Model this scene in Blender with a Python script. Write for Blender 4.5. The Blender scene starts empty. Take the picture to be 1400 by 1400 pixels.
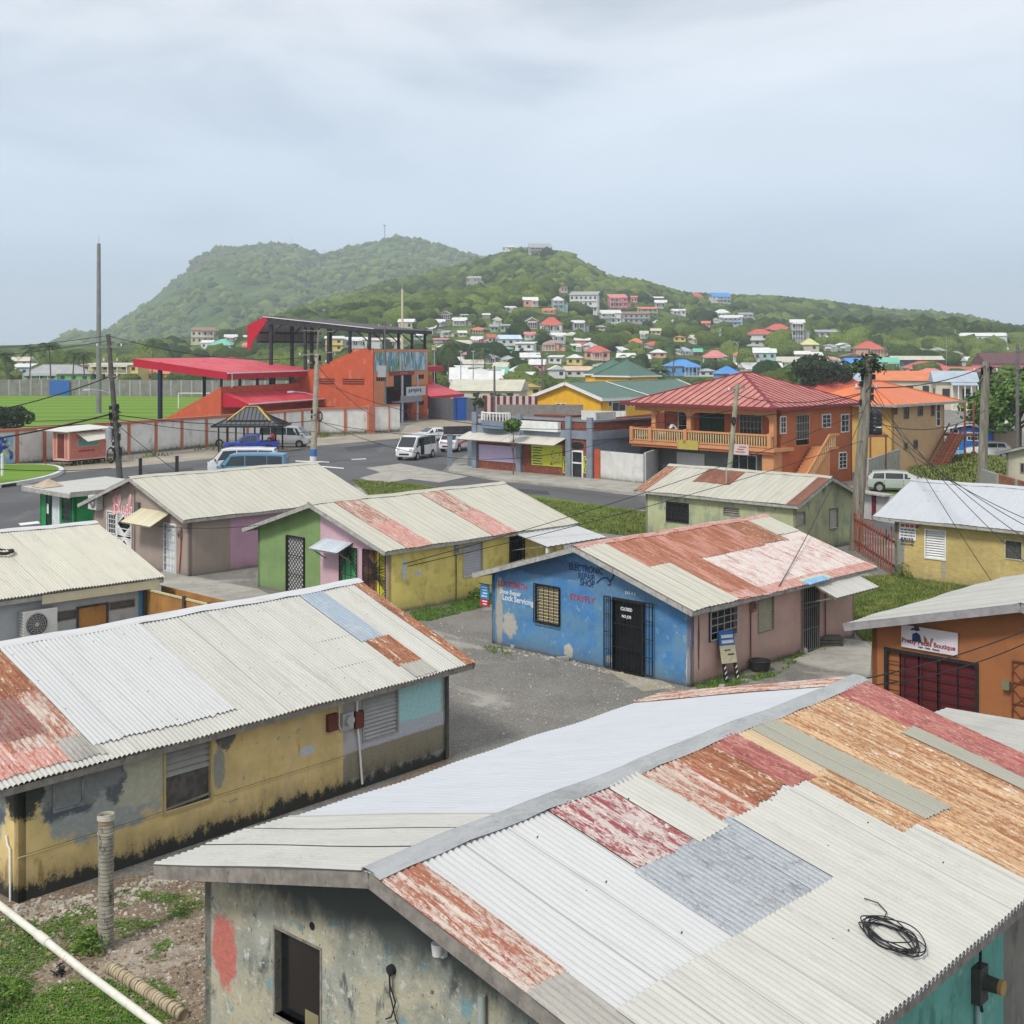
import bpy, math, random
import numpy as np
from mathutils import Vector, Matrix
from mathutils.bvhtree import BVHTree
R = math.radians
scene = bpy.context.scene
col = scene.collection
# ------------------------------------------------------------------ camera
F, CX, CY, H = 1785.0, 700.0, 476.0, 9.5      # survey of the photo: focal length, optical axis, eye height
cam_d = bpy.data.cameras.new('camera'); cam = bpy.data.objects.new('camera', cam_d); col.objects.link(cam)
cam.location = (0, 0, H); cam.rotation_euler = (R(90), 0, 0)
cam_d.sensor_width = 36; cam_d.lens = 36 * F / 1400; cam_d.shift_y = -(700 - CY) / 1400
cam_d.clip_start = 0.1; cam_d.clip_end = 30000
scene.camera = cam
# ------------------------------------------------------------------ light
SUN_EL, SUN_AZ = 48, 214        # veiled sun behind the camera, to the left
world = bpy.data.worlds.new('World'); scene.world = world; world.use_nodes = True
wn = world.node_tree.nodes; wl = world.node_tree.links; wn.clear()
w_out = wn.new('ShaderNodeOutputWorld'); w_bg = wn.new('ShaderNodeBackground')
sky = wn.new('ShaderNodeTexSky'); sky.sky_type = 'NISHITA'; sky.sun_disc = False
sky.sun_elevation = R(SUN_EL); sky.sun_rotation = R(SUN_AZ); sky.air_density = 1.3; sky.dust_density = 2.5
tc = wn.new('ShaderNodeTexCoord'); mp = wn.new('ShaderNodeMapping'); mp.inputs['Scale'].default_value = (1.0, 1.0, 4.0)
wl.new(tc.outputs['Generated'], mp.inputs['Vector'])
nz = wn.new('ShaderNodeTexNoise'); nz.inputs['Scale'].default_value = 2.6; nz.inputs['Detail'].default_value = 7; nz.inputs['Roughness'].default_value = 0.5
nz.inputs['Distortion'].default_value = 0.4
mp.inputs['Location'].default_value = (3.1, 0.7, 1.3); wl.new(mp.outputs[0], nz.inputs['Vector'])
cr = wn.new('ShaderNodeValToRGB'); wl.new(nz.outputs['Fac'], cr.inputs[0])
cr.color_ramp.elements[0].position = 0.34; cr.color_ramp.elements[0].color = (4.5, 4.85, 5.5, 1)
cr.color_ramp.elements[1].position = 0.66; cr.color_ramp.elements[1].color = (9.0, 9.1, 9.4, 1)
e = cr.color_ramp.elements.new(0.46); e.color = (7.2, 7.4, 7.8, 1)
# the cloud sheet thins out towards the horizon, where the blue-grey sky shows
sp = wn.new('ShaderNodeSeparateXYZ'); wl.new(tc.outputs['Generated'], sp.inputs[0])
mr = wn.new('ShaderNodeMapRange'); mr.inputs['From Min'].default_value = 0.0; mr.inputs['From Max'].default_value = 0.30
mr.inputs['To Min'].default_value = 0.0; mr.inputs['To Max'].default_value = 1.0; wl.new(sp.outputs['Z'], mr.inputs['Value'])
hz = wn.new('ShaderNodeMix'); hz.data_type = 'RGBA'; hz.inputs['A'].default_value = (5.4, 7.1, 9.2, 1)
wl.new(mr.outputs[0], hz.inputs['Factor']); wl.new(cr.outputs[0], hz.inputs['B'])
mx = wn.new('ShaderNodeMix'); mx.data_type = 'RGBA'; mx.inputs['Factor'].default_value = 0.93
wl.new(sky.outputs[0], mx.inputs['A']); wl.new(hz.outputs['Result'], mx.inputs['B'])
wl.new(mx.outputs['Result'], w_bg.inputs[0]); w_bg.inputs[1].default_value = 0.085
wl.new(w_bg.outputs[0], w_out.inputs[0])
sun_d = bpy.data.lights.new('sun', 'SUN'); sun = bpy.data.objects.new('sun', sun_d); col.objects.link(sun)
sun_d.energy = 1.9; sun_d.angle = R(11); sun_d.color = (1, 0.965, 0.9)
sdir = Vector((math.sin(R(SUN_AZ)) * math.cos(R(SUN_EL)), math.cos(R(SUN_AZ)) * math.cos(R(SUN_EL)), math.sin(R(SUN_EL))))
sun.rotation_euler = sdir.to_track_quat('Z', 'Y').to_euler()
scene.view_settings.view_transform = 'Standard'; scene.view_settings.look = 'None'
scene.view_settings.gamma = 1; scene.view_settings.exposure = 0.53
scene.cycles.max_bounces = 6; scene.cycles.diffuse_bounces = 3; scene.cycles.volume_bounces = 1
scene.cycles.transparent_max_bounces = 6
rnd = random.Random(7)
nrs = np.random.RandomState(11)

# ------------------------------------------------------------------ survey helpers (photo point -> place on the ground)
def G(x, y, z=0.0):
    Y = (H - z) * F / (y - CY); return Vector(((x - CX) / F * Y, Y, z))
def D(x, y, Y): return Vector(((x - CX) / F * Y, Y, H - (y - CY) / F * Y))
def axes(A):
    a = R(A); return Vector((math.sin(a), math.cos(a), 0)), Vector((-math.cos(a), math.sin(a), 0))
def along(p, d, x):
    k = (x - CX) / F; return (k * p.y - p.x) / (d.x - k * d.y)
def ray(x, y): return Vector(((x - CX) / F, 1, -(y - CY) / F))

# ------------------------------------------------------------------ object helpers
def tag(o, label=None, cat=None, group=None, kind=None):
    if label: o['label'] = label
    if cat: o['category'] = cat
    if group: o['group'] = group
    if kind: o['kind'] = kind
    return o
def empty(name, loc, rz=0.0, label=None, cat=None, group=None):
    o = bpy.data.objects.new(name, None); col.objects.link(o); o.empty_display_size = 0.3
    o.location = loc; o.rotation_euler = (0, 0, rz); return tag(o, label, cat, group)
def copy_tree(o, parent=None):
    c = o.copy(); col.objects.link(c); c.parent = parent
    for ch in list(o.children): copy_tree(ch, c)
    return c
class MB:
    """collects faces; build() links them as one mesh object"""
    def __init__(s): s.v = []; s.f = []; s.m = []; s.uv = []; s.has_uv = False; s.sm = []
    def face(s, pts, m=0, uv=None, sm=False):
        n = len(s.v); s.v += [tuple(p) for p in pts]; s.f.append(tuple(range(n, n + len(pts)))); s.m.append(m); s.uv.append(uv); s.sm.append(sm)
    def raw(s, verts, faces, m=0, uvs=None, sm=False):
        n = len(s.v); s.v += [tuple(p) for p in verts]
        for i, f in enumerate(faces):
            s.f.append(tuple(n + k for k in f)); s.m.append(m); s.sm.append(sm); s.uv.append([uvs[k] for k in f] if uvs else None)
    def box(s, x0, y0, z0, x1, y1, z1, m=0):
        if x1 < x0: x0, x1 = x1, x0
        if y1 < y0: y0, y1 = y1, y0
        if z1 < z0: z0, z1 = z1, z0
        v = [(x0,y0,z0),(x1,y0,z0),(x1,y1,z0),(x0,y1,z0),(x0,y0,z1),(x1,y0,z1),(x1,y1,z1),(x0,y1,z1)]
        s.raw(v, [(0,3,2,1),(4,5,6,7),(0,1,5,4),(1,2,6,5),(2,3,7,6),(3,0,4,7)], m)
    def bar(s, a, b, w, h, m=0, up=(0,0,1)):
        a = Vector(a); b = Vector(b); d = (b - a).normalized(); up = Vector(up)
        sx = d.cross(up)
        if sx.length < 1e-4: sx = d.cross(Vector((1, 0, 0)))
        sx.normalize(); sz = sx.cross(d)
        v = []
        for p in (a, b):
            for i, j in ((-1,-1),(1,-1),(1,1),(-1,1)): v.append(p + sx * (w / 2 * i) + sz * (h / 2 * j))
        s.raw(v, [(0,3,2,1),(4,5,6,7),(0,1,5,4),(1,2,6,5),(2,3,7,6),(3,0,4,7)], m)
    def prism(s, poly, z0, z1, m=0):
        n = len(poly); v = [(p[0], p[1], z0) for p in poly] + [(p[0], p[1], z1) for p in poly]
        s.raw(v, [tuple(range(n))[::-1], tuple(range(n, 2 * n))] + [(i, (i + 1) % n, n + (i + 1) % n, n + i) for i in range(n)], m)
    def extr(s, pts, off, m=0):
        """3-D polygon extruded by vector off"""
        n = len(pts); off = Vector(off); v = [Vector(p) for p in pts] + [Vector(p) + off for p in pts]
        s.raw(v, [tuple(range(n))[::-1], tuple(range(n, 2 * n))] + [(i, (i + 1) % n, n + (i + 1) % n, n + i) for i in range(n)], m)
    def tube(s, pts, r, n=8, m=0, cap=True, r1=None):
        pts = [Vector(p) for p in pts]; k = len(pts); rs = r if isinstance(r, (list, tuple)) else [r + ((r1 if r1 is not None else r) - r) * i / max(1, k - 1) for i in range(k)]
        v = []; prev = None
        for i, p in enumerate(pts):
            d = (pts[min(i + 1, k - 1)] - pts[max(i - 1, 0)]).normalized()
            ref = prev if prev is not None else (Vector((0, 0, 1)) if abs(d.z) < .9 else Vector((1, 0, 0)))
            a = d.cross(ref)
            if a.length < 1e-4: a = d.cross(Vector((0, 1, 0)))
            a.normalize(); b = a.cross(d); prev = b
            # keep the ring from twisting
            for j in range(n):
                t = 2 * math.pi * j / n; v.append(p + (a * math.cos(t) + b * math.sin(t)) * rs[i])
        f = [(i * n + j, i * n + (j + 1) % n, (i + 1) * n + (j + 1) % n, (i + 1) * n + j) for i in range(k - 1) for j in range(n)]
        s.raw(v, f, m, sm=True)
        if cap:
            s.raw(v[:n], [tuple(range(n))], m); s.raw(v[-n:], [tuple(range(n))[::-1]], m)
    def cyl(s, a, b, r0, r1=None, n=12, m=0): s.tube([a, b], [r0, r0 if r1 is None else r1], n, m)
    def sphere(s, c, r, m=0, nu=12, nv=8, sq=(1,1,1)):
        c = Vector(c); v = []; f = []
        for i in range(nv + 1):
            t = math.pi * i / nv
            for j in range(nu):
                p = 2 * math.pi * j / nu; v.append(c + Vector((r*sq[0]*math.sin(t)*math.cos(p), r*sq[1]*math.sin(t)*math.sin(p), r*sq[2]*math.cos(t))))
        for i in range(nv):
            for j in range(nu): f.append((i*nu+j, (i+1)*nu+j, (i+1)*nu+(j+1)%nu, i*nu+(j+1)%nu))
        s.raw(v, f, m, sm=True)
    def build(s, name, mats, parent=None, loc=None):
        me = bpy.data.meshes.new(name); me.from_pydata(s.v, [], s.f)
        if not isinstance(mats, (list, tuple)): mats = [mats]
        for m in mats: me.materials.append(m)
        me.polygons.foreach_set('material_index', s.m); me.polygons.foreach_set('use_smooth', s.sm)
        me.update()
        uvl = me.uv_layers.new(name='UVMap'); co = []
        for p in me.polygons:
            u = s.uv[p.index]
            if u: 
                for q in u: co += [q[0], q[1]]
            else:
                n = p.normal; 
                for vi in p.vertices:
                    x = me.vertices[vi].co
                    if abs(n.z) > .8: co += [x.x, x.y]
                    elif abs(n.x) > abs(n.y): co += [x.y, x.z]
                    else: co += [x.x, x.z]
        uvl.data.foreach_set('uv', co)
        o = bpy.data.objects.new(name, me); col.objects.link(o); o.parent = parent
        if loc is not None: o.location = loc
        return o
def part(name, mats, parent, fn):
    b = MB(); fn(b); return b.build(name, mats, parent)

# ------------------------------------------------------------------ materials
class T:
    def __init__(s, name):
        s.mat = bpy.data.materials.new(name); s.mat.use_nodes = True; s.nt = s.mat.node_tree; s.n = s.nt.nodes; s.l = s.nt.links; s.n.clear()
        s.o = s.n.new('ShaderNodeOutputMaterial'); s._uv = None; s._ob = None
    def put(s, sock, val):
        if isinstance(val, bpy.types.NodeSocket): s.l.new(val, sock)
        elif val is not None:
            if isinstance(val, (tuple, list)) and sock.type == 'RGBA' and len(val) == 3: val = (*val, 1)
            sock.default_value = val
    def uv(s):
        if not s._uv: s._uv = s.n.new('ShaderNodeUVMap').outputs[0]
        return s._uv
    def ob(s):
        if not s._ob: s._ob = s.n.new('ShaderNodeTexCoord').outputs['Object']
        return s._ob
    def pos(s): return s.n.new('ShaderNodeNewGeometry').outputs['Position']
    def xf(s, vec, sc=(1,1,1), lo=(0,0,0)):
        m = s.n.new('ShaderNodeMapping'); s.put(m.inputs['Vector'], vec); m.inputs['Scale'].default_value = sc; m.inputs['Location'].default_value = lo; return m.outputs[0]
    def noise(s, vec, scale, detail=4, rough=.55, dist=0):
        m = s.n.new('ShaderNodeTexNoise'); s.put(m.inputs['Vector'], vec); m.inputs['Scale'].default_value = scale; m.inputs['Detail'].default_value = detail
        m.inputs['Roughness'].default_value = rough; m.inputs['Distortion'].default_value = dist; return m.outputs['Fac']
    def vor(s, vec, scale, out='Distance', feature='F1'):
        m = s.n.new('ShaderNodeTexVoronoi'); s.put(m.inputs['Vector'], vec); m.feature = feature; m.inputs['Scale'].default_value = scale; return m.outputs[out]
    def rng(s, f, a, b, c=0., d=1., smooth=True):
        m = s.n.new('ShaderNodeMapRange'); m.interpolation_type = 'SMOOTHSTEP' if smooth else 'LINEAR'
        s.put(m.inputs['Value'], f); m.inputs['From Min'].default_value = a; m.inputs['From Max'].default_value = b
        m.inputs['To Min'].default_value = c; m.inputs['To Max'].default_value = d; return m.outputs[0]
    def mix(s, f, a, b, mode='MIX'):
        m = s.n.new('ShaderNodeMix'); m.data_type = 'RGBA'; m.blend_type = mode; s.put(m.inputs['Factor'], f); s.put(m.inputs['A'], a); s.put(m.inputs['B'], b); return m.outputs['Result']
    def mt(s, op, a, b=None, c=None):
        m = s.n.new('ShaderNodeMath'); m.operation = op; s.put(m.inputs[0], a)
        if b is not None: s.put(m.inputs[1], b)
        if c is not None: s.put(m.inputs[2], c)
        return m.outputs[0]
    def sep(s, v): m = s.n.new('ShaderNodeSeparateXYZ'); s.put(m.inputs[0], v); return m.outputs
    def comb(s, x=0., y=0., z=0.):
        m = s.n.new('ShaderNodeCombineXYZ'); s.put(m.inputs[0], x); s.put(m.inputs[1], y); s.put(m.inputs[2], z); return m.outputs[0]
    def rand(s, v): m = s.n.new('ShaderNodeTexWhiteNoise'); m.noise_dimensions = '3D'; s.put(m.inputs['Vector'], v); return m.outputs['Value']
    def bump(s, h, st=.3, d=.02):
        m = s.n.new('ShaderNodeBump'); m.inputs['Strength'].default_value = st; m.inputs['Distance'].default_value = d; s.put(m.inputs['Height'], h); return m.outputs[0]
    def out(s, c, rough=.7, metal=0., normal=None, spec=.3, emit=None, trans=None, alpha=None, coat=None):
        b = s.n.new('ShaderNodeBsdfPrincipled'); s.put(b.inputs['Base Color'], c); s.put(b.inputs['Roughness'], rough); s.put(b.inputs['Metallic'], metal)
        s.put(b.inputs['Specular IOR Level'], spec)
        if normal is not None: s.put(b.inputs['Normal'], normal)
        if trans is not None: b.inputs['Transmission Weight'].default_value = trans
        if coat is not None: b.inputs['Coat Weight'].default_value = coat
        s.l.new(b.outputs[0], s.o.inputs[0]); return s.mat
_mc = {}
def cached(fn):
    def g(*a, **k):
        key = (fn.__name__, repr(a), repr(k))
        if key not in _mc: _mc[key] = fn(*a, **k)
        return _mc[key]
    return g
@cached
def paint(name, c, var=.12, scale=3.0, rough=.6, metal=0., dirt=None, spec=.3):
    t = T(name); n = t.noise(t.ob(), scale, 5, .6)
    cc = t.mix(t.rng(n, .3, .7), tuple(x * (1 - var) for x in c), tuple(min(1, x * (1 + var)) for x in c))
    if dirt:
        n2 = t.noise(t.xf(t.ob(), (1, 1, .35)), scale * 2.3, 6, .65); cc = t.mix(t.rng(n2, dirt[1], dirt[1] + .15), cc, dirt[0])
    return t.out(cc, rough, metal, t.bump(t.noise(t.ob(), scale * 9, 3), .12, .01), spec)
@cached
def sheet(name, c, layers=(), rough=.5, metal=0., var=.07, panel=.7, dots=False, seed=0., lines=0., lap=True):
    """roof sheeting, u across the ribs and v down the slope (metres)"""
    t = T(name); uv = t.xf(t.uv(), (1, 1, 1), (seed, seed * .7, 0)); s = t.sep(uv)
    n = t.noise(t.xf(uv, (2.2, .35, 1)), 1.6, 5, .6)
    cc = t.mix(t.rng(n, .3, .7), tuple(x * (1 - var) for x in c), tuple(min(1, x * (1 + var)) for x in c))
    if panel:
        w = t.rand(t.comb(t.mt('FLOOR', t.mt('DIVIDE', s[0], panel)), t.mt('FLOOR', t.mt('DIVIDE', s[1], 2.1)), 3.0))
        cc = t.mix(t.rng(w, 0, 1, 0, .5 * 2 * var, False), cc, (.35, .33, .28))
        if lap:
            fr = t.mt('FRACT', t.mt('DIVIDE', s[0], panel)); cc = t.mix(t.rng(fr, .975, .99, 0, .45), cc, (.12, .1, .08))
    # faint mildew everywhere, stronger in streaks
    n = t.noise(t.xf(uv, (7, .8, 1)), 1.3, 6, .65); cc = t.mix(t.rng(n, .52, .8, 0, .38), cc, (.24, .22, .17))
    if lines:
        fr = t.mt('FRACT', t.mt('DIVIDE', s[0], lines)); cc = t.mix(t.rng(t.mt('ABSOLUTE', t.mt('SUBTRACT', fr, .5)), .40, .47, 0, .3), cc, (.2, .19, .16))
    for i, (lc, su, sv, lo, hi) in enumerate(layers):
        n = t.noise(t.xf(uv, (su * .45, sv * 1.1, 1), (i * 7.3, i * 3.1, 0)), 1.0, 10, .78, .6); g2 = t.noise(t.xf(uv, (46, 9, 1), (i, 0, 0)), 1., 5, .8); n = t.mt('ADD', t.mt('MULTIPLY', n, .62), t.mt('MULTIPLY', g2, .38))
        cc = t.mix(t.rng(n, lo - .035, lo - .03 + (hi - lo) * .7), cc, lc)
    if dots:
        fu = t.mt('SUBTRACT', t.mt('FRACT', t.mt('DIVIDE', s[0], .352)), .5); fv = t.mt('SUBTRACT', t.mt('FRACT', t.mt('DIVIDE', s[1], 1.05)), .5)
        d = t.mt('ADD', t.mt('POWER', t.mt('MULTIPLY', fu, .352), 2.), t.mt('POWER', t.mt('MULTIPLY', fv, 1.05), 2.))
        rq = t.rand(t.comb(t.mt('FLOOR', t.mt('DIVIDE', s[0], .352)), t.mt('FLOOR', t.mt('DIVIDE', s[1], 1.05)), 9.)); cc = t.mix(t.mt('MULTIPLY', t.rng(d, .0002, .00008), t.rng(rq, .5, .55)), cc, (.05, .045, .04))
    g = t.noise(uv, 60, 2)
    return t.out(cc, t.rng(n, .3, .7, rough - .08, rough + .12), metal, t.bump(g, .08, .004), .35)
@cached
def plaster(name, c, layers=(), blots=(), mould=None, rough=.85, var=.1, bump=.25, bscale=26, top=None):
    """wall render; u,v are metres along and up the wall. layers: colour, scale, lo, hi[, stretch]; blots: u,v,ru,rv,colour,ragged[,box]"""
    t = T(name); uv = t.uv(); s = t.sep(uv)
    n = t.noise(uv, 1.1, 6, .6)
    cc = t.mix(t.rng(n, .3, .7), tuple(x * (1 - var) for x in c), tuple(min(1, x * (1 + var)) for x in c))
    n = t.noise(t.xf(uv, (5, .6, 1)), 1.0, 6, .7); cc = t.mix(t.rng(n, .5, .85, 0, .35), cc, tuple(x * .45 for x in c))
    for i, L in enumerate(layers):
        st = L[4] if len(L) > 4 else 1.
        n = t.noise(t.xf(uv, (1, st, 1), (i * 5.7 + 1, i * 2.3, 0)), L[1], 8, .66, .3); cc = t.mix(t.rng(n, L[2], L[3]), cc, L[0])
    en = t.noise(uv, 3.4, 9, .72)
    for (bu, bv, ru, rv, bc, rag, *bx) in blots:
        a = t.mt('DIVIDE', t.mt('SUBTRACT', s[0], bu), ru); b = t.mt('DIVIDE', t.mt('SUBTRACT', s[1], bv), rv)
        if bx: d = t.mt('MAXIMUM', t.mt('ABSOLUTE', a), t.mt('ABSOLUTE', b))
        else: d = t.mt('SQRT', t.mt('ADD', t.mt('MULTIPLY', a, a), t.mt('MULTIPLY', b, b)))
        d = t.mt('ADD', d, t.mt('MULTIPLY', t.mt('SUBTRACT', en, .5), rag)); 
        tex = t.mix(t.rng(t.noise(uv, 6 + bu, 6, .7), .35, .7), tuple(x * .88 for x in bc), tuple(min(1, x * 1.08) for x in bc))
        cc = t.mix(t.rng(d, 1.12, .90), cc, tex)
    if mould:
        h, mc, amp = mould
        d = t.mt('ADD', s[1], t.mt('MULTIPLY', t.mt('SUBTRACT', t.noise(t.xf(uv, (1.6, .8, 1)), 2.2, 9, .75), .5), amp))
        cc = t.mix(t.rng(d, h + .5, h - .1, 0, .45), cc, mc); cc = t.mix(t.rng(t.mt('ADD', d, t.mt('MULTIPLY', t.mt('SUBTRACT', t.noise(uv, 22, 5, .8), .5), .35)), h + .08, h - .08), cc, mc)
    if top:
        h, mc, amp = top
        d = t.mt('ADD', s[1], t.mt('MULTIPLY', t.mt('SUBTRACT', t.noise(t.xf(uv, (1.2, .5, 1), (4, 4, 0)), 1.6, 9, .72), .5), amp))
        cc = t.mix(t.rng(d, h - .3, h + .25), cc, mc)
    b = t.mt('ADD', t.noise(uv, bscale, 5, .7), t.mt('MULTIPLY', t.noise(uv, 4, 4), 2.0))
    return t.out(cc, rough, 0, t.bump(b, bump, .02), .2)
@cached
def glassm(name='dark window glass', c=(.02, .025, .03), rough=.12): t = T(name); return t.out(c, rough, 0, spec=.6)
@cached
def carpaint(name, c, metal=0., rough=.28): t = T(name); n = t.noise(t.ob(), 1.5, 3); return t.out(t.mix(t.rng(n, .3, .7), tuple(x*.93 for x in c), c), rough, metal, spec=.5, coat=.5)
BLK = paint('black iron', (.018, .018, .02), .3, 12, .5)
RUSTIRON = paint('rusted iron', (.16, .05, .028), .4, 14, .8)
WOODP = paint('weathered grey wood', (.22, .2, .175), .25, 6, .85, 0., ((.06, .055, .05), .58))
FASC = paint('weathered pale fascia board', (.36, .35, .32), .2, 5, .8, 0., ((.1, .095, .085), .56))
CONC = paint('stained concrete', (.34, .32, .29), .18, 1.6, .9, 0., ((.12, .11, .1), .6))
WHITEP = paint('white paint', (.72, .72, .7), .08, 3, .6, 0., ((.4, .38, .34), .66))
RUBBER = paint('black rubber', (.02, .02, .02), .2, 20, .8)
GALV = paint('galvanised metal', (.42, .43, .44), .12, 8, .4, .5)
DGLASS = glassm()
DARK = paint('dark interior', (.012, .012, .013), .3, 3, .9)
CREAM = (.50, .485, .40); RUSTD = (.165, .05, .024); RUSTO = (.40, .17, .075); PINKR = (.46, .17, .15)
# ================================================================== single-storey huts
class Hut:
    def __init__(s, name, label, c, A, L, W, ze, m, ax='x', cat='house', group=None):
        s.c = Vector((c[0], c[1], 0)); s.A = A; s.L = L; s.W = W; s.ze = ze; s.m = m; s.ax = ax; s.d2, s.d1 = axes(A)
        s.root = empty(name, s.c, R(90 - A), label, cat, group)
        s.half = (W if ax == 'x' else L) / 2; s.sl = math.atan(m); s.zr = ze + m * s.half + .07; s.roof = None
    def fp(s, f, a, z, o=0.):
        return {'S': (a, -o, z), 'W': (-o, a, z), 'N': (a, s.W + o, z), 'E': (s.L + o, a, z)}[f]
    def sz(s, f, px, py):
        """photo point on a face -> metres along and up it"""
        o = s.c if f in 'SW' else (s.c + s.d1 * s.W if f == 'N' else s.c + s.d2 * s.L)
        d = s.d2 if f in 'SN' else s.d1; t = along(o, d, px); p = o + d * t
        return t, H - (py - CY) / F * p.y
    def rect(s, f, x0, x1, yt, yb):
        a, b = s.sz(f, x0, yt)[0], s.sz(f, x1, yt)[0]; m = (x0 + x1) / 2
        return min(a, b), max(a, b), s.sz(f, m, yb)[1], s.sz(f, m, yt)[1]
    def top(s, f, a):
        gable = (f in 'WE') if s.ax == 'x' else (f in 'SN')
        return s.ze + s.m * (s.half - abs(a - s.half)) if gable else s.ze
    def fbox(s, mb, f, a0, a1, z0, z1, o0, o1, m=0):
        p, q = s.fp(f, a0, z0, o0), s.fp(f, a1, z1, o1); mb.box(*p, *q, m)
    def wall(s, f, a0, a1, mat, holes=(), th=.14, name='wall', z0=0., label=None):
        mb = MB(); hs = [h for h in holes if h[0] < a1 - .01 and h[1] > a0 + .01]
        ab = sorted({a0, a1, *[x for h in hs for x in h[:2] if a0 < x < a1], *([s.half] if a0 < s.half < a1 and s.top(f, s.half) > s.ze + .01 else [])})
        zb = sorted({z0, *[x for h in hs for x in h[2:4] if x > z0]})
        nz_, na = len(zb), len(ab) - 1
        def solid(i, j):
            if i < 0 or j < 0 or i >= na or j >= nz_: return False
            ma = (ab[i] + ab[i + 1]) / 2; zz = (zb[j] + (zb[j + 1] if j + 1 < nz_ else zb[j] + .1)) / 2
            return not any(h[0] < ma < h[1] and h[2] < zz < h[3] for h in hs)
        def zt(j, a): return zb[j + 1] if j + 1 < nz_ else s.top(f, a)
        for i in range(na):
            for j in range(nz_):
                if not solid(i, j): continue
                A0, A1 = ab[i], ab[i + 1]; q = [(A0, zb[j]), (A1, zb[j]), (A1, zt(j, A1)), (A0, zt(j, A0))]
                for o in (0., -th): mb.face([s.fp(f, x, z, o) for x, z in q], 0, q)
                for (di, dj, e) in ((-1, 0, (3, 0)), (1, 0, (1, 2)), (0, -1, (0, 1)), (0, 1, (2, 3))):
                    if not solid(i + di, j + dj):
                        a, b = q[e[0]], q[e[1]]
                        mb.face([s.fp(f, *a, 0), s.fp(f, *b, 0), s.fp(f, *b, -th), s.fp(f, *a, -th)], 0, [a, b, (b[0] + th, b[1]), (a[0] + th, a[1])])
        o = mb.build(name, mat, s.root)
        if label: o['label'] = label
        return o
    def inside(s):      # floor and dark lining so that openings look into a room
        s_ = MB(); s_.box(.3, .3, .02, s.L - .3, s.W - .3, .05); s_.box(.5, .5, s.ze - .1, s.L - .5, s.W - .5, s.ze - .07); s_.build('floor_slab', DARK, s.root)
    # ---- roof
    def rp(s, u, v, side=1, lift=0.):
        c = s.half - side * v * math.cos(s.sl); z = s.zr - v * math.sin(s.sl) + lift + .014 * math.sin(u * 1.3) + .008 * math.sin(u * 3.1 + v * 1.7 * side)
        return (u, c, z) if s.ax == 'x' else (c, u, z)
    def ruv(s, px, py, side=1):
        a = s.root_m(); p0 = a @ Vector(s.rp(0, 0, side)); pu = (a @ Vector(s.rp(1, 0, side)) - p0); pv = (a @ Vector(s.rp(0, 1, side)) - p0); pu.z = 0
        n = pu.cross(pv); r = ray(px, py); o = Vector((0, 0, H)); t = (p0 - o).dot(n) / r.dot(n); h = o + r * t - p0
        return h.dot(pu.normalized()), h.dot(pv.normalized())
    def root_m(s): return Matrix.Translation(s.c) @ Matrix.Rotation(R(90 - s.A), 4, 'Z')
    def corr(s, mb, u0, u1, v0, v1, side, lift=0., pitch=.088, amp=.012, k=6, m=0, jag=0., off=0.):
        st = pitch / k; i0, i1 = math.floor(u0 / st), max(math.floor(u1 / st), math.floor(u0 / st) + 2); n = i1 - i0; us = [q * st for q in range(i0, i1 + 1)]; vv = [v0] + [q * .8 for q in range(1, 9) if v0 + .02 < q * .8 < v1 - .02] + [v1]; rows = len(vv) - 1; vs = []; uvs = []
        e1 = [random.Random(int((u0 + j // (k * 3)) * 97 + j // (k * 2) + v0 * 11)).uniform(-jag, jag) for j in range(n + 1)]
        for i in range(rows + 1):
            for j in range(n + 1):
                u = us[j]; v = vv[i]
                if i == rows: v += e1[j]
                vs.append(s.rp(u, v, side, lift + amp * ((2 * abs(math.sin(math.pi * u / pitch)) ** .8 - 1) if pitch < .12 else math.sin(2 * math.pi * u / pitch)))); uvs.append((u + off + (60 if side < 0 else 0), v))
        mb.raw(vs, [(i * (n + 1) + j, i * (n + 1) + j + 1, (i + 1) * (n + 1) + j + 1, (i + 1) * (n + 1) + j) for i in range(rows) for j in range(n)], m, uvs, True)
    def make_roof(s, mat, ovS=.4, ovN=.4, og0=.45, og1=.45, pitch=.098, amp=.019, k=8, cap=None, matN=None, fasc=FASC, fh=.15):
        s.pitch, s.amp, s.k = pitch, amp, k; Lr = s.L if s.ax == 'x' else s.W; mb = MB(); cs = math.cos(s.sl)
        s.vS, s.vN, s.u0, s.u1 = (s.half + ovS) / cs, (s.half + ovN) / cs, -og0, Lr + og1
        s.corr(mb, s.u0, s.u1, 0, s.vS, 1, 0, pitch, amp, k, 0); s.corr(mb, s.u0, s.u1, 0, s.vN, -1, 0, pitch, amp, k, 1)
        s.roof = mb.build('roof', [mat, matN or mat], s.root)
        def f(b):
            for side, v in ((1, s.vS), (-1, s.vN)):
                for u in (s.u0 + .02, s.u1 - .02): b.bar(s.rp(u, 0, side, -.09), s.rp(u, v - .02, side, -.09), .03, fh)
                b.bar(s.rp(s.u0 + .04, v - .05, side, -.10), s.rp(s.u1 - .04, v - .05, side, -.10), .03, fh * .8)
                for q in range(1, 4): b.bar(s.rp(s.u0 + .04, v * q / 4, side, -.075), s.rp(s.u1 - .04, v * q / 4, side, -.075), .05, .09)
        part('fascia', fasc, s.roof, f)
        cm = cap or mat; n = 24
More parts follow.
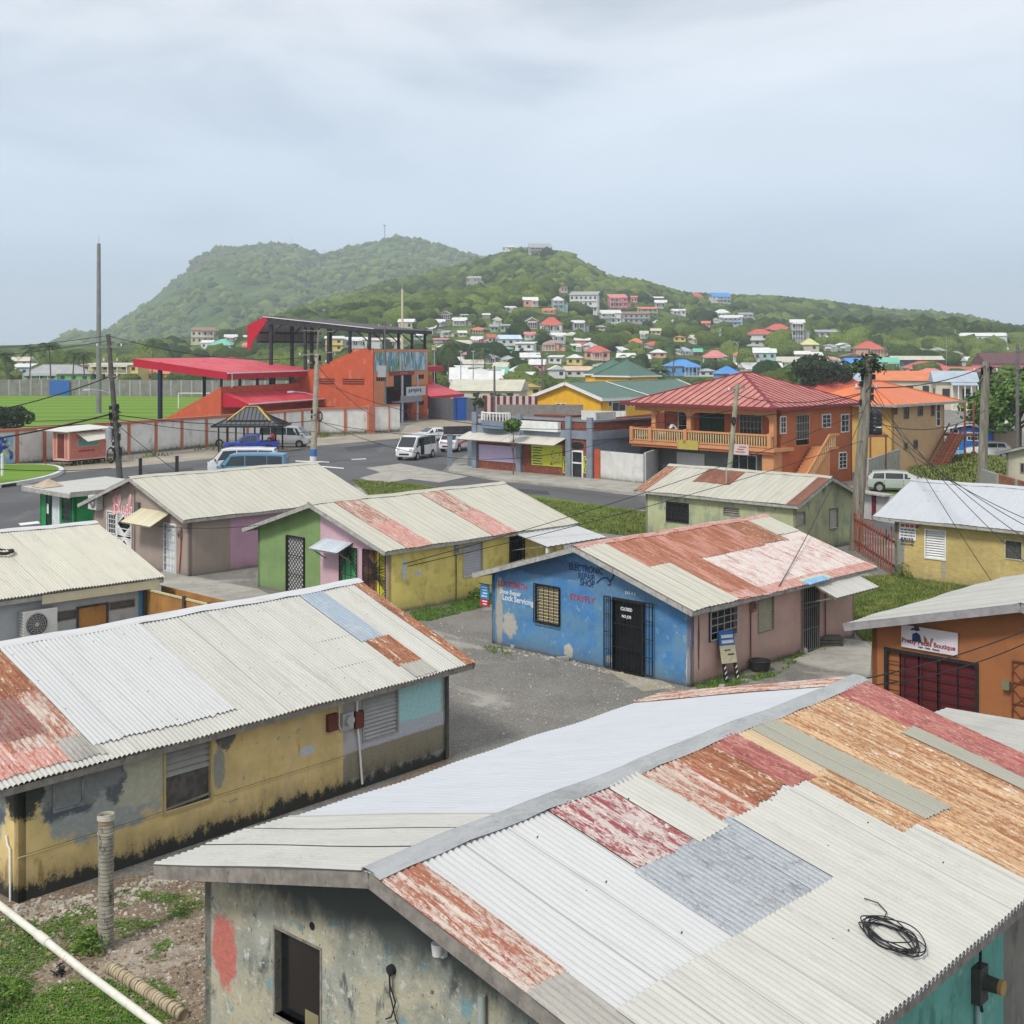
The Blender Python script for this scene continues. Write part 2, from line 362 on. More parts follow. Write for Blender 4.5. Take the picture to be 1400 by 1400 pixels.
        def g(b):
            for side in (1, -1):
                w = .22 if side > 0 else .14
                vs = []; uvs = []
                for j in range(n + 1):
                    u = s.u0 - .02 + (s.u1 - s.u0 + .04) * j / n
                    for v, l in ((0, .045), (w * .5, .042 + amp), (w, .016 + amp + .012 * math.sin(j * 2.4))): vs.append(s.rp(u, v, side, l)); uvs.append((v + 30, u))
                b.raw(vs, [(j * 3 + i, j * 3 + i + 1, j * 3 + 4 + i, j * 3 + 3 + i) for j in range(n) for i in range(2)], 0, uvs, True)
        part('ridge_cap', cm, s.roof, g)
    def patch(s, u0, u1, v0, v1, mat, side=1, lift=.012, jag=.0, label=None, name='roof_sheet'):
        mb = MB(); s.corr(mb, u0, u1, v0, v1, side, lift, s.pitch, s.amp, s.k, 0, jag); o = mb.build(name, mat, s.roof)
        if label: o['label'] = label
        return o
    # ---- joinery
    def frame(s, f, r, mat=WOODP, w=.06, o=.03, d=.08, name='window', sill=False, parent=None):
        a0, a1, z0, z1 = r; mb = MB()
        for q in ((a0 - w, a0, z0 - w, z1 + w), (a1, a1 + w, z0 - w, z1 + w), (a0, a1, z1, z1 + w), (a0, a1, z0 - w, z0)): s.fbox(mb, f, *q, -d, o)
        if sill: s.fbox(mb, f, a0 - .12, a1 + .12, z0 - w - .05, z0 - w, -.02, .09)
        return mb.build(name, mat, parent or s.root)
    def pane(s, f, r, mat=DGLASS, o=-.09, name='pane', parent=None):
        return part(name, mat, parent, lambda b: s.fbox(b, f, r[0], r[1], r[2], r[3], o - .01, o))
    def louvres(s, f, r, mat, parent, n=10, o=-.05, tilt=.03):
        def g(b):
            hh = (r[3] - r[2]) / n
            for i in range(n):
                z = r[2] + hh * i
                b.extr([s.fp(f, r[0], z, o + tilt), s.fp(f, r[1], z, o + tilt), s.fp(f, r[1], z + hh * .8, o - tilt), s.fp(f, r[0], z + hh * .8, o - tilt)], Vector(s.fp(f, 0, 0, .008)) - Vector(s.fp(f, 0, 0, 0)))
            s.fbox(b, f, r[0], r[1], r[2], r[3], o - .08, o - .07, 1)
        return part('louvre', [mat, DARK], parent, g)
    def grille(s, f, r, mat, parent, nv=6, nh=3, o=.05, t=.018, diamond=0, name='grille', rays=0):
        def g(b):
            a0, a1, z0, z1 = r; fr = t * 1.5
            for q in ((a0, z0, a0, z1), (a1, z0, a1, z1), (a0, z0, a1, z0), (a0, z1, a1, z1)): b.bar(s.fp(f, q[0], q[1], o), s.fp(f, q[2], q[3], o), fr, fr)
            for i in range(1, nv): a = a0 + (a1 - a0) * i / nv; b.bar(s.fp(f, a, z0, o), s.fp(f, a, z1, o), t, t)
            for i in range(1, nh): z = z0 + (z1 - z0) * i / nh; b.bar(s.fp(f, a0, z, o + .004), s.fp(f, a1, z, o + .004), t, t)
            if diamond:
                w = a1 - a0; h = z1 - z0; st = w / diamond; k = -int(h / st) - 1
                while k * st < w:
                    for sg in (1, -1):
                        # line x = k*st + t (sg=1) or mirrored, clipped to the frame
                        x0, t0 = (k * st, 0.) if k >= 0 else (0., -k * st); t1 = min(h, t0 + w - x0)
                        if t1 > t0 + .01:
                            xa, xb = x0, x0 + t1 - t0
                            if sg < 0: xa, xb = w - xa, w - xb
                            b.bar(s.fp(f, a0 + xa, z0 + t0, o + .003 * sg), s.fp(f, a0 + xb, z0 + t1, o + .003 * sg), t * .8, t * .8)
                    k += 1
            if rays:
                mc = (a0 + a1) / 2
                for q in range(rays):
                    zq0 = z0 + (z1 - z0) * q / rays; zq1 = z0 + (z1 - z0) * (q + 1) / rays; zc = zq0 if q % 2 == 0 else zq1
                    for i in range(1, 7):
                        hh = (zq1 - zq0) * i / 6 * (1 if q % 2 == 0 else -1)
                        for sd in (a0, a1): b.bar(s.fp(f, mc, zc + hh * .25, o), s.fp(f, sd, zc + hh, o), t, t)
        return part(name, mat, parent, g)
    def awning(s, f, a0, a1, z, out, drop, mat, name='awning', pitch=.13, sup=True, label=None):
        mb = MB(); n = max(6, int((a1 - a0) / pitch * 4)); vs = []; uvs = []
        for i in range(2):
            for j in range(n + 1):
                a = a0 + (a1 - a0) * j / n; vs.append(s.fp(f, a, z - drop * i + .012 * math.sin(2 * math.pi * a / pitch), .01 + out * i)); uvs.append((a, i * out))
        mb.raw(vs, [(j, j + 1, n + 2 + j, n + 1 + j) for j in range(n)], 0, uvs, True)
        if sup:
            for a in (a0 + .05, a1 - .05):
                mb.bar(s.fp(f, a, z - .03, .01), s.fp(f, a, z - drop - .03, out), .035, .05, 1); mb.bar(s.fp(f, a, z - .75, .01), s.fp(f, a, z - drop - .04, out * .85), .035, .035, 1)
            mb.bar(s.fp(f, a0, z - drop - .035, out - .03), s.fp(f, a1, z - drop - .035, out - .03), .035, .05, 1)
        o = mb.build(name, [mat, WOODP], s.root)
        if label: o['label'] = label
        return o
    def rot(s, f): return {'W': ((0, -1, 0), (0, 0, 1), (-1, 0, 0)), 'S': ((1, 0, 0), (0, 0, 1), (0, -1, 0))}[f]
    def text(s, f, a, z, size, body, mat, o=.004, parent=None, name='lettering', sx=1., space=1., rotz=0.):
        cu = bpy.data.curves.new(name, 'FONT'); cu.body = body; cu.size = size; cu.extrude = .003; cu.offset = size * .022; cu.space_line = .95; cu.align_x = 'CENTER'; cu.space_character = space
        cu.materials.append(mat); ob = bpy.data.objects.new(name, cu); col.objects.link(ob); ob.parent = parent or s.root
        X, Y, Z = s.rot(f); m = Matrix((X, Y, Z)).transposed().to_4x4(); m.translation = Vector(s.fp(f, a, z, o))
        mat4 = m @ Matrix.Rotation(rotz, 4, 'Z') @ Matrix.Diagonal((sx, 1, 1, 1)); me = bpy.data.meshes.new_from_object(ob.evaluated_get(bpy.context.evaluated_depsgraph_get())); bpy.data.objects.remove(ob)
        ob = bpy.data.objects.new(name, me); col.objects.link(ob); ob.parent = parent or s.root; ob.matrix_local = mat4; return ob
    def strokes(s, f, a, z, sc, lines, mat, r=.012, o=.012, parent=None, name='lettering'):
        """hand lettering: polylines in letter space (x right, y up)"""
        sg = -1 if f == 'W' else 1
        def g(b):
            for ln in lines:
                pts = []
                P = [ln[0]] + list(ln) + [ln[-1]]
                for i in range(1, len(P) - 2):
                    for q in range(5):
                        t = q / 5; p0, p1, p2, p3 = P[i - 1], P[i], P[i + 1], P[i + 2]
                        pts.append(tuple(.5 * ((2 * p1[k]) + (-p0[k] + p2[k]) * t + (2 * p0[k] - 5 * p1[k] + 4 * p2[k] - p3[k]) * t * t + (-p0[k] + 3 * p1[k] - 3 * p2[k] + p3[k]) * t ** 3) for k in (0, 1)))
                pts.append(ln[-1]); b.tube([s.fp(f, a + sg * x * sc, z + y * sc, o) for x, y in pts], r, 6)
        return part(name, mat, parent or s.root, g)
    def pipe(s, f, pts, r, mat, name='pipe', o=.04): return part(name, mat, s.root, lambda b: b.tube([s.fp(f, a, z, o) for a, z in pts], r, 8))
    def meter(s, f, a, z, mat=None, w=.22, h=.32, d=.12, round_=True):
        def g(b):
            s.fbox(b, f, a - w / 2, a + w / 2, z - h / 2, z + h / 2, 0, d)
            if round_: b.cyl(s.fp(f, a, z + .03, d), s.fp(f, a, z + .03, d + .09), w * .36, n=14)
        return part('meter_box', mat or GALV, s.root, g)
    def kerb(s, mat, h=.12, w=.08): pass

WH = sheet('white painted sheeting', (.50, .505, .50), (((.45, .44, .4), 3, .35, .60, .85),), .42, var=.03, dots=True)
WH2 = sheet('chalky cream-white sheeting', (.475, .47, .43), (((.34, .32, .27), 4, .4, .55, .8), ((.34, .2, .12), 9, 3, .66, .72)), .5, var=.06, dots=True)
CR = sheet('bleached cream roof panels', CREAM, (((.33, .31, .25), 2, .3, .55, .85),), .6, var=.06, lines=.35)
RUST = sheet('orange rusted sheeting', (.36, .15, .07), (((.20, .07, .035), 24, .7, .48, .62), ((.13, .045, .025), 5, 1., .56, .7), ((.60, .50, .38), 24, 2.4, .57, .63)), .8, var=.15)
RUSTP = sheet('rust-streaked tan sheeting', (.52, .35, .20), (((.27, .11, .045), 26, .6, .50, .62), ((.30, .13, .06), 6, .8, .56, .7), ((.62, .57, .50), 24, 2.6, .58, .63)), .8, var=.15, panel=.75)
RED = sheet('faded dark red sheeting', (.27, .055, .05), (((.40, .17, .14), 22, 1.4, .5, .62), ((.15, .035, .03), 5, 1.5, .56, .7), ((.5, .33, .28), 24, 2.5, .58, .63)), .6, var=.12)
PEEL = sheet('peeling pink and white sheeting', (.50, .43, .40), (((.25, .055, .06), 24, 1.2, .535, .57), ((.22, .13, .10), 7, 2.4, .58, .68), ((.60, .58, .56), 20, 2, .58, .64)), .7, var=.1)
PEELR = sheet('peeling red-rust sheeting', (.52, .44, .38), (((.30, .11, .06), 22, .9, .505, .60), ((.30, .06, .05), 14, 1.2, .57, .64), ((.14, .05, .03), 5, 1.5, .58, .7)), .75, var=.12)
PINKS = sheet('sun-faded pink sheeting', (.50, .25, .21), (((.60, .48, .42), 24, 2, .54, .62), ((.34, .10, .06), 18, 2.2, .55, .62)), .65, var=.1)
PINKM = sheet('mottled pink and rust sheeting', (.54, .32, .28), (((.62, .56, .52), 9, 2.0, .46, .58), ((.30, .11, .06), 9, .6, .55, .66)), .7, var=.12)
PINKR2 = sheet('rust-streaked pink sheeting', (.48, .22, .16), (((.27, .09, .04), 7, .45, .48, .62), ((.60, .50, .42), 10, .8, .60, .70)), .7, var=.12)
GAL = sheet('mottled galvanised sheeting', (.27, .30, .325), (((.36, .38, .40), 110, 60, .48, .58), ((.20, .22, .24), 12, 3, .54, .66), ((.30, .17, .10), 8, 4, .62, .68)), .5, .25, var=.12)
GAL2 = sheet('darker galvanised sheeting', (.25, .275, .30), (((.36, .38, .40), 100, 50, .5, .6), ((.17, .19, .21), 10, 3, .54, .66), ((.30, .17, .10), 10, 4, .60, .66)), .5, .25, var=.12)
OLIVE = sheet('olive-grey sheeting', (.31, .305, .25), (((.22, .21, .17), 5, .4, .55, .8),), .6, var=.05)
TAN = sheet('tan sheeting', (.50, .38, .24), (((.36, .2, .1), 8, .6, .56, .72),), .7, var=.08)
GREYS = sheet('grey weathered sheeting', (.36, .345, .31), (((.2, .19, .17), 6, .5, .5, .75),), .65, var=.08)
LG = sheet('grey-white warped sheeting', (.45, .445, .415), (((.33, .32, .29), 3, .4, .54, .75),), .5, var=.05)
CAPG = sheet('dull zinc ridge capping', (.42, .43, .43), (((.26, .27, .26), 3, .5, .5, .75),), .45, .3, var=.06, panel=0)
RCAP = sheet('white ridge capping', (.56, .56, .56), (), .45, var=.03, panel=0)
ROOFW = sheet('smooth white sheeting', (.46, .48, .505), (((.5, .52, .54), 1.5, .3, .55, .85),), .42, var=.03, panel=0)

# ---------------------------------------------------------------- A  near patchwork-roof house
a0 = G(503, 1190, 3.9); d2_, d1_ = axes(42.2); c = a0 + d2_ * .6 - d1_ * 3.87
n = Hut('patchwork_house', 'nearest grey house with a big patchwork roof of white, rust, red and grey corrugated sheets', c, 42.2, 9.75, 7.74, 2.86, .25)
door = n.rect('W', 376, 438, 1284, 1403)
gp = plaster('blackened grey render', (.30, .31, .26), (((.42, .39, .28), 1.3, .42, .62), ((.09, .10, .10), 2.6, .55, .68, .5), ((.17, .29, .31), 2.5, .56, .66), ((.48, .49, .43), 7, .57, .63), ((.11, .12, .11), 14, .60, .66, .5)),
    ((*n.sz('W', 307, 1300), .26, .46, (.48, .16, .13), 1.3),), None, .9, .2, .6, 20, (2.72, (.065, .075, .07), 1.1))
n.wall('W', 0, 7.74, gp, [door])
tealM = plaster('blotched teal render', (.13, .34, .29), (((.08, .22, .18), 2.2, .5, .66, .5), ((.30, .42, .38), 1.6, .58, .7), ((.07, .075, .06), 4, .66, .74)), (), None, .85, .15, .4)
sT = n.sz('S', 1372, 1300)[0]
n.wall('S', 0, sT, tealM); n.wall('S', sT, 9.75, plaster('bare grey concrete render', (.2, .19, .165), (((.1, .095, .08), 2, .5, .7, .4),), (), None, .9, .15, .4), label='bare grey render at the far end')
n.wall('N', 0, 9.75, gp); n.wall('E', 0, 7.74, gp); n.inside()
n.make_roof(WH, ovS=.66, ovN=.28, og0=.6, og1=.65, cap=CAPG, matN=ROOFW, fasc=WOODP, fh=.17)
U = -.6
for (u0, u1, v0, v1, mt_, *k) in ((.0, .62, .14, 2.35, PEELR, 'brown-rust edge sheet with peeled paint'), (.0, .6, 2.33, 4.7, GREYS), (2.72, 3.45, .12, 1.62, PEEL, 'peeling pink-white sheet'), (3.45, 3.95, .12, 1.64, PEEL),
    (3.93, 4.62, .12, 1.66, WH2), (4.6, 5.45, .12, 1.64, PEELR), (5.44, 5.95, .12, 1.52, RUST), (5.95, 6.4, .12, 1.45, RUST, 'orange rusted sheet'), (6.3, 6.92, .12, 1.55, RED, 'dark red sheet'),
    (6.9, 7.36, .12, 1.5, TAN), (6.6, 7.1, 1.48, 3.2, RUSTP), (4.78, 6.62, 1.56, 3.12, WH2), (2.66, 3.5, 1.62, 3.2, GAL, 'grey galvanised sheet'), (3.5, 4.28, 1.58, 3.32, GAL2), (4.3, 4.86, 1.5, 3.12, GAL),
    (8.0, 10.0, .12, 1.55, RUSTP, 'rust-streaked tan sheets below the ridge'), (7.0, 9.7, 1.5, 3.5, RUSTP), (6.98, 9.7, 3.45, 4.66, RUSTP), (7.3, 8.04, .14, 3.05, OLIVE, 'olive-grey sheet'), (10.0, 10.62, .1, 4.7, RED, 'dark red edge sheet'),
    (9.66, 10.1, 1.5, 4.7, OLIVE), (10.6, 10.95, .1, 4.6, RED)):
    n.patch(u0 + (U if False else -.6), u1 - .6, v0, v1, mt_, 1, .03 if mt_ in (OLIVE, WH2) else (.022 if mt_ in (GAL, GAL2, RED) else .014), .02, k[0] if k else None)
n.patch(.55 - .6, 7.05 - .6, 3.02, n.vS, WH2, 1, .034)
for i, (u0, u1) in enumerate(((-.6, .15), (.17, .9), (.92, 1.62))): n.patch(u0, u1, .1, n.vN + .02, LG, -1, .02 + .012 * (i % 2), .01, 'off-white warped edge sheet' if i == 0 else None)
n.patch(9.7, 10.42, .1, n.vN, PEELR, -1, .03, .03, 'rusty red sheet along the far gable')
sl = n.frame('W', door, WOODP, .03, .01, .1, 'doorway'); n.pane('W', (door[0], door[1], door[2], door[3]), glassm('black glass door', (.012, .013, .014), .15), -.1, 'pane', sl)
part('notice', paint('buff notice card', (.25, .22, .12), .1), sl, lambda b: n.fbox(b, 'W', door[0] + .15, door[0] + .4, 1.1, 1.5, -.098, -.092))
hx, hz_ = n.sz('W', 427, 1266); n.root['hole'] = 0; del n.root['hole']
part('vent_hole', DARK, n.root, lambda b: b.cyl(n.fp('W', hx, hz_, -.02), n.fp('W', hx, hz_, .006), .05, n=9))
a1_, z1_ = n.sz('W', 537, 1325)
def f(b):
    b.cyl(n.fp('W', a1_, z1_, 0), n.fp('W', a1_, z1_, .05), .06, n=10)
    b.tube([n.fp('W', a1_, z1_, .05), n.fp('W', a1_ - .03, z1_ - .15, .07), n.fp('W', a1_ - .10, z1_ - .32, .05), n.fp('W', a1_ - .04, z1_ - .5, .06), n.fp('W', a1_ + .06, z1_ - .56, .05)], .009, 6)
    b.tube([n.fp('W', a1_ + .01, z1_, .05), n.fp('W', a1_ - .02, z1_ - .25, .06), n.fp('W', a1_ - .1, z1_ - .5, .05), n.fp('W', a1_ - .22, z1_ - .62, .07)], .008, 6)
part('loose_cable', RUBBER, n.root, f)
a1_, z1_ = n.sz('W', 609, 1292)
part('bracket_cup', WHITEP, n.root, lambda b: (b.cyl(n.fp('W', a1_, z1_ - .07, .12), n.fp('W', a1_, z1_ + .06, .12), .055, .07, 14), n.fbox(b, 'W', a1_ - .03, a1_ + .03, z1_ - .12, z1_ + .1, 0, .06)))
a1_, z1_ = n.sz('W', 664, 1345); n.pipe('W', [(a1_, 2.75), (a1_, 0)], .045, paint('grey-green pipe', (.3, .34, .31), .1), o=.06)
# electricity meter on the teal side
a1_, z1_ = n.sz('S', 1333, 1340)
part('meter_box', paint('dusty black meter', (.05, .05, .045), .3), n.root, lambda b: (n.fbox(b, 'S', a1_ - .12, a1_ + .12, z1_ - .25, z1_ + .2, 0, .12), b.cyl(n.fp('S', a1_ + .03, z1_, .12), n.fp('S', a1_ + .03, z1_, .3), .1, .09, 14)))
part('meter_lid', paint('ochre meter lid', (.34, .22, .08), .1), n.root, lambda b: b.cyl(n.fp('S', a1_ + .03, z1_, .3), n.fp('S', a1_ + .03, z1_, .35), .095, n=14))
n.pipe('S', [(a1_ - .02, z1_ - .2), (a1_ - .02, 0)], .04, paint('teal painted conduit', (.3, .42, .4)), 'conduit', .05)
n.pipe('S', [(a1_ - .05, n.ze), (a1_ - .08, z1_ + .2), (a1_ - .1, z1_ - .15), (a1_ - .02, z1_ - .35)], .02, RUBBER, 'meter_cable', .1)
n.pipe('S', [(a1_ + .3, n.ze - .02), (a1_ + .45, n.ze - .5), (a1_ + .75, n.ze - .55), (a1_ + .9, n.ze - .1), (a1_ + 1.0, n.ze)], .02, RUBBER, 'slack_cable', .25)
NEAR = n
# coil of wire lying on the near roof
cu_, cv_ = 4.2 - .6, 4.05
def f(b):
    mm = n.root_m(); rr = random.Random(3)
    for k in range(9):
        ph = rr.random() * 6; ra, rb = rr.uniform(.18, .3), rr.uniform(.3, .46); oc = (rr.uniform(-.05, .05), rr.uniform(-.06, .1)); pts = []
        for i in range(37):
            t = ph + i / 36 * math.pi * 2 * rr.uniform(.999, 1.001); pts.append(mm @ Vector(n.rp(cu_ + oc[0] + ra * math.cos(t), cv_ + oc[1] + rb * math.sin(t) * .8, 1, .065 + .01 * k + .02 * math.sin(3 * t + k))))
        b.tube(pts, .0075, 5, cap=False)
    b.tube([mm @ Vector(n.rp(cu_ + x, cv_ + y, 1, .08)) for x, y in ((.25, -.2), (.42, -.25), (.5, -.4), (.44, -.55))], .0075, 5)
tag(part('wire_coil', BLK, None, f), 'loose coil of thin black wire lying on the white corrugated roof', 'wire coil')

# ---------------------------------------------------------------- B  long yellow house
cB = G(25, 1236); y = Hut('yellow_house', 'long yellow peeling house with a white corrugated roof and black mould at its foot', cB, 41.4, 10.5, 7.4, 2.24, .354)
win = y.rect('S', 226, 287, 1012, 1102); lv = y.rect('S', 497, 543, 947, 1006)
g1 = y.sz('S', 130, 1080); sG = y.sz('S', 469, 1000)[0]; iw = y.sz('S', 93, 1082)
ym = plaster('weathered yellow paint', (.64, .49, .22), (((.54, .43, .24), 1.2, .5, .7, .6), ((.33, .34, .28), 4, .62, .66), ((.40, .26, .08), 2, .6, .7, .4)),
    ((g1[0] + .3, 1.45, 1.3, .75, (.33, .36, .34), 1.1), (g1[0] + 1.0, 1.55, .75, .5, (.45, .45, .35), 1.2), (iw[0], iw[1], .46, .44, (.10, .12, .14), 1.0, 1), (iw[0], iw[1], .26, .28, (.27, .28, .28), .5, 1), (iw[0] + .9, 1.75, .25, .5, (.13, .14, .15), 1.8), (iw[0] + .2, 1.9, .9, .5, (.22, .235, .23), 1.6),
     (y.sz('S', 308, 1010)[0], 1.95, .22, .32, (.14, .14, .13), 1.4), (y.sz('S', 300, 1060)[0], 1.35, .14, .4, (.30, .30, .26), 1.3), (.12, 2.0, .35, .6, (.06, .065, .055), 1.4), (y.sz('S', 420, 1035)[0], 1.15, .22, .1, (.5, .52, .55), 1.), (y.sz('S', 350, 990)[0], 2.2, .55, .14, (.24, .24, .22), 1.2)),
    (.24, (.04, .042, .036), 1.1), .88, .16, .35)
lb = y.sz('S', 574, 970)
gm2 = plaster('grey primed render', (.33, .325, .30), (((.42, .42, .43), 1.5, .5, .65),), ((lb[0], 1.6, .68, .48, (.36, .60, .60), .45, 1), (lb[0] - .35, .98, 1.6, .17, (.44, .46, .50), .3, 1), (lb[0] - .4, .55, 1.9, .28, (.26, .235, .17), .3, 1)), (.24, (.04, .042, .036), 1.0), .88, .1, .3)
y.wall('S', 0, sG, ym, [win]); y.wall('S', sG, 10.5, gm2, [lv], label='grey primed section with a pale blue paint patch')
y.wall('W', 0, 7.4, ym); y.wall('N', 0, 10.5, ym); y.wall('E', 0, 7.4, ym); y.inside()
y.make_roof(WH2, ovS=.38, ovN=.38, og0=.62, og1=.55, cap=RCAP, fasc=WOODP)
for (u0, u1, v0, v1, mt_, *k) in ((1.45, 4.62, .12, 3.86, WH, 'bright white new sheets'), (-.6, 1.45, .25, 1.9, RUST, 'rusted sheets by the left gable'), (.1, 1.47, 1.85, 3.55, PEELR), (-.62, .95, 1.85, 4.12, PINKS, 'faded pink sheet at the left end'), (.9, 1.6, 3.45, 4.15, GREYS),
    (9.0, 9.72, .12, 2.58, sheet('blue-grey sheeting', (.30, .36, .42), (((.4, .44, .48), 5, 1, .5, .7),), .5, .2), 'blue-grey sheet'), (9.12, 9.86, 2.55, 3.75, RUST, 'rusted patch'), (9.16, 9.86, 3.7, 4.3, GREYS), (10.72, 11.07, .1, 1.6, RUST, 'orange rusted edge strip'), (10.72, 11.07, 1.5, 2.8, RUST), (10.72, 11.07, 2.75, 4.36, RUST)):
    y.patch(u0, u1, v0, v1, mt_, 1, .03 if mt_ is WH else .018, .03, k[0] if k else None)
fr = y.frame('S', win, paint('yellow-cream window frame', (.44, .36, .17), .1), .05, .03, .1); zm = (win[2] + win[3]) / 2 + .02
y.louvres('S', (win[0], win[1], zm, win[3]), paint('grey louvre slats', (.33, .33, .30), .1), fr, 5)
part('board', paint('dark weathered boards', (.10, .095, .085), .3, 6, .9, 0., ((.03, .03, .03), .55)), fr, lambda b: y.fbox(b, 'S', win[0], win[1], win[2], zm, -.08, -.05))
part('rail', WOODP, fr, lambda b: b.bar(y.fp('S', win[0], win[2] + .06, .0), y.fp('S', win[1], win[2] + .12, .0), .03, .04))
fr = y.frame('S', lv, paint('grey frame', (.3, .3, .28), .1), .04, .02, .1); y.louvres('S', lv, paint('pale grey louvre slats', (.42, .42, .40), .1), fr, 11)
# walled-up window with its raised surround
def f(b):
    for q in ((iw[0] - .3, iw[0] + .3, iw[1] + .27, iw[1] + .31), (iw[0] - .3, iw[0] + .3, iw[1] - .31, iw[1] - .27), (iw[0] - .3, iw[0] - .26, iw[1] - .27, iw[1] + .27), (iw[0] + .26, iw[0] + .3, iw[1] - .27, iw[1] + .27)): y.fbox(b, 'S', *q, 0, .025)
part('blocked_window', paint('scraped grey mortar', (.2, .22, .22), .3, 5), y.root, f)
part('string_course', ym, y.root, lambda b: y.fbox(b, 'S', .0, sG, .78, .81, 0, .02))
for px, py, mt_, w in ((452, 987, paint('red-brown box', (.13, .035, .025), .15), .26), (488, 983, paint('red-brown box', (.13, .035, .025), .15), .24), (472, 985, paint('pale meter', (.4, .41, .4), .1), .3)):
    p_ = y.sz('S', px, py); y.meter('S', p_[0], p_[1], mt_, w, .36, .1, mt_.name.startswith('pale'))
p_ = y.sz('S', 486, 960); y.pipe('S', [(p_[0], 2.0), (p_[0] + .02, 1.4), (p_[0] + .08, .9), (p_[0] + .16, .1)], .025, WHITEP)
p_ = y.sz('S', 462, 960); y.pipe('S', [(p_[0], 2.2), (p_[0], 1.5), (p_[0] + .08, 1.35), (p_[0] + .16, 1.45)], .018, WHITEP, 'meter_cable')
y.pipe('S', [(10.46, 2.15), (10.46, .05)], .045, paint('dark downpipe', (.08, .08, .075), .3), 'downpipe', .03)
y.pipe('W', [(.35, 1.1), (.3, .95), (.22, .9), (.2, 0)], .02, WHITEP); y.pipe('W', [(.5, 2.1), (.45, 1.8), (.7, 1.7), (.9, 2.1)], .016, RUBBER, 'slack_cable', .06)
YEL = y

# ---------------------------------------------------------------- C  blue repair shop
cC = G(945, 940); b_ = Hut('repair_shop', 'bright blue repair shop with hand-painted lettering, pink side wall and red-rust roof', cC, 44.2, 8.95, 7.9, 2.33, .303, cat='shop')
wn_ = b_.rect('W', 734, 765, 802, 851); dr = b_.rect('W', 840, 880, 822, 924); dr = (dr[0], dr[1], .05, dr[3])
bl = b_.sz('W', 690, 850)
bm = plaster('chalky blue paint', (.075, .21, .42), (((.12, .25, .38), .8, .42, .6, .8), ((.05, .20, .46), .8, .54, .68), ((.14, .36, .46), 2.6, .60, .70), ((.20, .30, .40), 3.2, .58, .66), ((.55, .55, .52), 8, .665, .68)),
    ((7.55, .9, .14, 1.1, (.38, .36, .31), 1.6), (7.1, .7, .30, .42, (.42, .40, .35), 1.9), (7.55, 1.85, .14, .3, (.40, .38, .32), 1.2), (4.6, .28, .18, .2, (.5, .48, .42), 1.8), (3.0, .3, .12, .12, (.5, .48, .42), 1.6), (.1, .5, .07, .6, (.55, .54, .5), .9), (5.6, 2.75, 2.6, .3, (.07, .15, .27), 1.4), (2.4, 2.5, 1.6, .55, (.11, .22, .36), 1.6)), (.06, (.09, .09, .085), .22), .8, .16, .3)
bmh = [wn_, dr]; b_.wall('W', 0, 7.9, bm, bmh)
w2 = b_.rect('S', 970, 1006, 832, 871); l2 = b_.rect('S', 1037, 1057, 811, 862); d2r = b_.rect('S', 1096, 1118, 800, 888); d2r = (d2r[0], d2r[1], .05, d2r[3])
pm = plaster('dusty pink paint', (.52, .345, .30), (((.44, .38, .31), 1.1, .5, .68), ((.22, .15, .13), 4, .66, .74, .5)), ((.35, 1.2, .05, .7, (.12, .08, .07), 1.2),), (.1, (.13, .11, .09), .3), .85, .1, .2)
b_.wall('S', 0, 8.95, pm, [w2, l2, d2r]); b_.wall('N', 0, 8.95, bm); b_.wall('E', 0, 7.9, pm); b_.inside()
b_.make_roof(PINKM, ovS=.42, ovN=.42, og0=.5, og1=.75, pitch=.2, amp=.011, k=4, matN=CR, cap=PINKS)
for (u0, u1, v0, v1, mt_, *k) in ((-.5, .75, .0, 4.6, CR, 'bleached cream edge panels'), (.72, 1.75, 2.0, 4.62, CR), (.75, 6.9, .05, 2.0, PINKR2, 'upper row streaked with rust'), (6.9, 8.4, .05, 1.9, RUST), (8.35, 9.7, .0, 1.5, CR), (1.75, 3.3, 2.0, 4.6, PINKR2), (1.8, 9.7, 4.15, 4.62, PINKS), (5.2, 6.8, 4.3, 4.66, CR)):
    b_.patch(u0, u1, v0, v1, mt_, 1, .025 if mt_ is CR else .015, .02, k[0] if k else None)
b_.patch(5.3, 6.6, 4.45, 4.72, paint('light blue flashing', (.2, .4, .6), .1), 1, .035)
fr = b_.frame('W', wn_, BLK, .03, .06, .05); b_.louvres('W', wn_, paint('cream louvre blocks', (.55, .47, .29), .18, 14), fr, 11); b_.grille('W', (wn_[0] - .05, wn_[1] + .05, wn_[2] - .05, wn_[3] + .05), BLK, fr, 5, 12, .09, .016)
fr = b_.frame('W', dr, BLK, .05, .05, .08, 'door'); b_.pane('W', dr, paint('black door leaf', (.012, .013, .016), .3), -.06, 'leaf', fr); b_.grille('W', dr, BLK, fr, 8, 3, .08, .022)
for (q0, q1) in ((dr[1] + .06, dr[1] + .30), (dr[0] - .42, dr[0] - .06)): b_.grille('W', (q0, q1, .1, dr[3] + .06), BLK, fr, 3, 4, .12, .02, name='folded_gate')
b_.text('W', (dr[0] + dr[1]) / 2, 1.85, .13, 'CLOSED', WHITEP, .115, fr, sx=.9); b_.text('W', (dr[0] + dr[1]) / 2, 1.64, .11, 'NO JOB', WHITEP, .115, fr, sx=.9)
NAVY = paint('dark navy sign paint', (.012, .035, .10), .1); REDP = paint('faded red sign paint', (.33, .05, .07), .25, 20); WHT = paint('white sign paint', (.62, .66, .7), .12, 20)
for i, (tx, px, py, sz_) in enumerate((('ELECTRONIC', 801, 782, .27), ('REPAIR', 802, 792, .25), ('SHOP', 803, 801.5, .27))):
    p_ = b_.sz('W', px, py); b_.text('W', p_[0], p_[1], sz_, tx, NAVY, sx=.85)
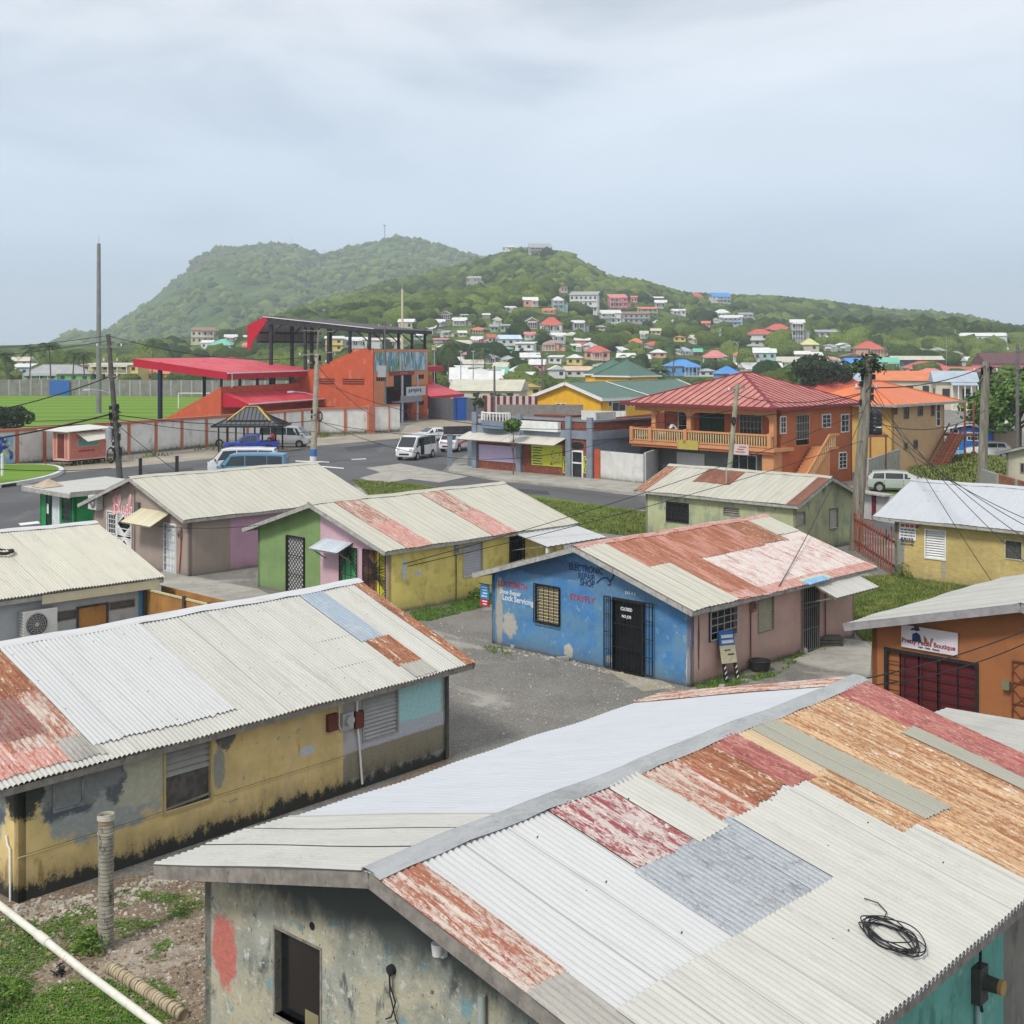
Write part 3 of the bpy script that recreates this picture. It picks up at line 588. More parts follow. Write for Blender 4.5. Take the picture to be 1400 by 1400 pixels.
p_ = b_.sz('W', 701, 802); b_.text('W', p_[0], p_[1] - .04, .26, 'LOCKSMITH', REDP, sx=.9)
p_ = b_.sz('W', 704, 812); b_.text('W', p_[0] + .2, p_[1] - .05, .2, 'Shoe Repair', WHT, sx=.95)
p_ = b_.sz('W', 708, 823); b_.text('W', p_[0], p_[1] - .02, .25, 'Lock Servicing', WHT, sx=.95, rotz=-.02)
p_ = b_.sz('W', 796, 822); b_.text('W', p_[0], p_[1] - .02, .27, 'STAYFLY', REDP, sx=.95)
p_ = b_.sz('W', 862, 813); b_.text('W', p_[0], p_[1], .12, 'DO A 2', WHT, sx=1)
p_ = b_.sz('W', 816, 797); b_.strokes('W', *p_, .1, [[(0, 0), (2, 1.6), (4, 2), (5, 1.2), (6, 2), (6.5, 3.6), (5.6, 5.2), (4.2, 5.4), (3.4, 4.4)], [(5, 1.4), (5.3, .2), (4.3, 0)], [(6.6, 3), (7.6, 4.4), (7.6, 5.8), (8.2, 7)], [(7.4, 5), (7.9, 4)]], NAVY, .02, .006)
fr = b_.frame('S', w2, BLK, .04, .03, .08); b_.pane('S', w2, DGLASS, -.08, 'pane', fr); b_.grille('S', w2, paint('pale grille bars', (.35, .35, .34), .1), fr, 4, 4, .05, .022)
fr = b_.frame('S', l2, paint('olive frame', (.25, .24, .16), .1), .04, .02, .1); b_.louvres('S', l2, paint('olive cream slats', (.42, .40, .28), .1), fr, 12)
fr = b_.frame('S', d2r, paint('worn pink frame', (.3, .2, .17), .1), .05, .03, .08, 'door'); b_.pane('S', d2r, DARK, -.08, 'leaf', fr); b_.grille('S', d2r, paint('grey gate bars', (.2, .2, .19), .1), fr, 8, 3, .06, .02)
p_ = b_.sz('S', 1098, 792); q_ = b_.sz('S', 1158, 785)[0]
b_.awning('S', p_[0], q_, 2.28, 1.15, .42, WH2, pitch=.2, label='white sloping awning over the barred door')
p_ = b_.sz('S', 1027, 830); b_.meter('S', p_[0], 1.85, paint('rusty meter', (.25, .13, .1), .2), .2, .3); b_.pipe('S', [(p_[0] - .08, 2.3), (p_[0] - .08, 0)], .02, paint('brown conduit', (.13, .07, .05), .2), 'conduit')
b_.pipe('S', [(b_.sz('S', 1127, 850)[0], 2.2), (b_.sz('S', 1127, 850)[0], 0)], .02, paint('brown conduit', (.13, .07, .05), .2), 'conduit')
BLU = b_
# sign hanging off the shop's far left corner
p_ = b_.root_m() @ Vector((-.03, 7.98, 0))
bo = empty('hanging_sign', p_, R(90 - 44.2), 'small blue and red board fixed to the far left corner of the blue shop', 'sign')
part('board', paint('bright blue board', (.03, .25, .55), .08), bo, lambda b: b.box(-.02, .02, 1.4, .02, .4, 1.85)); part('lower_board', paint('red board', (.45, .02, .05), .08), bo, lambda b: b.box(-.02, .02, 1.15, .02, .4, 1.39))
part('bracket', BLK, bo, lambda b: b.box(-.01, -.1, 1.86, .01, .5, 1.88))
part('lettering', WHT, bo, lambda b: [b.box(-.03, .08 + .02 * (i % 2), z, -.02, .34 - .03 * (i % 3), z + .04) for i, z in enumerate((1.75, 1.66, 1.56, 1.46, 1.3, 1.21))])

# ---------------------------------------------------------------- D  green, pink and yellow hut
cD = G(531, 841); g = Hut('tricolour_hut', 'low hut with green and pink front, yellow side and cream roof with red strips', cD, 43.8, 9.4, 7.9, 2.42, .31)
sP = g.sz('W', 438, 760)[0]; dg = g.rect('W', 392.5, 416.5, 734, 806); dg = (dg[0], dg[1], .1, dg[3]); e1 = g.rect('W', 465, 489, 748, 800); e1 = (e1[0], e1[1], .15, e1[3]); e2 = g.rect('W', 497, 528, 753, 820); e2 = (e2[0], e2[1], .15, e2[3])
wy = g.rect('S', 634, 659, 744, 787); wz = g.rect('S', 697, 716, 734, 760); wz = (wz[0], wz[1], .15, wz[3])
gr_ = plaster('sage green paint', (.20, .30, .12), (((.17, .25, .11), 1.2, .5, .7),), (), (.05, (.15, .15, .12), .2), .8, .06, .12); pk = plaster('lilac pink paint', (.56, .37, .42), (((.5, .34, .38), 1.5, .5, .7),), (), None, .8, .05, .12)
yl = plaster('mustard yellow paint', (.80, .66, .20), (((.50, .40, .12), 1.3, .48, .68), ((.35, .3, .13), 3.5, .66, .75, .4)), ((g.sz('S', 553, 785)[0], 1.55, .1, .42, (.55, .6, .66), 1.3), (g.sz('S', 572, 795)[0], 1.3, .2, .1, (.6, .6, .5), 1.2)), (.12, (.2, .19, .1), .4), .8, .08, .15)
g.wall('W', 0, sP, pk, [e1, e2]); g.wall('W', sP, 7.9, gr_, [dg], label='sage green half of the front'); g.wall('S', 0, 9.4, yl, [wy, wz], label='mustard yellow side'); g.wall('N', 0, 9.4, gr_); g.wall('E', 0, 7.9, yl); g.inside()
g.make_roof(CR, ovS=.4, ovN=.4, og0=.5, og1=.5, pitch=.2, amp=.009, k=4)
p1, p2 = g.ruv(460, 689)[0], g.ruv(497, 686)[0]; p3, p4 = g.ruv(578, 677)[0], g.ruv(617, 671)[0]
for (u0, u1) in ((p1, p1 + 1.25), (p3, p3 + 1.3)):
    g.patch(u0, u1, .05, 2.3, PEELR, 1, .02, .02, 'upper half of a rusted strip'); g.patch(u0, u1 + .05, 2.25, 4.6, PINKS, 1, .015, .02, 'lower half of a faded red strip')
g.patch(3.5, 8.5, .2, 1.3, PEELR, -1, .02)
fr = g.frame('W', dg, BLK, .03, .03, .08, 'door'); g.pane('W', dg, paint('white inner door', (.6, .6, .58), .1), -.06, 'leaf', fr); g.grille('W', dg, BLK, fr, 1, 3, .05, .022, diamond=6)
GRN = paint('bright green panel', (.10, .42, .16), .15); YLW = paint('bright yellow panel', (.6, .55, .05), .15)
fr = g.frame('W', e1, paint('lilac frame', (.5, .38, .45), .05), .04, .03, .08, 'door'); g.pane('W', e1, GRN, -.1, 'leaf', fr); g.grille('W', e1, BLK, fr, 3, 2, .04, .022, rays=2)
fr = g.frame('W', e2, paint('lilac frame', (.5, .38, .45), .05), .04, .03, .08, 'door'); g.pane('W', (e2[0], (e2[0] + e2[1]) / 2, e2[2], e2[3]), YLW, -.1, 'leaf', fr); g.pane('W', ((e2[0] + e2[1]) / 2, e2[1], e2[2], e2[3]), paint('brown leaf', (.2, .1, .05), .15), -.1, 'leaf', fr); g.grille('W', e2, BLK, fr, 4, 2, .04, .022, rays=3)
p_ = g.sz('W', 483, 735)[0], g.sz('W', 444, 735)[0]; g.awning('W', p_[0], p_[1], 2.38, .75, .3, sheet('blue-white awning sheet', (.52, .58, .64), (), .5), pitch=.15, label='pale grey awning over the pink doors')
fr = g.frame('S', wy, paint('cream frame', (.5, .47, .35), .08), .05, .03, .08); g.louvres('S', wy, paint('pale grey shutter slats', (.55, .55, .56), .06), fr, 12)
fr = g.frame('S', wz, paint('dark frame', (.06, .06, .05), .1), .04, .03, .08, 'door'); g.pane('S', wz, DARK, -.08, 'leaf', fr); g.grille('S', wz, BLK, fr, 5, 2, .05, .02, rays=2)
p_ = g.sz('S', 624, 752); g.meter('S', p_[0], p_[1], None, .24, .36); g.pipe('S', [(p_[0] - .05, 2.35), (p_[0] - .05, 0)], .02, paint('brown conduit', (.13, .07, .05), .2), 'conduit')
p_ = g.sz('S', 697, 728)[0]; g.awning('S', p_, 9.7, 2.35, 2.0, .38, WH, 'porch_roof', pitch=.3, label='white porch roof on posts at the far end'); 
part('porch_post', WHITEP, g.root, lambda b: (b.box(p_ + .1, -1.9, 0, p_ + .2, -1.8, 1.95), )); part('porch_post', WHITEP, g.root, lambda b: b.box(9.5, -1.9, 0, 9.6, -1.8, 1.95))
TRI = g

# ---------------------------------------------------------------- E  salon hut
cE = G(258.7, 788.7); h = Hut('salon_hut', 'taupe and pink salon hut with looping pink sign on its gable', cE, 43.5, 9.2, 7.9, 2.5, .34, cat='shop')
d1r = h.rect('W', 225, 240.5, 717, 781); gd = h.rect('W', 161.5, 181, 701, 760); ww = h.rect('W', 147, 159.5, 700, 760); gd = (gd[0], gd[1], .1, gd[3]); ww = (ww[0], ww[1], .1, ww[3])
tp = plaster('taupe paint', (.33, .265, .225), (((.31, .26, .21), .9, .5, .7),), (), (.06, (.16, .15, .13), .2), .8, .07, .12)
h.wall('W', 0, 7.9, tp, [d1r, gd, ww]); sp_ = h.sz('S', 315, 740)[0]; h.wall('S', 0, sp_, tp); h.wall('S', sp_, 9.2, plaster('mauve pink paint', (.50, .30, .40), (), (), (.1, (.2, .17, .17), .3), .8, .05, .12), label='mauve pink stretch of the side'); h.wall('N', 0, 9.2, tp); h.wall('E', 0, 7.9, tp); h.inside()
h.make_roof(CR, ovS=.35, ovN=.55, og0=.5, og1=.5, pitch=.2, amp=.006, k=4)
fr = h.frame('W', d1r, WHITEP, .05, .03, .08, 'door'); h.pane('W', d1r, WHITEP, -.06, 'leaf', fr); h.grille('W', d1r, paint('white gate bars', (.55, .58, .6), .05), fr, 4, 6, .04, .022)
fr = h.frame('W', gd, paint('taupe frame', (.3, .25, .2), .05), .04, .02, .08, 'door'); h.pane('W', gd, DARK, -.1, 'leaf', fr); h.grille('W', gd, WHITEP, fr, 1, 3, .05, .03, rays=4)
fr = h.frame('W', ww, WHITEP, .05, .03, .08, 'door'); h.pane('W', ww, paint('pale door', (.6, .62, .64), .05), -.04, 'leaf', fr); wq = (ww[0] + .1, ww[1] - .1, ww[3] - .95, ww[3] - .1); h.pane('W', wq, DGLASS, -.02, 'pane', fr); h.grille('W', wq, WHITEP, fr, 3, 4, .0, .02)
p_ = h.sz('W', 234, 703)[0], h.sz('W', 193, 703)[0]; h.awning('W', p_[0], p_[1], 2.55, 1.0, .5, sheet('cream canopy sheet', (.62, .57, .40), (), .6), label='cream pointed canopy over the white door')
p_ = h.sz('W', 137, 686); acx = p_
def ac_unit(hut, f, a, z, label, w=.75, hh=.55, o=.35):
    root = empty('air_conditioner', hut.root_m() @ Vector(hut.fp(f, a, z, 0)), R(90 - hut.A), label, 'air conditioner')
    fp = hut.fp; P0 = Vector(fp(f, 0, 0, 0))
    def q(x, zz, oo): return Vector(fp(f, x, zz, oo)) - P0
    cs_ = MB(); A_, B_ = q(-w / 2, -hh / 2, .06), q(w / 2, hh / 2, .06 + o); cs_.box(*A_, *B_); cs_.build('casing', paint('off-white casing', (.52, .52, .49), .06), root)
    fan = MB(); 
    for k in range(5): 
        r_ = hh * .4 * (k + 1) / 5; fan.tube([q(-.12 * w + r_ * math.cos(t * .3142), r_ * math.sin(t * .3142), .075 + o) for t in range(21)], .005, 4, cap=False)
    for k in range(14): t = k * math.pi * 2 / 14; fan.bar(q(-.12 * w + .04 * math.cos(t), .04 * math.sin(t), .075 + o), q(-.12 * w + hh * .4 * math.cos(t + .35), hh * .4 * math.sin(t + .35), .075 + o), .006, .006)
    fan.cyl(q(-.12 * w, 0, .06 + o), q(-.12 * w, 0, .085 + o), .05, n=12); fan.build('fan_guard', paint('pale grey guard', (.42, .42, .4), .05), root)
    part('fan', paint('dark fan', (.06, .06, .065), .1), root, lambda b: b.cyl(q(-.12 * w, 0, .05 + o), q(-.12 * w, 0, .066 + o), hh * .42, n=24))
    part('bracket', GALV, root, lambda b: [b.box(*q(x - .02, -hh / 2 - .05, 0), *q(x + .02, -hh / 2, o)) for x in (-w * .3, w * .3)])
    part('vent_slats', paint('grey slats', (.2, .2, .2), .05), root, lambda b: [b.box(*q(-w / 2 - .006, z - .01, .1), *q(-w / 2, z + .01, .02 + o)) for z in np.linspace(-hh * .4, hh * .4, 8)])
    return root
ac_unit(h, 'W', p_[0], p_[1], 'white air conditioner on the salon gable under the eave', .7, .62)
p_ = h.sz('W', 190, 693); h.meter('W', p_[0], p_[1], paint('dark grey box', (.1, .1, .1), .1), .28, .4, .12, False)
p_ = h.sz('W', 155, 693); NEON = paint('glossy pink sign letters', (.75, .25, .27), .05, 3, .35); NEON2 = paint('pale sign outline', (.75, .62, .6), .05)
BL = [[(0, 3), (1.1, 4.4), (2.2, 4.2), (2.1, 3), (1, 2.4), (2.4, 2), (2.5, .6), (1.2, -.4), (.1, .4), (.5, 1.4)], [(1, 4), (.8, 2), (.9, .3)], [(2.9, 1), (3.7, 3.2), (3.7, 4.8), (3.2, 4), (3.1, 1), (3.6, 0), (4.3, 1), (4.6, 2.1), (4.4, .8), (4.9, 0), (5.5, .8), (5.7, 2.1), (5.6, .6), (6.1, .2), (6.9, 2), (7.4, 2.6), (7.2, 1.5), (7.6, .5), (6.8, -1), (6.2, -.4), (7.4, .3), (8.4, 2), (9.1, 4.4), (8.9, 5.4), (8.3, 4), (8.2, 0), (8.7, 1.7), (9.4, 1.9), (9.3, .5), (9.7, 0), (10.4, .7)]]
h.strokes('W', p_[0], p_[1] - .25, .17, BL, NEON2, .05, .02); h.strokes('W', p_[0], p_[1] - .25, .17, BL, NEON, .03, .05)
h.strokes('W', p_[0] + .1, p_[1] + .55, .1, [[(0, 0), (.5, 1), (.2, 1.6)], [(1, .2), (1.4, 1.2)], [(-.6, 0), (-.3, .8)]], NEON, .012, .02)
h.pipe('W', [(h.sz('W', 249, 760)[0], 2.0), (h.sz('W', 249, 760)[0] + .05, 1.0), (h.sz('W', 246, 760)[0], .1)], .025, paint('red pipe', (.35, .06, .05), .1)); p_ = h.sz('W', 248, 730); h.meter('W', p_[0], p_[1], paint('brown-grey meter', (.2, .15, .13), .1), .2, .3)
h.pipe('W', [(h.sz('W', 185, 760)[0], 3.3), (h.sz('W', 185, 760)[0], .1)], .015, paint('brown conduit', (.13, .07, .05), .2), 'conduit')
# air conditioner + kiosk details come with the street
SAL = h

# ---------------------------------------------------------------- F  grey-green hut and right yellow hut (ridges run the other way)
far = G(1168, 743.5); d2_, d1_ = axes(44.2); t_ = along(far, d2_, 1088); cF = far + d2_ * t_; Ls = -t_
s_ = Hut('mildewed_hut', 'small mildewed green hut with barred window and cream roof patched with dark rust', cF, 44.2, Ls, 8.7, 2.42, .37, 'y')
mg = plaster('mildewed green-cream render', (.40, .42, .25), (((.22, .29, .22), 1.2, .48, .64, .5), ((.10, .12, .10), 1.8, .56, .74, .4), ((.42, .40, .24), 2, .58, .72)), (), (.15, (.12, .13, .1), .5), .85, .12, .2)
bw = s_.rect('W', 912, 941, 688, 713); v1_ = s_.rect('W', 990, 1010, 695, 704); q1 = s_.rect('S', 1089, 1100, 701, 717); q2 = s_.rect('S', 1134, 1145, 696, 722)
s_.wall('W', 0, 8.7, mg, [bw, v1_]); s_.wall('S', 0, Ls, mg, [q1, q2]); s_.wall('N', 0, Ls, mg); s_.wall('E', 0, 8.7, mg); s_.inside()
s_.make_roof(sheet('dusty cream roof panels', (.46, .445, .37), (((.3, .28, .22), 2, .3, .52, .8),), .6, var=.07, lines=.35), ovS=.35, ovN=.35, og0=.35, og1=.5, pitch=.2, amp=.008, k=4)
DR = sheet('dark brown rusted sheets', (.165, .055, .03), (((.33, .13, .06), 4, .8, .54, .66), ((.45, .36, .3), 9, 2, .66, .72)), .8, var=.15)
a_ = s_.ruv(985, 650)[0]; s_.patch(a_ - 1.1, a_ + 1.1, .25, 1.75, DR, 1, .015, .02, 'dark rust patch'); s_.patch(-.33, .35, .1, s_.vS, DR, 1, .015, 0, 'rusted edge strip'); s_.patch(8.5, 9.15, .05, s_.vS, RUST, 1, .015, .04, 'orange rusted edge')
fr = s_.frame('W', bw, BLK, .04, .03, .08); s_.pane('W', bw, DGLASS, -.08, 'pane', fr); s_.grille('W', bw, BLK, fr, 7, 4, .06, .025)
fr = s_.frame('W', v1_, WOODP, .04, .03, .08); s_.louvres('W', v1_, WOODP, fr, 3)
for q in (q1, q2): fr = s_.frame('S', q, WOODP, .04, .03, .08); s_.louvres('S', q, paint('cream louvre slats', (.5, .48, .4), .06), fr, 8)
part('roof_pipe', GALV, s_.root, lambda b: b.cyl(s_.rp(4.6, 1.6, 1, 0), s_.rp(4.6, 1.6, 1, .75), .03))
left = G(1223, 788); Wr = 9.5; cR = left - d1_ * Wr
r_ = Hut('buff_yellow_hut', 'rough buff-yellow hut with white louvres and a notice under a bluish white roof', cR, 44.2, 6.0, Wr, 2.60, .37, 'y')
rl = r_.rect('W', 1266, 1292, 726, 763); rw = r_.rect('W', 1375, 1397, 740, 764)
ry = plaster('rough buff yellow render', (.52, .40, .16), (((.42, .34, .18), 3, .5, .68), ((.6, .5, .28), 2, .55, .7)), ((Wr - .15, 1.1, .28, 1.2, (.25, .25, .24), 1.4), (r_.sz('W', 1290, 770)[0], .6, .12, .5, (.4, .36, .25), .6)), (.05, (.2, .2, .1), .4), .9, .1, .9, 9)
r_.wall('W', 0, Wr, ry, [rl, rw]); r_.wall('S', 0, 6.0, ry); r_.wall('N', 0, 6.0, ry); r_.wall('E', 0, Wr, ry); r_.inside()
r_.make_roof(ROOFW, ovS=.5, ovN=.5, og0=.5, og1=.75, pitch=.3, amp=.006, k=4)
fr = r_.frame('W', rl, WHITEP, .06, .04, .08); r_.louvres('W', rl, WHITEP, fr, 11)
fr = r_.frame('W', rw, paint('cream frame', (.5, .47, .35), .08), .04, .03, .08); r_.pane('W', rw, paint('smeared dark board', (.07, .07, .065), .4, 8), -.04, 'pane', fr)
sg = r_.rect('W', 1230, 1253, 715, 738); sb = part('notice_board', WHITEP, r_.root, lambda b: r_.fbox(b, 'W', *sg, .01, .04))
mid_ = (sg[0] + sg[1]) / 2; part('heading', paint('red heading', (.45, .05, .06), .05), sb, lambda b: [r_.fbox(b, 'W', sg[1] - .07 - .21 * (i + .8), sg[1] - .07 - .21 * i, sg[3] - .17, sg[3] - .06, .04, .044) for i in range(4)])
rr = random.Random(5)
for k in range(6):
    def f(b):
        zz = sg[3] - .25 - .12 * k; a_ = sg[1] - .07
        while a_ > sg[0] + .12:
            w = rr.uniform(.05, .16); r_.fbox(b, 'W', max(sg[0] + .06, a_ - w), a_, zz - (.05 if k != 3 else .08), zz, .04, .044); a_ -= w + .03
    part('print_line', paint('blue-black print', (.05, .06, .12), .05), sb, f)
for i in range(1, 2): pass

# ---------------------------------------------------------------- G  boutique
tip = G(1152, 854, 2.42); cG = tip + d2_ * .6 - d1_ * .5 - d1_ * 8.2
bt = Hut('boutique', 'burnt-orange boutique with barred maroon doors and a white sign under a pale roof', cG, 44.2, 8.5, 8.2, 2.5, .25, cat='shop')
bd = bt.rect('W', 1213, 1334, 900, 1000); bd = (bd[0], bd[1], .1, bd[3])
om = plaster('burnt orange paint', (.31, .12, .045), (((.26, .11, .05), 1.1, .5, .7),), (), None, .75, .07, .1)
bt.wall('W', 0, 8.2, om, [bd]); bt.wall('S', 0, 8.5, om); bt.wall('N', 0, 8.5, om); bt.wall('E', 0, 8.2, om); bt.inside()
bt.make_roof(sheet('pale green-grey roof sheets', (.46, .455, .41), (((.33, .32, .28), 1.5, .3, .5, .8),), .55, var=.05, lines=.7), ovS=.5, ovN=.5, og0=.6, og1=.5, pitch=.2, amp=.005, k=4, fh=.2, fasc=paint('grey timber fascia', (.27, .255, .26), .15, 4, .8, 0., ((.12, .11, .11), .6)))
fr = bt.frame('W', bd, BLK, .08, .03, .1, 'door'); MAR = paint('maroon door leaf', (.10, .012, .015), .1)
for i in range(4): q0 = bd[0] + (bd[1] - bd[0]) * i / 4.6 + .02; bt.pane('W', (q0, q0 + (bd[1] - bd[0]) / 4.6 - .04, bd[2], bd[3]), MAR, -.09, 'leaf', fr)
bt.pane('W', (bd[0] + (bd[1] - bd[0]) * 4 / 4.6 + .02, bd[1], bd[2], bd[3]), om, -.1, 'side_panel', fr)
bt.grille('W', bd, BLK, fr, 5, 7, .0, .02)
sg2 = bt.rect('W', 1234, 1311, 859, 890); sb = part('sign_board', paint('lilac-white board', (.60, .55, .57), .04), bt.root, lambda b: bt.fbox(b, 'W', *sg2, .03, .07)); mid_ = (sg2[0] + sg2[1]) / 2; hgt = sg2[3] - sg2[2]
bt.text('W', mid_ + .02, sg2[2] + hgt * .22, .165, 'Pretty Petals Boutique', paint('crimson script', (.22, .02, .05), .1), .075, sb, sx=.95)
bt.text('W', mid_, sg2[2] + hgt * .08, .07, 'Hair . Nails . Beauty', BLK, .075, sb)
ca, cz = mid_ + .33, sg2[2] + hgt * .62
def f(b):
    P_ = lambda x, z: bt.fp('W', ca - x, cz + z, .072)
    o = Vector(bt.fp('W', 0, 0, .006)) - Vector(bt.fp('W', 0, 0, 0))
    b.extr([P_(-.12, -.16), P_(.14, -.16), (P_(.09, .02)), P_(.0, .07), P_(-.11, .02)], o); b.extr([P_(-.1, .13), P_(-.05, .22), P_(.06, .22), P_(.09, .13), P_(0, .1)], o); b.extr([P_(-.17, .11), P_(-.1, .1), P_(-.05, .17), P_(-.12, .16)], o)
part('emblem', NAVY, sb, f)
def f(b):
    P_ = lambda x, z: bt.fp('W', ca - x, cz + z, .072); o = Vector(bt.fp('W', 0, 0, .006)) - Vector(bt.fp('W', 0, 0, 0))
    b.extr([P_(.2, -.14), P_(.32, -.18), P_(.27, -.05), P_(.2, .02)], o); b.extr([P_(.36, -.15), P_(.42, -.12), P_(.44, .0), P_(.38, -.04)], o)
part('emblem', paint('brown leaf mark', (.25, .1, .06), .1), sb, f)
p_ = bt.sz('W', 1378, 936); part('wall_lamp', paint('brass lamp', (.18, .17, .1), .1), bt.root, lambda b: bt.fbox(b, 'W', p_[0] - .09, p_[0] + .09, p_[1] - .1, p_[1] + .1, 0, .15))
p_ = bt.sz('W', 1385, 970)[0]; bt.grille('W', (p_ - .9, p_, .1, 2.1), RUSTIRON, bt.root, 2, 4, .04, .02, diamond=2, name='gate')

# low annex roof between the patchwork house and the boutique
ax_ = G(1298, 957, 2.35); an = Hut('annex_shed', 'low annex with a flat grey sheet roof between the patchwork house and boutique', ax_ - d1_ * 5.0 - d2_ * 2.6, 44.2, 2.6, 5.0, 2.1, .03, 'x', 'shed')
for f_, l_ in (('S', 2.6), ('N', 2.6), ('W', 5.), ('E', 5.)): an.wall(f_, 0, l_, CONC)
an.make_roof(sheet('pale grey roof sheet', (.43, .42, .38), (((.33, .32, .28), 1.5, .8, .5, .8),), .6, var=.05), .1, .1, .1, .1, pitch=.2, amp=.006, k=4)

# ---------------------------------------------------------------- H  corrugated house at the left edge
eN = G(222.5, 793, 2.3); cH = eN - d2_ * (.4 + 8.9) + d1_ * .38
q = Hut('grey_hut', 'grey-walled hut at the left edge with a stepped pale corrugated roof', cH, 44.2, 8.9, 7.9, 2.42, .31)
wm = plaster('pale grey panels', (.42, .44, .45), (((.34, .34, .33), 1.4, .5, .7),), (), None, .8, .06, .1); bmat = paint('sky blue paint', (.10, .30, .50), .08)
s1 = q.sz('S', 189, 820)[0]; s0_ = q.sz('S', 46, 850)[0]
sl1 = q.rect('S', 74, 104, 836, 847); bp = q.rect('S', 107, 145, 829, 860); sl2 = q.rect('S', 150, 183, 822, 831)
q.wall('S', 0, s1, wm, [sl1, bp, sl2]); q.wall('S', s1, 8.9, bmat, label='sky blue corner'); q.wall('W', 0, 7.9, wm); q.wall('N', 0, 8.9, wm); q.wall('E', 0, 7.9, bmat); q.inside()
CRC = sheet('pale corrugated sheeting', (.52, .50, .42), (((.38, .35, .27), 6, .4, .56, .8), ((.42, .34, .18), 1.2, .8, .66, .76)), .55, var=.05, dots=True)
q.make_roof(CRC, .38, .38, .6, .45, cap=RCAP)
q.patch(-.6, 9.35, 1.55, q.vS + .03, CRC, 1, .05, .0, 'lower overlapping run of sheets'); q.patch(3.6, 5.4, 1.2, 1.58, sheet('rust-fringed sheet', (.50, .47, .36), (((.28, .1, .05), 11.4, 1.2, .52, .62),), .6), 1, .02)
part('eave_board', paint('cream eave board', (.52, .47, .32), .06), q.root, lambda b: b.bar(q.rp(q.sz('S', 50, 850)[0], q.vS - .02, 1, -.16), q.rp(9.2, q.vS - .02, 1, -.16), .03, .26))
for r in (sl1, sl2): fr = q.frame('S', r, WOODP, .03, .02, .05); q.pane('S', r, paint('dark slot board', (.12, .11, .1), .2), -.05, 'pane', fr)
PLY = paint('orange-brown plywood', (.36, .18, .055), .22, 1.2, .8, 0., ((.2, .09, .03), .56))
fr = q.frame('S', bp, paint('black weathered battens', (.06, .055, .05), .3), .06, .05, .05); part('board', PLY, fr, lambda b: q.fbox(b, 'S', *bp, -.03, .01))
p_ = q.sz('S', 47, 850); ac_unit(q, 'S', p_[0], p_[1], 'large white air conditioner on the grey hut at the left edge', 1.0, .78, .35)
# black tyre on its roof
tyr = q.root_m() @ Vector(q.rp(q.ruv(3, 759)[0], q.ruv(3, 759)[1], 1, .1))
def f(b):
    b.tube([tyr + Vector((.3 * math.cos(t * .3142), .3 * math.sin(t * .3142), .02 * math.sin(t))) for t in range(21)], .05, 8, cap=False)
tag(part('hose_ring', RUBBER, None, f), 'black rubber ring lying on the pale corrugated roof at the left edge', 'rubber ring')
# plywood fence
pf = q.root_m() @ Vector((8.9, -.05, 0)); L1 = abs(along(pf, d1_, 289))
pr_ = empty('plywood_fence', pf, R(90 - 44.2), 'orange-brown plywood fence running out from the grey hut', 'fence')
def f(b): b.box(0, -L1, 0, .03, -.02, 2.0)
part('panel', PLY, pr_, f); part('panel', PLY, pr_, lambda b: b.box(.9, -L1 - .4, 0, .93, .6, 1.95))
for yy in (-.05, -L1 * .62, -L1 + .03): part('post', paint('dark fence post', (.07, .06, .05), .2), pr_, lambda b: b.box(-.09, yy - .05, 0, .0, yy + .05, 2.12))
part('rail', paint('cream rail', (.5, .45, .25), .1), pr_, lambda b: b.box(-.03, -L1, 2.0, .05, 0, 2.05))
# ---------------------------------------------------------------- things standing by the blue shop
def at_wall(px, py): return G(px, py)
wb = empty('leaning_signboard', G(1001, 931), R(90 - 44.2 - 90), 'blue and cream signboard with striped legs leaning on the pink wall', 'sign board'); wb.rotation_euler = (R(-14), R(6), R(45.8))
part('board', paint('cream sign panel', (.55, .52, .34), .15, 12), wb, lambda b: b.box(-.36, -.02, .50, .36, .02, 1.0)); hd_ = part('header', paint('cobalt header', (.03, .13, .36), .1), wb, lambda b: b.box(-.36, -.025, 1.0, .36, .025, 1.42))
for z_, w_ in ((1.25, .3), (1.1, .3)): part('lettering', WHT, hd_, lambda b: b.box(-w_ + .02, -.032, z_ - .045, w_, -.025, z_ + .045))
part('small_text', BLK, wb, lambda b: (b.box(-.05, -.026, .72, .25, -.02, .76), b.box(-.2, -.026, .85, .1, -.02, .88)))
for x_ in (-.3, .26):
    lg_ = part('leg', BLK, wb, lambda b: b.box(x_ - .05, -.03, 0, x_ + .05, .03, .5)); part('stripe', WHITEP, lg_, lambda b: [b.extr([(x_ - .05, -.036, z), (x_ + .05, -.036, z + .06), (x_ + .05, -.036, z + .1), (x_ - .05, -.036, z + .04)], (0, .005, 0)) for z in (.05, .19, .33)])
def tub(name, label, p, r0, r1, h, mat):
    t_ = empty(name, p, 0, label, 'container'); part('shell', mat, t_, lambda b: (b.tube([(0, 0, 0), (0, 0, h)], [r0, r1], 18, cap=False), b.tube([(0, 0, h), (0, 0, h * .7)], [r1 * .92, r1 * .85], 18, cap=False), b.tube([(0, 0, h * .7), (0, 0, h * .71)], r1 * .86, 18))); part('rim', mat, t_, lambda b: b.tube([(r1 * math.cos(k * .3491), r1 * math.sin(k * .3491), h) for k in range(19)], .02, 6, cap=False))
tub('black_tub', 'black tub with a rusty rim on the grass beside the leaning signboard', G(1039, 917), .26, .32, .3, paint('sooty black', (.03, .03, .028), .3, 6))
def f(b): c_ = G(1134, 884); [b.box(c_.x - .38 + .02 * k, c_.y - .2, .05 + .1 * k, c_.x + .38, c_.y + .22, .05 + .1 * k + .085) for k in range(3)]
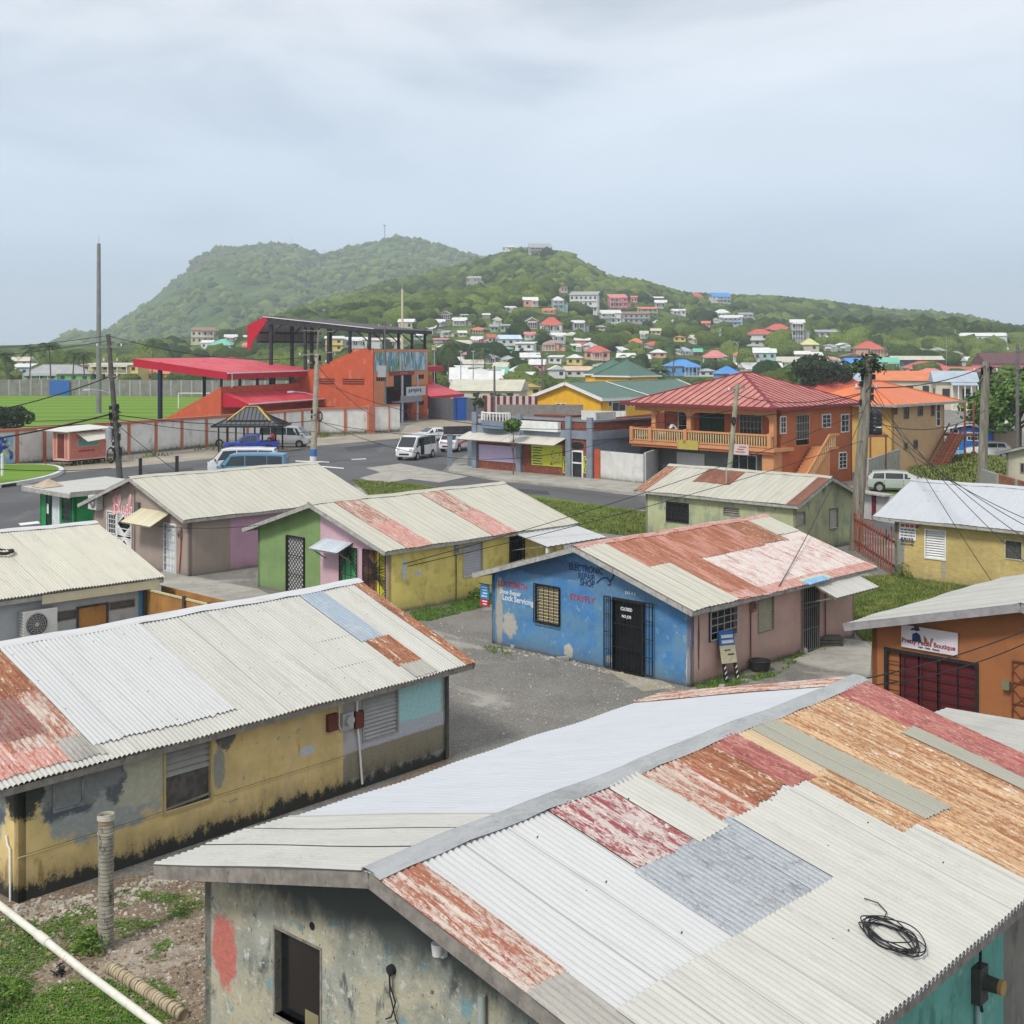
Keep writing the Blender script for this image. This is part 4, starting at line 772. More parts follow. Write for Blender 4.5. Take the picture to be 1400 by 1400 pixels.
tag(part('block_stack', paint('dark sooty blocks', (.06, .058, .052), .3, 5), None, f), 'low stack of dark blocks on the concrete path under the awning', 'blocks')
def f(b): c_ = G(1085, 893); b.box(c_.x - .45, c_.y - .05, .0, c_.x + .4, c_.y + .25, .1); b.box(c_.x + .3, c_.y - .15, 0, c_.x + .4, c_.y + .25, .16)
tag(part('door_step', CONC, None, f), 'short broken concrete step beside the barred pink-wall door', 'step')
def f(b):
    for (px, py, a_, L_, w_) in ((500, 905, .4, .5, .12), (762, 903, .2, .35, .2), (985, 944, 1.2, .3, .15), (700, 886, .7, .25, .15)):
        c_ = G(px, py); b.bar(c_ + Vector((0, 0, .05)), c_ + Vector((L_ * math.cos(a_), L_ * math.sin(a_), .06)), w_, .09)
tag(part('broken_blocks', CONC, None, f), kind='stuff')
# ================================================================== ground, roads, yards
def gravelmat(name, a, b, spk=(.42, .40, .36), stain=(.09, .085, .08)):
    t = T(name); p = t.pos(); n = t.noise(p, .35, 7, .62); cc = t.mix(t.rng(n, .35, .65), a, b)
    v = t.vor(p, 34, 'Color'); s = t.sep(v); cc = t.mix(t.rng(s[0], .55, 1., 0, .4), cc, spk); cc = t.mix(t.rng(s[1], .7, 1., 0, .4), cc, stain)
    n2 = t.noise(p, 2.2, 7, .7); cc = t.mix(t.rng(n2, .56, .72, 0, .45), cc, stain); cc = t.mix(t.rng(t.noise(t.xf(p, (1, 1, 1), (20, 7, 0)), .22, 6, .7, .6), .54, .62, 0, .55), cc, spk); cc = t.mix(t.rng(t.noise(t.xf(p, (.9, .22, 1), (2, 7, 0)), 1.1, 5, .6), .56, .66, 0, .35), cc, stain); cc = t.mix(t.rng(t.noise(p, 40, 3), .5, .8, 0, .5), cc, spk)
    h = t.mt('ADD', t.mt('MULTIPLY', t.vor(p, 34), .4), t.noise(p, 5, 6, .7))
    return t.out(cc, .95, 0, t.bump(h, .5, .03), .15)
GRAVEL = gravelmat('gravel yard', (.15, .142, .128), (.205, .195, .175))
DIRT = gravelmat('rubbly soil', (.15, .11, .075), (.24, .18, .13), (.45, .40, .33), (.06, .045, .03))
SAND = gravelmat('sandy verge', (.27, .235, .18), (.36, .32, .25), (.42, .38, .31), (.18, .16, .13))
t = T('asphalt'); p = t.pos(); cc = t.mix(t.rng(t.noise(p, .12, 5), .35, .65), (.085, .085, .088), (.115, .115, .118)); cc = t.mix(t.rng(t.noise(t.xf(p, (.3, .06, 1), (3, 2, 0)), 1., 7, .7), .56, .70, 0, .7), cc, (.16, .155, .145))
cc = t.mix(t.rng(t.noise(p, 25, 3), .5, .8, 0, .35), cc, (.2, .19, .18)); ASPH = t.out(cc, .9, 0, t.bump(t.noise(p, 30, 3), .3, .02), .2)
t = T('worn concrete'); p = t.pos(); cc = t.mix(t.rng(t.noise(p, .8, 7, .7), .35, .65), (.29, .275, .24), (.39, .375, .33)); cc = t.mix(t.rng(t.noise(p, 3, 8, .75), .56, .7), cc, (.17, .16, .14)); CPAV = t.out(cc, .9, 0, t.bump(t.noise(p, 12, 5), .4, .02), .2)
t = T('rough turf'); p = t.pos(); cc = t.mix(t.rng(t.noise(p, .5, 6, .65), .35, .65), (.07, .13, .022), (.14, .19, .04)); cc = t.mix(t.rng(t.noise(p, 2.6, 7, .7), .54, .68), cc, (.17, .155, .06)); TURF = t.out(cc, .95, 0, t.bump(t.noise(p, 9, 5), .6, .05), .1)
t = T('mown pitch'); p = t.pos(); s = t.sep(p); w = t.mt('SINE', t.mt('MULTIPLY', s[1], .55)); cc = t.mix(t.rng(w, -.3, .3), (.12, .22, .03), (.16, .265, .045)); cc = t.mix(t.rng(t.noise(p, .12, 5), .5, .75, 0, .6), cc, (.19, .24, .05)); cc = t.mix(t.rng(t.noise(p, .05, 5, .7), .60, .68, 0, .5), cc, (.24, .24, .09)); PITCH = t.out(cc, 1, 0, None, .05)
t = T('plain ground'); p = t.pos(); cc = t.mix(t.rng(t.noise(p, .03, 6, .65), .4, .6), (.06, .085, .025), (.11, .11, .06)); cc = t.mix(t.rng(t.noise(p, .2, 6, .65), .54, .62), cc, (.2, .18, .14)); FARG = t.out(cc, 1, 0, None, .05)

b = MB()
for (x0, y0, x1, y1, m) in ((-4500, 230, 4500, 6500, 1), (-4500, -60, 4500, 230, 0)): b.face([(x0, y0, 0), (x1, y0, 0), (x1, y1, 0), (x0, y1, 0)], m)
tag(b.build('ground', [GRAVEL, FARG]), kind='structure')
def patch_px(name, pts, mat, z, kind='structure', thick=0):
    P = [G(x, y_, 0) for x, y_ in pts]; mb = MB()
    if thick: mb.prism([(p.x, p.y) for p in P], -.05, z)
    else: mb.face([(p.x, p.y, z) for p in P])
    return tag(mb.build(name, mat), kind=kind)
patch_px('road', [(-260, 660), (60, 648), (160, 639), (300, 625), (380, 617), (440, 608), (540, 599), (600, 595), (672, 592), (655, 612), (622, 630), (604, 644), (680, 658), (760, 666), (870, 678), (1010, 692), (1250, 716), (1250, 738), (1010, 712), (880, 697), (760, 686), (600, 673), (490, 662), (440, 672), (300, 690), (60, 726), (-260, 790)], ASPH, .012)
patch_px('verge', [(-260, 645), (75, 640), (200, 626), (300, 616), (440, 598), (510, 594), (548, 592), (556, 582), (590, 573), (760, 571), (760, 585), (672, 593), (600, 596), (540, 600), (440, 609), (380, 618), (300, 626), (160, 640), (60, 649), (-260, 661)], SAND, .016)
patch_px('pavement', [(618, 638), (650, 640), (812, 655), (905, 664), (905, 678), (870, 676.5), (760, 664.5), (680, 656.5), (612, 645)], CPAV, .13, thick=1)
patch_px('concrete_apron', [(492, 654), (520, 646), (500, 640), (548, 634), (604, 645), (640, 652), (600, 660), (560, 655), (520, 662)], CPAV, .02)
patch_px('path', [(1084, 904), (1152, 874), (1192, 880), (1190, 925), (1120, 915)], CPAV, .05, thick=1)
patch_px('forecourt', [(205, 790), (226, 781), (354, 806), (372, 815), (300, 830), (240, 815)], CPAV, .02)
patch_px('worn_patch', [(820, 912), (850, 905), (925, 940), (880, 946)], gravelmat('sandy patch', (.33, .29, .2), (.40, .36, .27)), .008)
patch_px('rubble_ground', [(-700, 1150), (20, 1225), (300, 1180), (620, 1030), (560, 1150), (420, 1300), (420, 1900), (-900, 1900)], DIRT, .006)
patch_px('football_pitch', [(-420, 545), (-300, 541), (80, 540), (300, 543), (420, 545), (480, 552), (330, 570), (180, 590), (60, 600), (-420, 640)], PITCH, .01)
for nm, pts in (('crossing_mark', [(424, 636), (470, 640), (470, 641.2), (424, 637.3)]), ('crossing_mark', [(404, 630), (450, 631.5), (450, 632.7), (404, 631.3)]), ('lane_mark', [(25, 716), (52, 713), (55, 716), (28, 719)]), ('lane_mark', [(480, 628), (500, 627), (501, 628), (481, 629)])):
    patch_px(nm, pts, WHITEP, .022)
DARKP = paint('dark tarmac patch', (.055, .055, .058), .15, .5, .95); 
for i, q in enumerate((((560, 622), (612, 618), (618, 624), (566, 628)), ((200, 646), (262, 640), (268, 646), (206, 653)), ((470, 612), (520, 606), (528, 610), (478, 617)), ((700, 668), (748, 671), (752, 677), (704, 674)), ((60, 668), (120, 662), (128, 672), (66, 680)))): patch_px('tarmac_patch', q, DARKP, .015)
for i, (a_, b2) in enumerate((((300, 632), (560, 612)), ((60, 690), (300, 655)), ((620, 655), (880, 684)), ((500, 660), (600, 667)))):
    P_ = [G(a_[0] + (b2[0] - a_[0]) * k / 14, a_[1] + (b2[1] - a_[1]) * k / 14) + Vector((rnd.uniform(-.4, .4), rnd.uniform(-.6, .6), .019)) for k in range(15)]; mb = MB()
    for p_, q_ in zip(P_[:-1], P_[1:]): mb.face([p_ - Vector((0, .05, 0)), q_ - Vector((0, .05, 0)), q_ + Vector((0, .05, 0)), p_ + Vector((0, .05, 0))])
    tag(mb.build('road_crack', DARKP), kind='structure')
# leafy ground cover and grass: thousands of small blades
t = T('weed leaves'); p = t.pos(); cc = t.mix(t.rng(t.noise(p, 3, 5), .35, .65), (.055, .13, .018), (.12, .22, .03)); cc = t.mix(t.rng(t.noise(p, 40, 2), .45, .75), cc, (.17, .25, .05)); WEED = t.out(cc, .7, 0, None, .2)
t = T('dry grass blades'); p = t.pos(); cc = t.mix(t.rng(t.noise(p, 1.2, 5), .4, .6), (.085, .14, .025), (.20, .22, .06)); cc = t.mix(t.rng(t.noise(p, 30, 2), .45, .75), cc, (.22, .21, .09)); DRYG = t.out(cc, .8, 0, None, .15)
def pip(px, py, poly):
    c = np.zeros(len(px), bool); n = len(poly); j = n - 1
    for i in range(n):
        xi, yi = poly[i]; xj, yj = poly[j]; c ^= ((yi > py) != (yj > py)) & (px < (xj - xi) * (py - yi) / (yj - yi + 1e-9) + xi); j = i
    return c
def tri_mesh(name, V, mat, parent=None, tris=True):
    """V: (n,k,3) faces"""
    n, k = V.shape[:2]; me = bpy.data.meshes.new(name); me.vertices.add(n * k); me.vertices.foreach_set('co', V.reshape(-1).astype(np.float32))
    me.loops.add(n * k); me.loops.foreach_set('vertex_index', np.arange(n * k, dtype=np.int32)); me.polygons.add(n)
    me.polygons.foreach_set('loop_start', np.arange(0, n * k, k, dtype=np.int32)); me.polygons.foreach_set('loop_total', np.full(n, k, np.int32))
    for m in (mat if isinstance(mat, (list, tuple)) else [mat]): me.materials.append(m)
    me.update(); o = bpy.data.objects.new(name, me); col.objects.link(o); o.parent = parent; return o
def vnoise(x, y, s, seed=0):
    r = np.random.RandomState(seed); t_ = r.rand(64, 64); x = x * s; y = y * s; xi = np.floor(x).astype(int); yi = np.floor(y).astype(int); fx = x - xi; fy = y - yi; fx = fx * fx * (3 - 2 * fx); fy = fy * fy * (3 - 2 * fy)
    g_ = lambda a, b: t_[a % 64, b % 64]
    return (g_(xi, yi) * (1 - fx) + g_(xi + 1, yi) * fx) * (1 - fy) + (g_(xi, yi + 1) * (1 - fx) + g_(xi + 1, yi + 1) * fx) * fy
def grass(name, pts, dens, h, w, mat, thr=.0, ns=.8, seed=1, lean=.5, z=.0, broad=False):
    P = [G(x, y_) for x, y_ in pts]; poly = [(p.x, p.y) for p in P]; r = np.random.RandomState(seed)
    x0, x1 = min(p[0] for p in poly), max(p[0] for p in poly); y0, y1 = min(p[1] for p in poly), max(p[1] for p in poly)
    n = int((x1 - x0) * (y1 - y0) * dens); x = r.uniform(x0, x1, n); y_ = r.uniform(y0, y1, n); k = pip(x, y_, poly)
    nn = .6 * vnoise(x + 50, y_, ns, seed) + .4 * vnoise(x + 50, y_, ns * 3.1, seed + 1); k &= (nn + r.uniform(-.08, .08, n)) > thr; x = x[k]; y_ = y_[k]; nn = nn[k]; n = len(x)
    a = r.uniform(0, 6.28, n); hh = h * r.uniform(.4, 1.2, n) * (.5 + nn); ww = w * r.uniform(.6, 1.3, n); ln = hh * lean * r.uniform(.2, 1.4, n)
    dx, dy = np.cos(a), np.sin(a); V = np.zeros((n, 3, 3)) if not broad else np.zeros((n, 4, 3))
    if broad:
        z0 = z + hh * r.uniform(.2, .9, n)
        V[:, 0] = np.stack([x, y_, z0 * .5], 1); V[:, 1] = np.stack([x + dx * ww - dy * ww * .5, y_ + dy * ww + dx * ww * .5, z0], 1); V[:, 2] = np.stack([x + dx * ww * 2, y_ + dy * ww * 2, z0 * .9], 1); V[:, 3] = np.stack([x + dx * ww + dy * ww * .5, y_ + dy * ww - dx * ww * .5, z0], 1)
    else:
        V[:, 0] = np.stack([x - dy * ww, y_ + dx * ww, np.full(n, z)], 1); V[:, 1] = np.stack([x + dy * ww, y_ - dx * ww, np.full(n, z)], 1); V[:, 2] = np.stack([x + dx * ln, y_ + dy * ln, z + hh], 1)
    return tag(tri_mesh(name, V, mat), kind='stuff')
grass('weeds', [(-40, 1250), (60, 1262), (140, 1225), (300, 1190), (300, 1290), (250, 1300), (200, 1330), (330, 1420), (-60, 1420)], 2200, .05, .024, WEED, .47, .9, 4, broad=True)
grass('weeds', [(60, 1345), (150, 1340), (210, 1420), (-60, 1420), (-30, 1330)], 3000, .06, .024, WEED, .34, .9, 9, broad=True)
patch_px('grass_plot', [(480, 656), (560, 660), (640, 672), (720, 676), (900, 702), (905, 738), (700, 715), (520, 690)], TURF, .018); grass('grass', [(480, 656), (560, 662), (640, 674), (720, 681), (900, 702), (905, 738), (700, 715), (520, 690)], 150, .13, .035, DRYG, .25, 1.2, 2)
patch_px('grass_plot', [(1165, 790), (1225, 785), (1420, 815), (1420, 900), (1190, 885), (1160, 850)], TURF, .018); grass('grass', [(1165, 790), (1225, 787), (1420, 817), (1420, 900), (1190, 885), (1150, 850)], 420, .11, .022, DRYG, .25, 1.2, 3)
grass('grass', [(945, 935), (1040, 905), (1110, 885), (1170, 872), (1150, 884), (1095, 902), (1060, 925), (960, 948)], 700, .08, .018, WEED, .42, .9, 5)
grass('grass', [(560, 838), (672, 814), (676, 826), (640, 836), (585, 850), (566, 848)], 800, .09, .018, WEED, .3, .9, 6)
grass('grass', [(655, 882), (690, 886), (700, 897), (670, 893)], 120, .12, .02, WEED, .4, .9, 7)
grass('grass', [(60, 639), (300, 612), (480, 592), (480, 594), (300, 616), (60, 642)], 12, .5, .07, DRYG, .5, .3, 8)
patch_px('grass_bank', [(1190, 690), (1190, 640), (1240, 622), (1345, 628), (1345, 690)], TURF, .018)
# grassy bank behind the parked wagon
def bank():
    c0 = G(1265, 652); n = 26; mb = MB(); X0, X1, Y0, Y1 = c0.x - 4.5, c0.x + 9.0, 84.5, 108.
    def zz(i, j):
        u, v = i / n, j / n; return 0.75 * math.sin(math.pi * min(1, u * 1.1) ** .8) ** .6 * math.sin(math.pi * v * .75) ** .8 * (.8 + .35 * math.sin(u * 9 + v * 4)) if 0 < i < n and 0 < j < n else 0
    vs = [(X0 + (X1 - X0) * i / n + .25 * (Y0 + (Y1 - Y0) * j / n - Y0), Y0 + (Y1 - Y0) * j / n, zz(i, j)) for i in range(n + 1) for j in range(n + 1)]
    mb.raw(vs, [(i * (n + 1) + j, (i + 1) * (n + 1) + j, (i + 1) * (n + 1) + j + 1, i * (n + 1) + j + 1) for i in range(n) for j in range(n)], 0, None, True)
    o = tag(mb.build('grass_bank', TURF), kind='structure')
    r = np.random.RandomState(5); m = 16000; i = r.randint(1, n - 1, m); j = r.randint(1, n - 1, m); vv = np.array(vs); b0 = vv[i * (n + 1) + j]; b1 = vv[(i + 1) * (n + 1) + j + 1]; t_ = r.rand(m, 1); s_ = r.rand(m, 1)
    q = b0 + (vv[(i + 1) * (n + 1) + j] - b0) * t_ + (vv[i * (n + 1) + j + 1] - b0) * s_; a = r.uniform(0, 6.28, m); hh = r.uniform(.08, .3, m); V = np.zeros((m, 3, 3)); d = np.stack([np.cos(a), np.sin(a), a * 0], 1)
    V[:, 0] = q - d * .07; V[:, 1] = q + d * .07; V[:, 2] = q + np.stack([d[:, 1] * .2, -d[:, 0] * .2, hh], 1); tag(tri_mesh('bank_grass', V, DRYG), kind='stuff')
bank()
# stones and rubble
def stones(name, pts, n, r0, r1, mat, seed, lab=None):
    P = [G(x, y_) for x, y_ in pts]; poly = [(p.x, p.y) for p in P]; r = random.Random(seed); mb = MB(); k = 0
    xs = [p[0] for p in poly]; ys = [p[1] for p in poly]
    while k < n:
        x, y_ = r.uniform(min(xs), max(xs)), r.uniform(min(ys), max(ys))
        if not pip(np.array([x]), np.array([y_]), poly)[0]: continue
        R_ = r.uniform(r0, r1) * r.choice((.5, .7, 1, 1)); a = r.uniform(0, 6.28); sx, sy, sz = r.uniform(.7, 1.4), r.uniform(.6, 1.), r.uniform(.35, .7); vs = []
        for (i, j, l) in ((-1,-1,0),(1,-1,0),(1,1,0),(-1,1,0),(-.6,-.7,1),(.7,-.5,1),(.5,.7,1),(-.6,.5,1)):
            u, v = i * sx * R_ * r.uniform(.7, 1.1), j * sy * R_ * r.uniform(.7, 1.1); vs.append((x + u * math.cos(a) - v * math.sin(a), y_ + u * math.sin(a) + v * math.cos(a), (l * sz * R_ * r.uniform(.8, 1.2) * 1.2) if l else -.01))
        mb.raw(vs, [(4,5,6,7),(0,1,5,4),(1,2,6,5),(2,3,7,6),(3,0,4,7)]); k += 1
    return tag(mb.build(name, mat), kind='stuff')
STN = paint('pale rubble', (.40, .36, .30), .3, 3, .9); STD = paint('brown rubble', (.20, .15, .10), .35, 3, .95)
stones('rubble', [(-10, 1240), (20, 1235), (300, 1185), (300, 1400), (-20, 1400)], 1500, .012, .045, STN, 1)
stones('rubble', [(-10, 1240), (30, 1237), (300, 1165), (300, 1400), (-20, 1400)], 1200, .012, .06, STD, 2)
stones('rubble', [(20, 1240), (150, 1222), (290, 1165), (290, 1182), (150, 1250), (25, 1262)], 500, .015, .07, STN, 3)
stones('loose_stones', [(570, 840), (950, 945), (860, 960), (640, 1030), (590, 1000)], 500, .01, .04, STN, 4)
stones('loose_stones', [(680, 884), (780, 902), (940, 945), (940, 950), (780, 908), (680, 890)], 260, .015, .07, STN, 5)
# ------------------------------------------------------------------ yard things, bottom left
def f(b):
    P = [G(-30, 1214, .25), G(0, 1238, .2), G(58, 1283, .1), G(62, 1286, .08), G(120, 1332, .08), G(214, 1402, .07), G(300, 1470, .07)]; b.tube(P, .062, 14)
pv = tag(part('drain_pipe', paint('chalky white pvc', (.66, .64, .56), .08, 5, .5, 0., ((.36, .31, .2), .60)), None, f), 'long white plastic pipe lying on the rubbly ground at bottom left', 'pipe')
part('socket', paint('chalky white pvc', (.66, .64, .56), .08, 5, .5, 0., ((.36, .31, .2), .60)), pv, lambda b: b.tube([G(52, 1278, .1), G(66, 1289, .08)], .078, 14))
bc = G(145, 1298)
ringm = paint('grey ribbed casing', (.29, .27, .22), .25, 5, .85, 0., ((.07, .065, .055), .52))
def f(b):
    r = random.Random(2); z = 0
    while z < 2.08:
        hh = r.uniform(.045, .075); b.tube([bc + Vector((0, 0, z)), bc + Vector((0, 0, z + hh * .8))], .118 + r.uniform(-.004, .006), 20); b.tube([bc + Vector((0, 0, z + hh * .8)), bc + Vector((0, 0, z + hh))], .104, 20, cap=False)
        if r.random() < .14: b.tube([bc + Vector((0, 0, z)), bc + Vector((0, 0, z + .03))], .135, 20)
        z += hh
st = tag(part('ribbed_column', ringm, None, f), 'upright ribbed grey column standing in the weedy yard', 'column')
part('rim', paint('pale rim', (.45, .43, .36), .15, 5), st, lambda b: (b.tube([bc + Vector((0, 0, 2.06)), bc + Vector((0, 0, 2.14))], .14, 22, cap=False), b.tube([bc + Vector((0, 0, 2.14)), bc + Vector((0, 0, 2.06))], .12, 22, cap=False)))
part('mortar_fill', paint('brown fill', (.3, .21, .13), .2), st, lambda b: b.tube([bc + Vector((0, 0, 2.0)), bc + Vector((0, 0, 2.09))], .12, 20))
def f(b):
    A_, B_ = G(150, 1322, .08), G(250, 1388, .08); r = random.Random(4); n = 30; d = (B_ - A_) / n
    for i in range(n):
        p = A_ + d * i + Vector((r.uniform(-.008, .008), 0, r.uniform(-.01, .01))); b.tube([p, p + d * .75], .095 + r.uniform(-.008, .01), 16); b.tube([p + d * .75, p + d], .08, 16, cap=False)
tag(part('fallen_column', paint('buff ribbed casing', (.36, .30, .2), .25, 5, .9, 0., ((.12, .09, .06), .56)), None, f), 'buff ribbed column lying on the ground beside the white pipe', 'column')
def f(b):
    r = random.Random(9); c = G(82, 1335, .0)
    for k in range(30):
        a = r.uniform(0, 6.28); rr_ = r.uniform(0, .16); q = c + Vector((rr_ * math.cos(a), rr_ * math.sin(a), r.uniform(0, .14))); s = r.uniform(.04, .1)
        b.face([q + Vector((r.uniform(-s, s), r.uniform(-s, s), r.uniform(-s, s) * .6 + .03)) for _ in range(3)])
tag(part('plastic_bag', paint('crumpled black plastic', (.02, .02, .022), .3, 10, .25), None, f), 'crumpled black plastic bag among the rubble by the white pipe', 'bag')
def leafy(name, label, c, r_, h_, n, lw, mat, seed, cat='plant'):
    r = np.random.RandomState(seed); th = r.uniform(0, 6.28, n); ph = np.arccos(r.uniform(0, 1, n)); rr_ = r.uniform(.45, 1, n)
    p = np.stack([c[0] + r_ * rr_ * np.sin(ph) * np.cos(th), c[1] + r_ * rr_ * np.sin(ph) * np.sin(th), c[2] + h_ * rr_ * np.cos(ph)], 1)
    a = r.normal(size=(n, 3)); a[:, 2] = np.abs(a[:, 2]) * .4; a /= np.linalg.norm(a, axis=1)[:, None]; b = np.cross(a, r.normal(size=(n, 3))); b /= np.linalg.norm(b, axis=1)[:, None]
    V = np.stack([p - a * lw, p + b * lw * .45, p + a * lw, p - b * lw * .45], 1); root = empty(name, Vector(c), 0, label, cat); V -= np.array(c)
    tri_mesh('foliage', V, mat, root); part('stem', paint('green stem', (.1, .13, .05)), root, lambda b_: [b_.tube([(0, 0, 0), (r_ * .4 * math.cos(k), r_ * .4 * math.sin(k), h_ * .6)], .012, 5) for k in range(5)])
    return root
WEED2 = WEED
leafy('leafy_weed', 'leafy green bush at the foot of the ribbed column', G(126, 1300), .32, .42, 420, .045, WEED, 3)
leafy('leafy_weed', 'dark green weed clump at the bottom left corner of the yard', G(-4, 1375), .5, .4, 500, .045, WEED, 4)
leafy('leafy_weed', 'thin straggly weed against the buff yellow wall', G(1236, 790), .45, .7, 200, .07, DRYG, 5)
leafy('leafy_weed', 'weed tuft growing at the foot of the yellow wall near the blue shop', G(652, 820), .4, .5, 240, .06, WEED, 6)
# ================================================================== vehicles
def vehicle(name, label, cat, loc, yaw, st, colour, sides, screen, rear, wheels, wr=.33, roofc=None, plate=True, group=None, hl=.75, extra=None):
    """st: stations (x, z_bottom, z_belt, z_top, half_width, half_width_top); x grows to the front"""
    root = empty(name, loc, yaw, label, cat, group); cp = carpaint('paint ' + label[:18], colour); n = 12
    def ring(s):
        x, zb, zt0, zt, w, wt = s; p = [(w * .86, zb), (w * .98, zb + .12), (w, zb + (zt0 - zb) * .55), (w * .985, zt0), (wt, zt - .07), (wt * .86, zt - .012)]
        return [(x, a, z) for a, z in p] + [(x, -a, z) for a, z in p[::-1]]
    def interp(x):
        for i in range(len(st) - 1):
            if st[i][0] <= x <= st[i + 1][0]: t = (x - st[i][0]) / (st[i + 1][0] - st[i][0]); return [a + (b - a) * t for a, b in zip(st[i], st[i + 1])]
        return st[0] if x < st[0][0] else st[-1]
    mb = MB(); vs = [p for s in st for p in ring(s)]
    for i in range(len(st) - 1):
        for j in range(n):
            ids = (i * n + j, i * n + (j + 1) % n, (i + 1) * n + (j + 1) % n, (i + 1) * n + j); top = j in (4, 5, 6) or j == 4
            mb.face([vs[k] for k in ids], 1 if (roofc and j in (3, 4, 5, 6, 7) and st[i][3] > st[i][2] + .3) else 0)
    mb.face([vs[j] for j in range(n)]); mb.face([vs[(len(st) - 1) * n + j] for j in range(n)][::-1])
    mats = [cp] + ([carpaint('roof ' + label[:14], roofc)] if roofc else [cp]); body = mb.build('body', mats, root)
    def g(x, top, o=.012, sg=1):
        s = interp(x); w, wt, zb_, zt = s[4] * .985, s[5], s[2], s[3] - .07; t = .88 if top else .1
        return (x, sg * (w + (wt - w) * t + o), zb_ + (zt - zb_) * t)
    for sg in (1, -1):
        for (xa, xb, ta, tb) in sides:
            part('side_window', DGLASS, root, lambda b: b.face([g(xa, 0, .012, sg), g(xb, 0, .012, sg), g(xb - tb, 1, .012, sg), g(xa + ta, 1, .012, sg)]))
    def scr(nm, x0, x1, f_):
        s0, s1 = interp(x0), interp(x1); dx = .012 * f_
        part(nm, DGLASS, root, lambda b: b.face([(x0 + dx * 1.5, -s0[5] * .96, s0[3] + .02), (x0 + dx * 1.5, s0[5] * .96, s0[3] + .02), (x1 + dx * 1.5, s1[5] * .9, s1[3] - .005), (x1 + dx * 1.5, -s1[5] * .9, s1[3] - .005)]))
    scr('windscreen', *screen, 1)
    if rear: scr('rear_window', *rear, -1)
    rim = paint('alloy rim', (.45, .45, .46), .1, 8, .3, .6)
    for x in wheels:
        s = interp(x)
        for sg in (1, -1):
            y0 = sg * (s[4] - .16); y1 = sg * (s[4] + .008)
            w = part('wheel', RUBBER, root, lambda b: b.tube([(x, y0, wr), (x, y1, wr)], wr, 20)); part('rim', rim, w, lambda b: (b.tube([(x, y1, wr), (x, y1 + sg * .012, wr)], wr * .62, 16),))
            part('wheel_arch', DARK, root, lambda b: b.tube([(x, sg * (s[4] - .2), wr + .03), (x, sg * (s[4] + .003), wr + .03)], wr * 1.16, 20))
    fr, bk = st[-1], st[0]; fz = fr[1] + (fr[3] - fr[1]) * hl
    for sg in (1, -1):
        part('headlight', paint('headlight glass', (.6, .62, .64), .05, 3, .1), root, lambda b: b.box(fr[0] - .14, sg * fr[4] * .62, fz - .08, fr[0] + .012, sg * fr[4] * .93, fz + .08))
        part('tail_light', paint('red lamp', (.4, .01, .01), .05, 3, .2), root, lambda b: b.box(bk[0] - .012, sg * bk[4] * .8, bk[2] - .25, bk[0] + .1, sg * bk[4] * .96, bk[2] + .1))
        s = interp(screen[0] - .25); part('mirror', paint('dark mirror', (.03, .03, .03)), root, lambda b: b.box(screen[0] - .35, sg * (s[4] + .02), s[2] + .02, screen[0] - .25, sg * (s[4] + .17), s[2] + .17))
    part('bumper', paint('dark grille', (.03, .03, .033)), root, lambda b: b.box(fr[0] - .02, -fr[4] * .6, fr[1] + .1, fr[0] + .025, fr[4] * .6, fr[1] + .24))
    part('number_plate', WHITEP, root, lambda b: b.box(fr[0] + .02, -.24, fr[1] + .25, fr[0] + .035, .24, fr[1] + .36))
    s = interp(0); part('door_seam', paint('dark seam', (.03, .03, .03)), root, lambda b: [b.box(x - .008, -(interp(x)[4] + .004), s[1] + .15, x + .008, interp(x)[4] + .004, s[2]) for x in ((sides[0][1] + sides[-1][0]) / 2 * 0 + v for v in sorted({q[1] for q in sides}))])
    if extra: extra(root, interp)
    return root
VAN = [(-2.5, .35, 1.1, 1.75, .84, .74), (-2.42, .28, 1.12, 2.02, .86, .76), (-1.0, .28, 1.12, 2.08, .88, .78), (1.0, .28, 1.12, 2.06, .88, .78), (1.45, .28, 1.12, 1.98, .88, .76), (2.2, .28, 1.08, 1.14, .86, .74), (2.42, .3, .96, 1.0, .82, .7), (2.5, .38, .8, .86, .74, .62)]
VS = [(-2.3, -1.25, .02, 0), (-1.2, .3, 0, 0), (.38, 1.75, 0, .42)]
CAR = [(-2.0, .35, .85, .95, .76, .6), (-1.92, .25, .9, 1.05, .8, .62), (-1.55, .22, .92, 1.38, .83, .64), (-.6, .22, .92, 1.46, .85, .66), (.35, .22, .92, 1.42, .85, .66), (1.15, .22, .9, .97, .84, .7), (1.75, .24, .8, .85, .8, .66), (2.0, .34, .64, .7, .7, .55)]
CS = [(-1.5, -.75, .15, 0), (-.7, .15, 0, 0), (.2, .95, 0, .38)]
SEDAN = [(-2.15, .35, .85, .92, .78, .62), (-2.0, .25, .92, .99, .82, .66), (-1.5, .22, .92, 1.02, .84, .66), (-.85, .22, .92, 1.38, .85, .62), (.2, .22, .92, 1.40, .85, .63), (.95, .22, .9, .98, .84, .66), (1.8, .24, .8, .85, .8, .64), (2.1, .34, .62, .68, .7, .55)]
SS = [(-1.2, -.3, .28, 0), (-.25, .75, 0, .4)]
PICK = [(-2.5, .45, 1.02, 1.05, .86, .82), (-2.4, .35, 1.02, 1.06, .88, .84), (-.8, .32, 1.02, 1.06, .89, .84), (-.72, .32, 1.02, 1.62, .89, .66), (-.5, .32, 1.02, 1.72, .89, .68), (.45, .32, 1.02, 1.70, .89, .68), (1.15, .32, 1.0, 1.08, .88, .76), (2.1, .35, .95, 1.0, .86, .74), (2.4, .42, .8, .86, .8, .66)]
PS = [(-.62, -.02, .1, 0), (.02, .95, 0, .4)]
def at(px, py, yaw=None): return G(px, py)
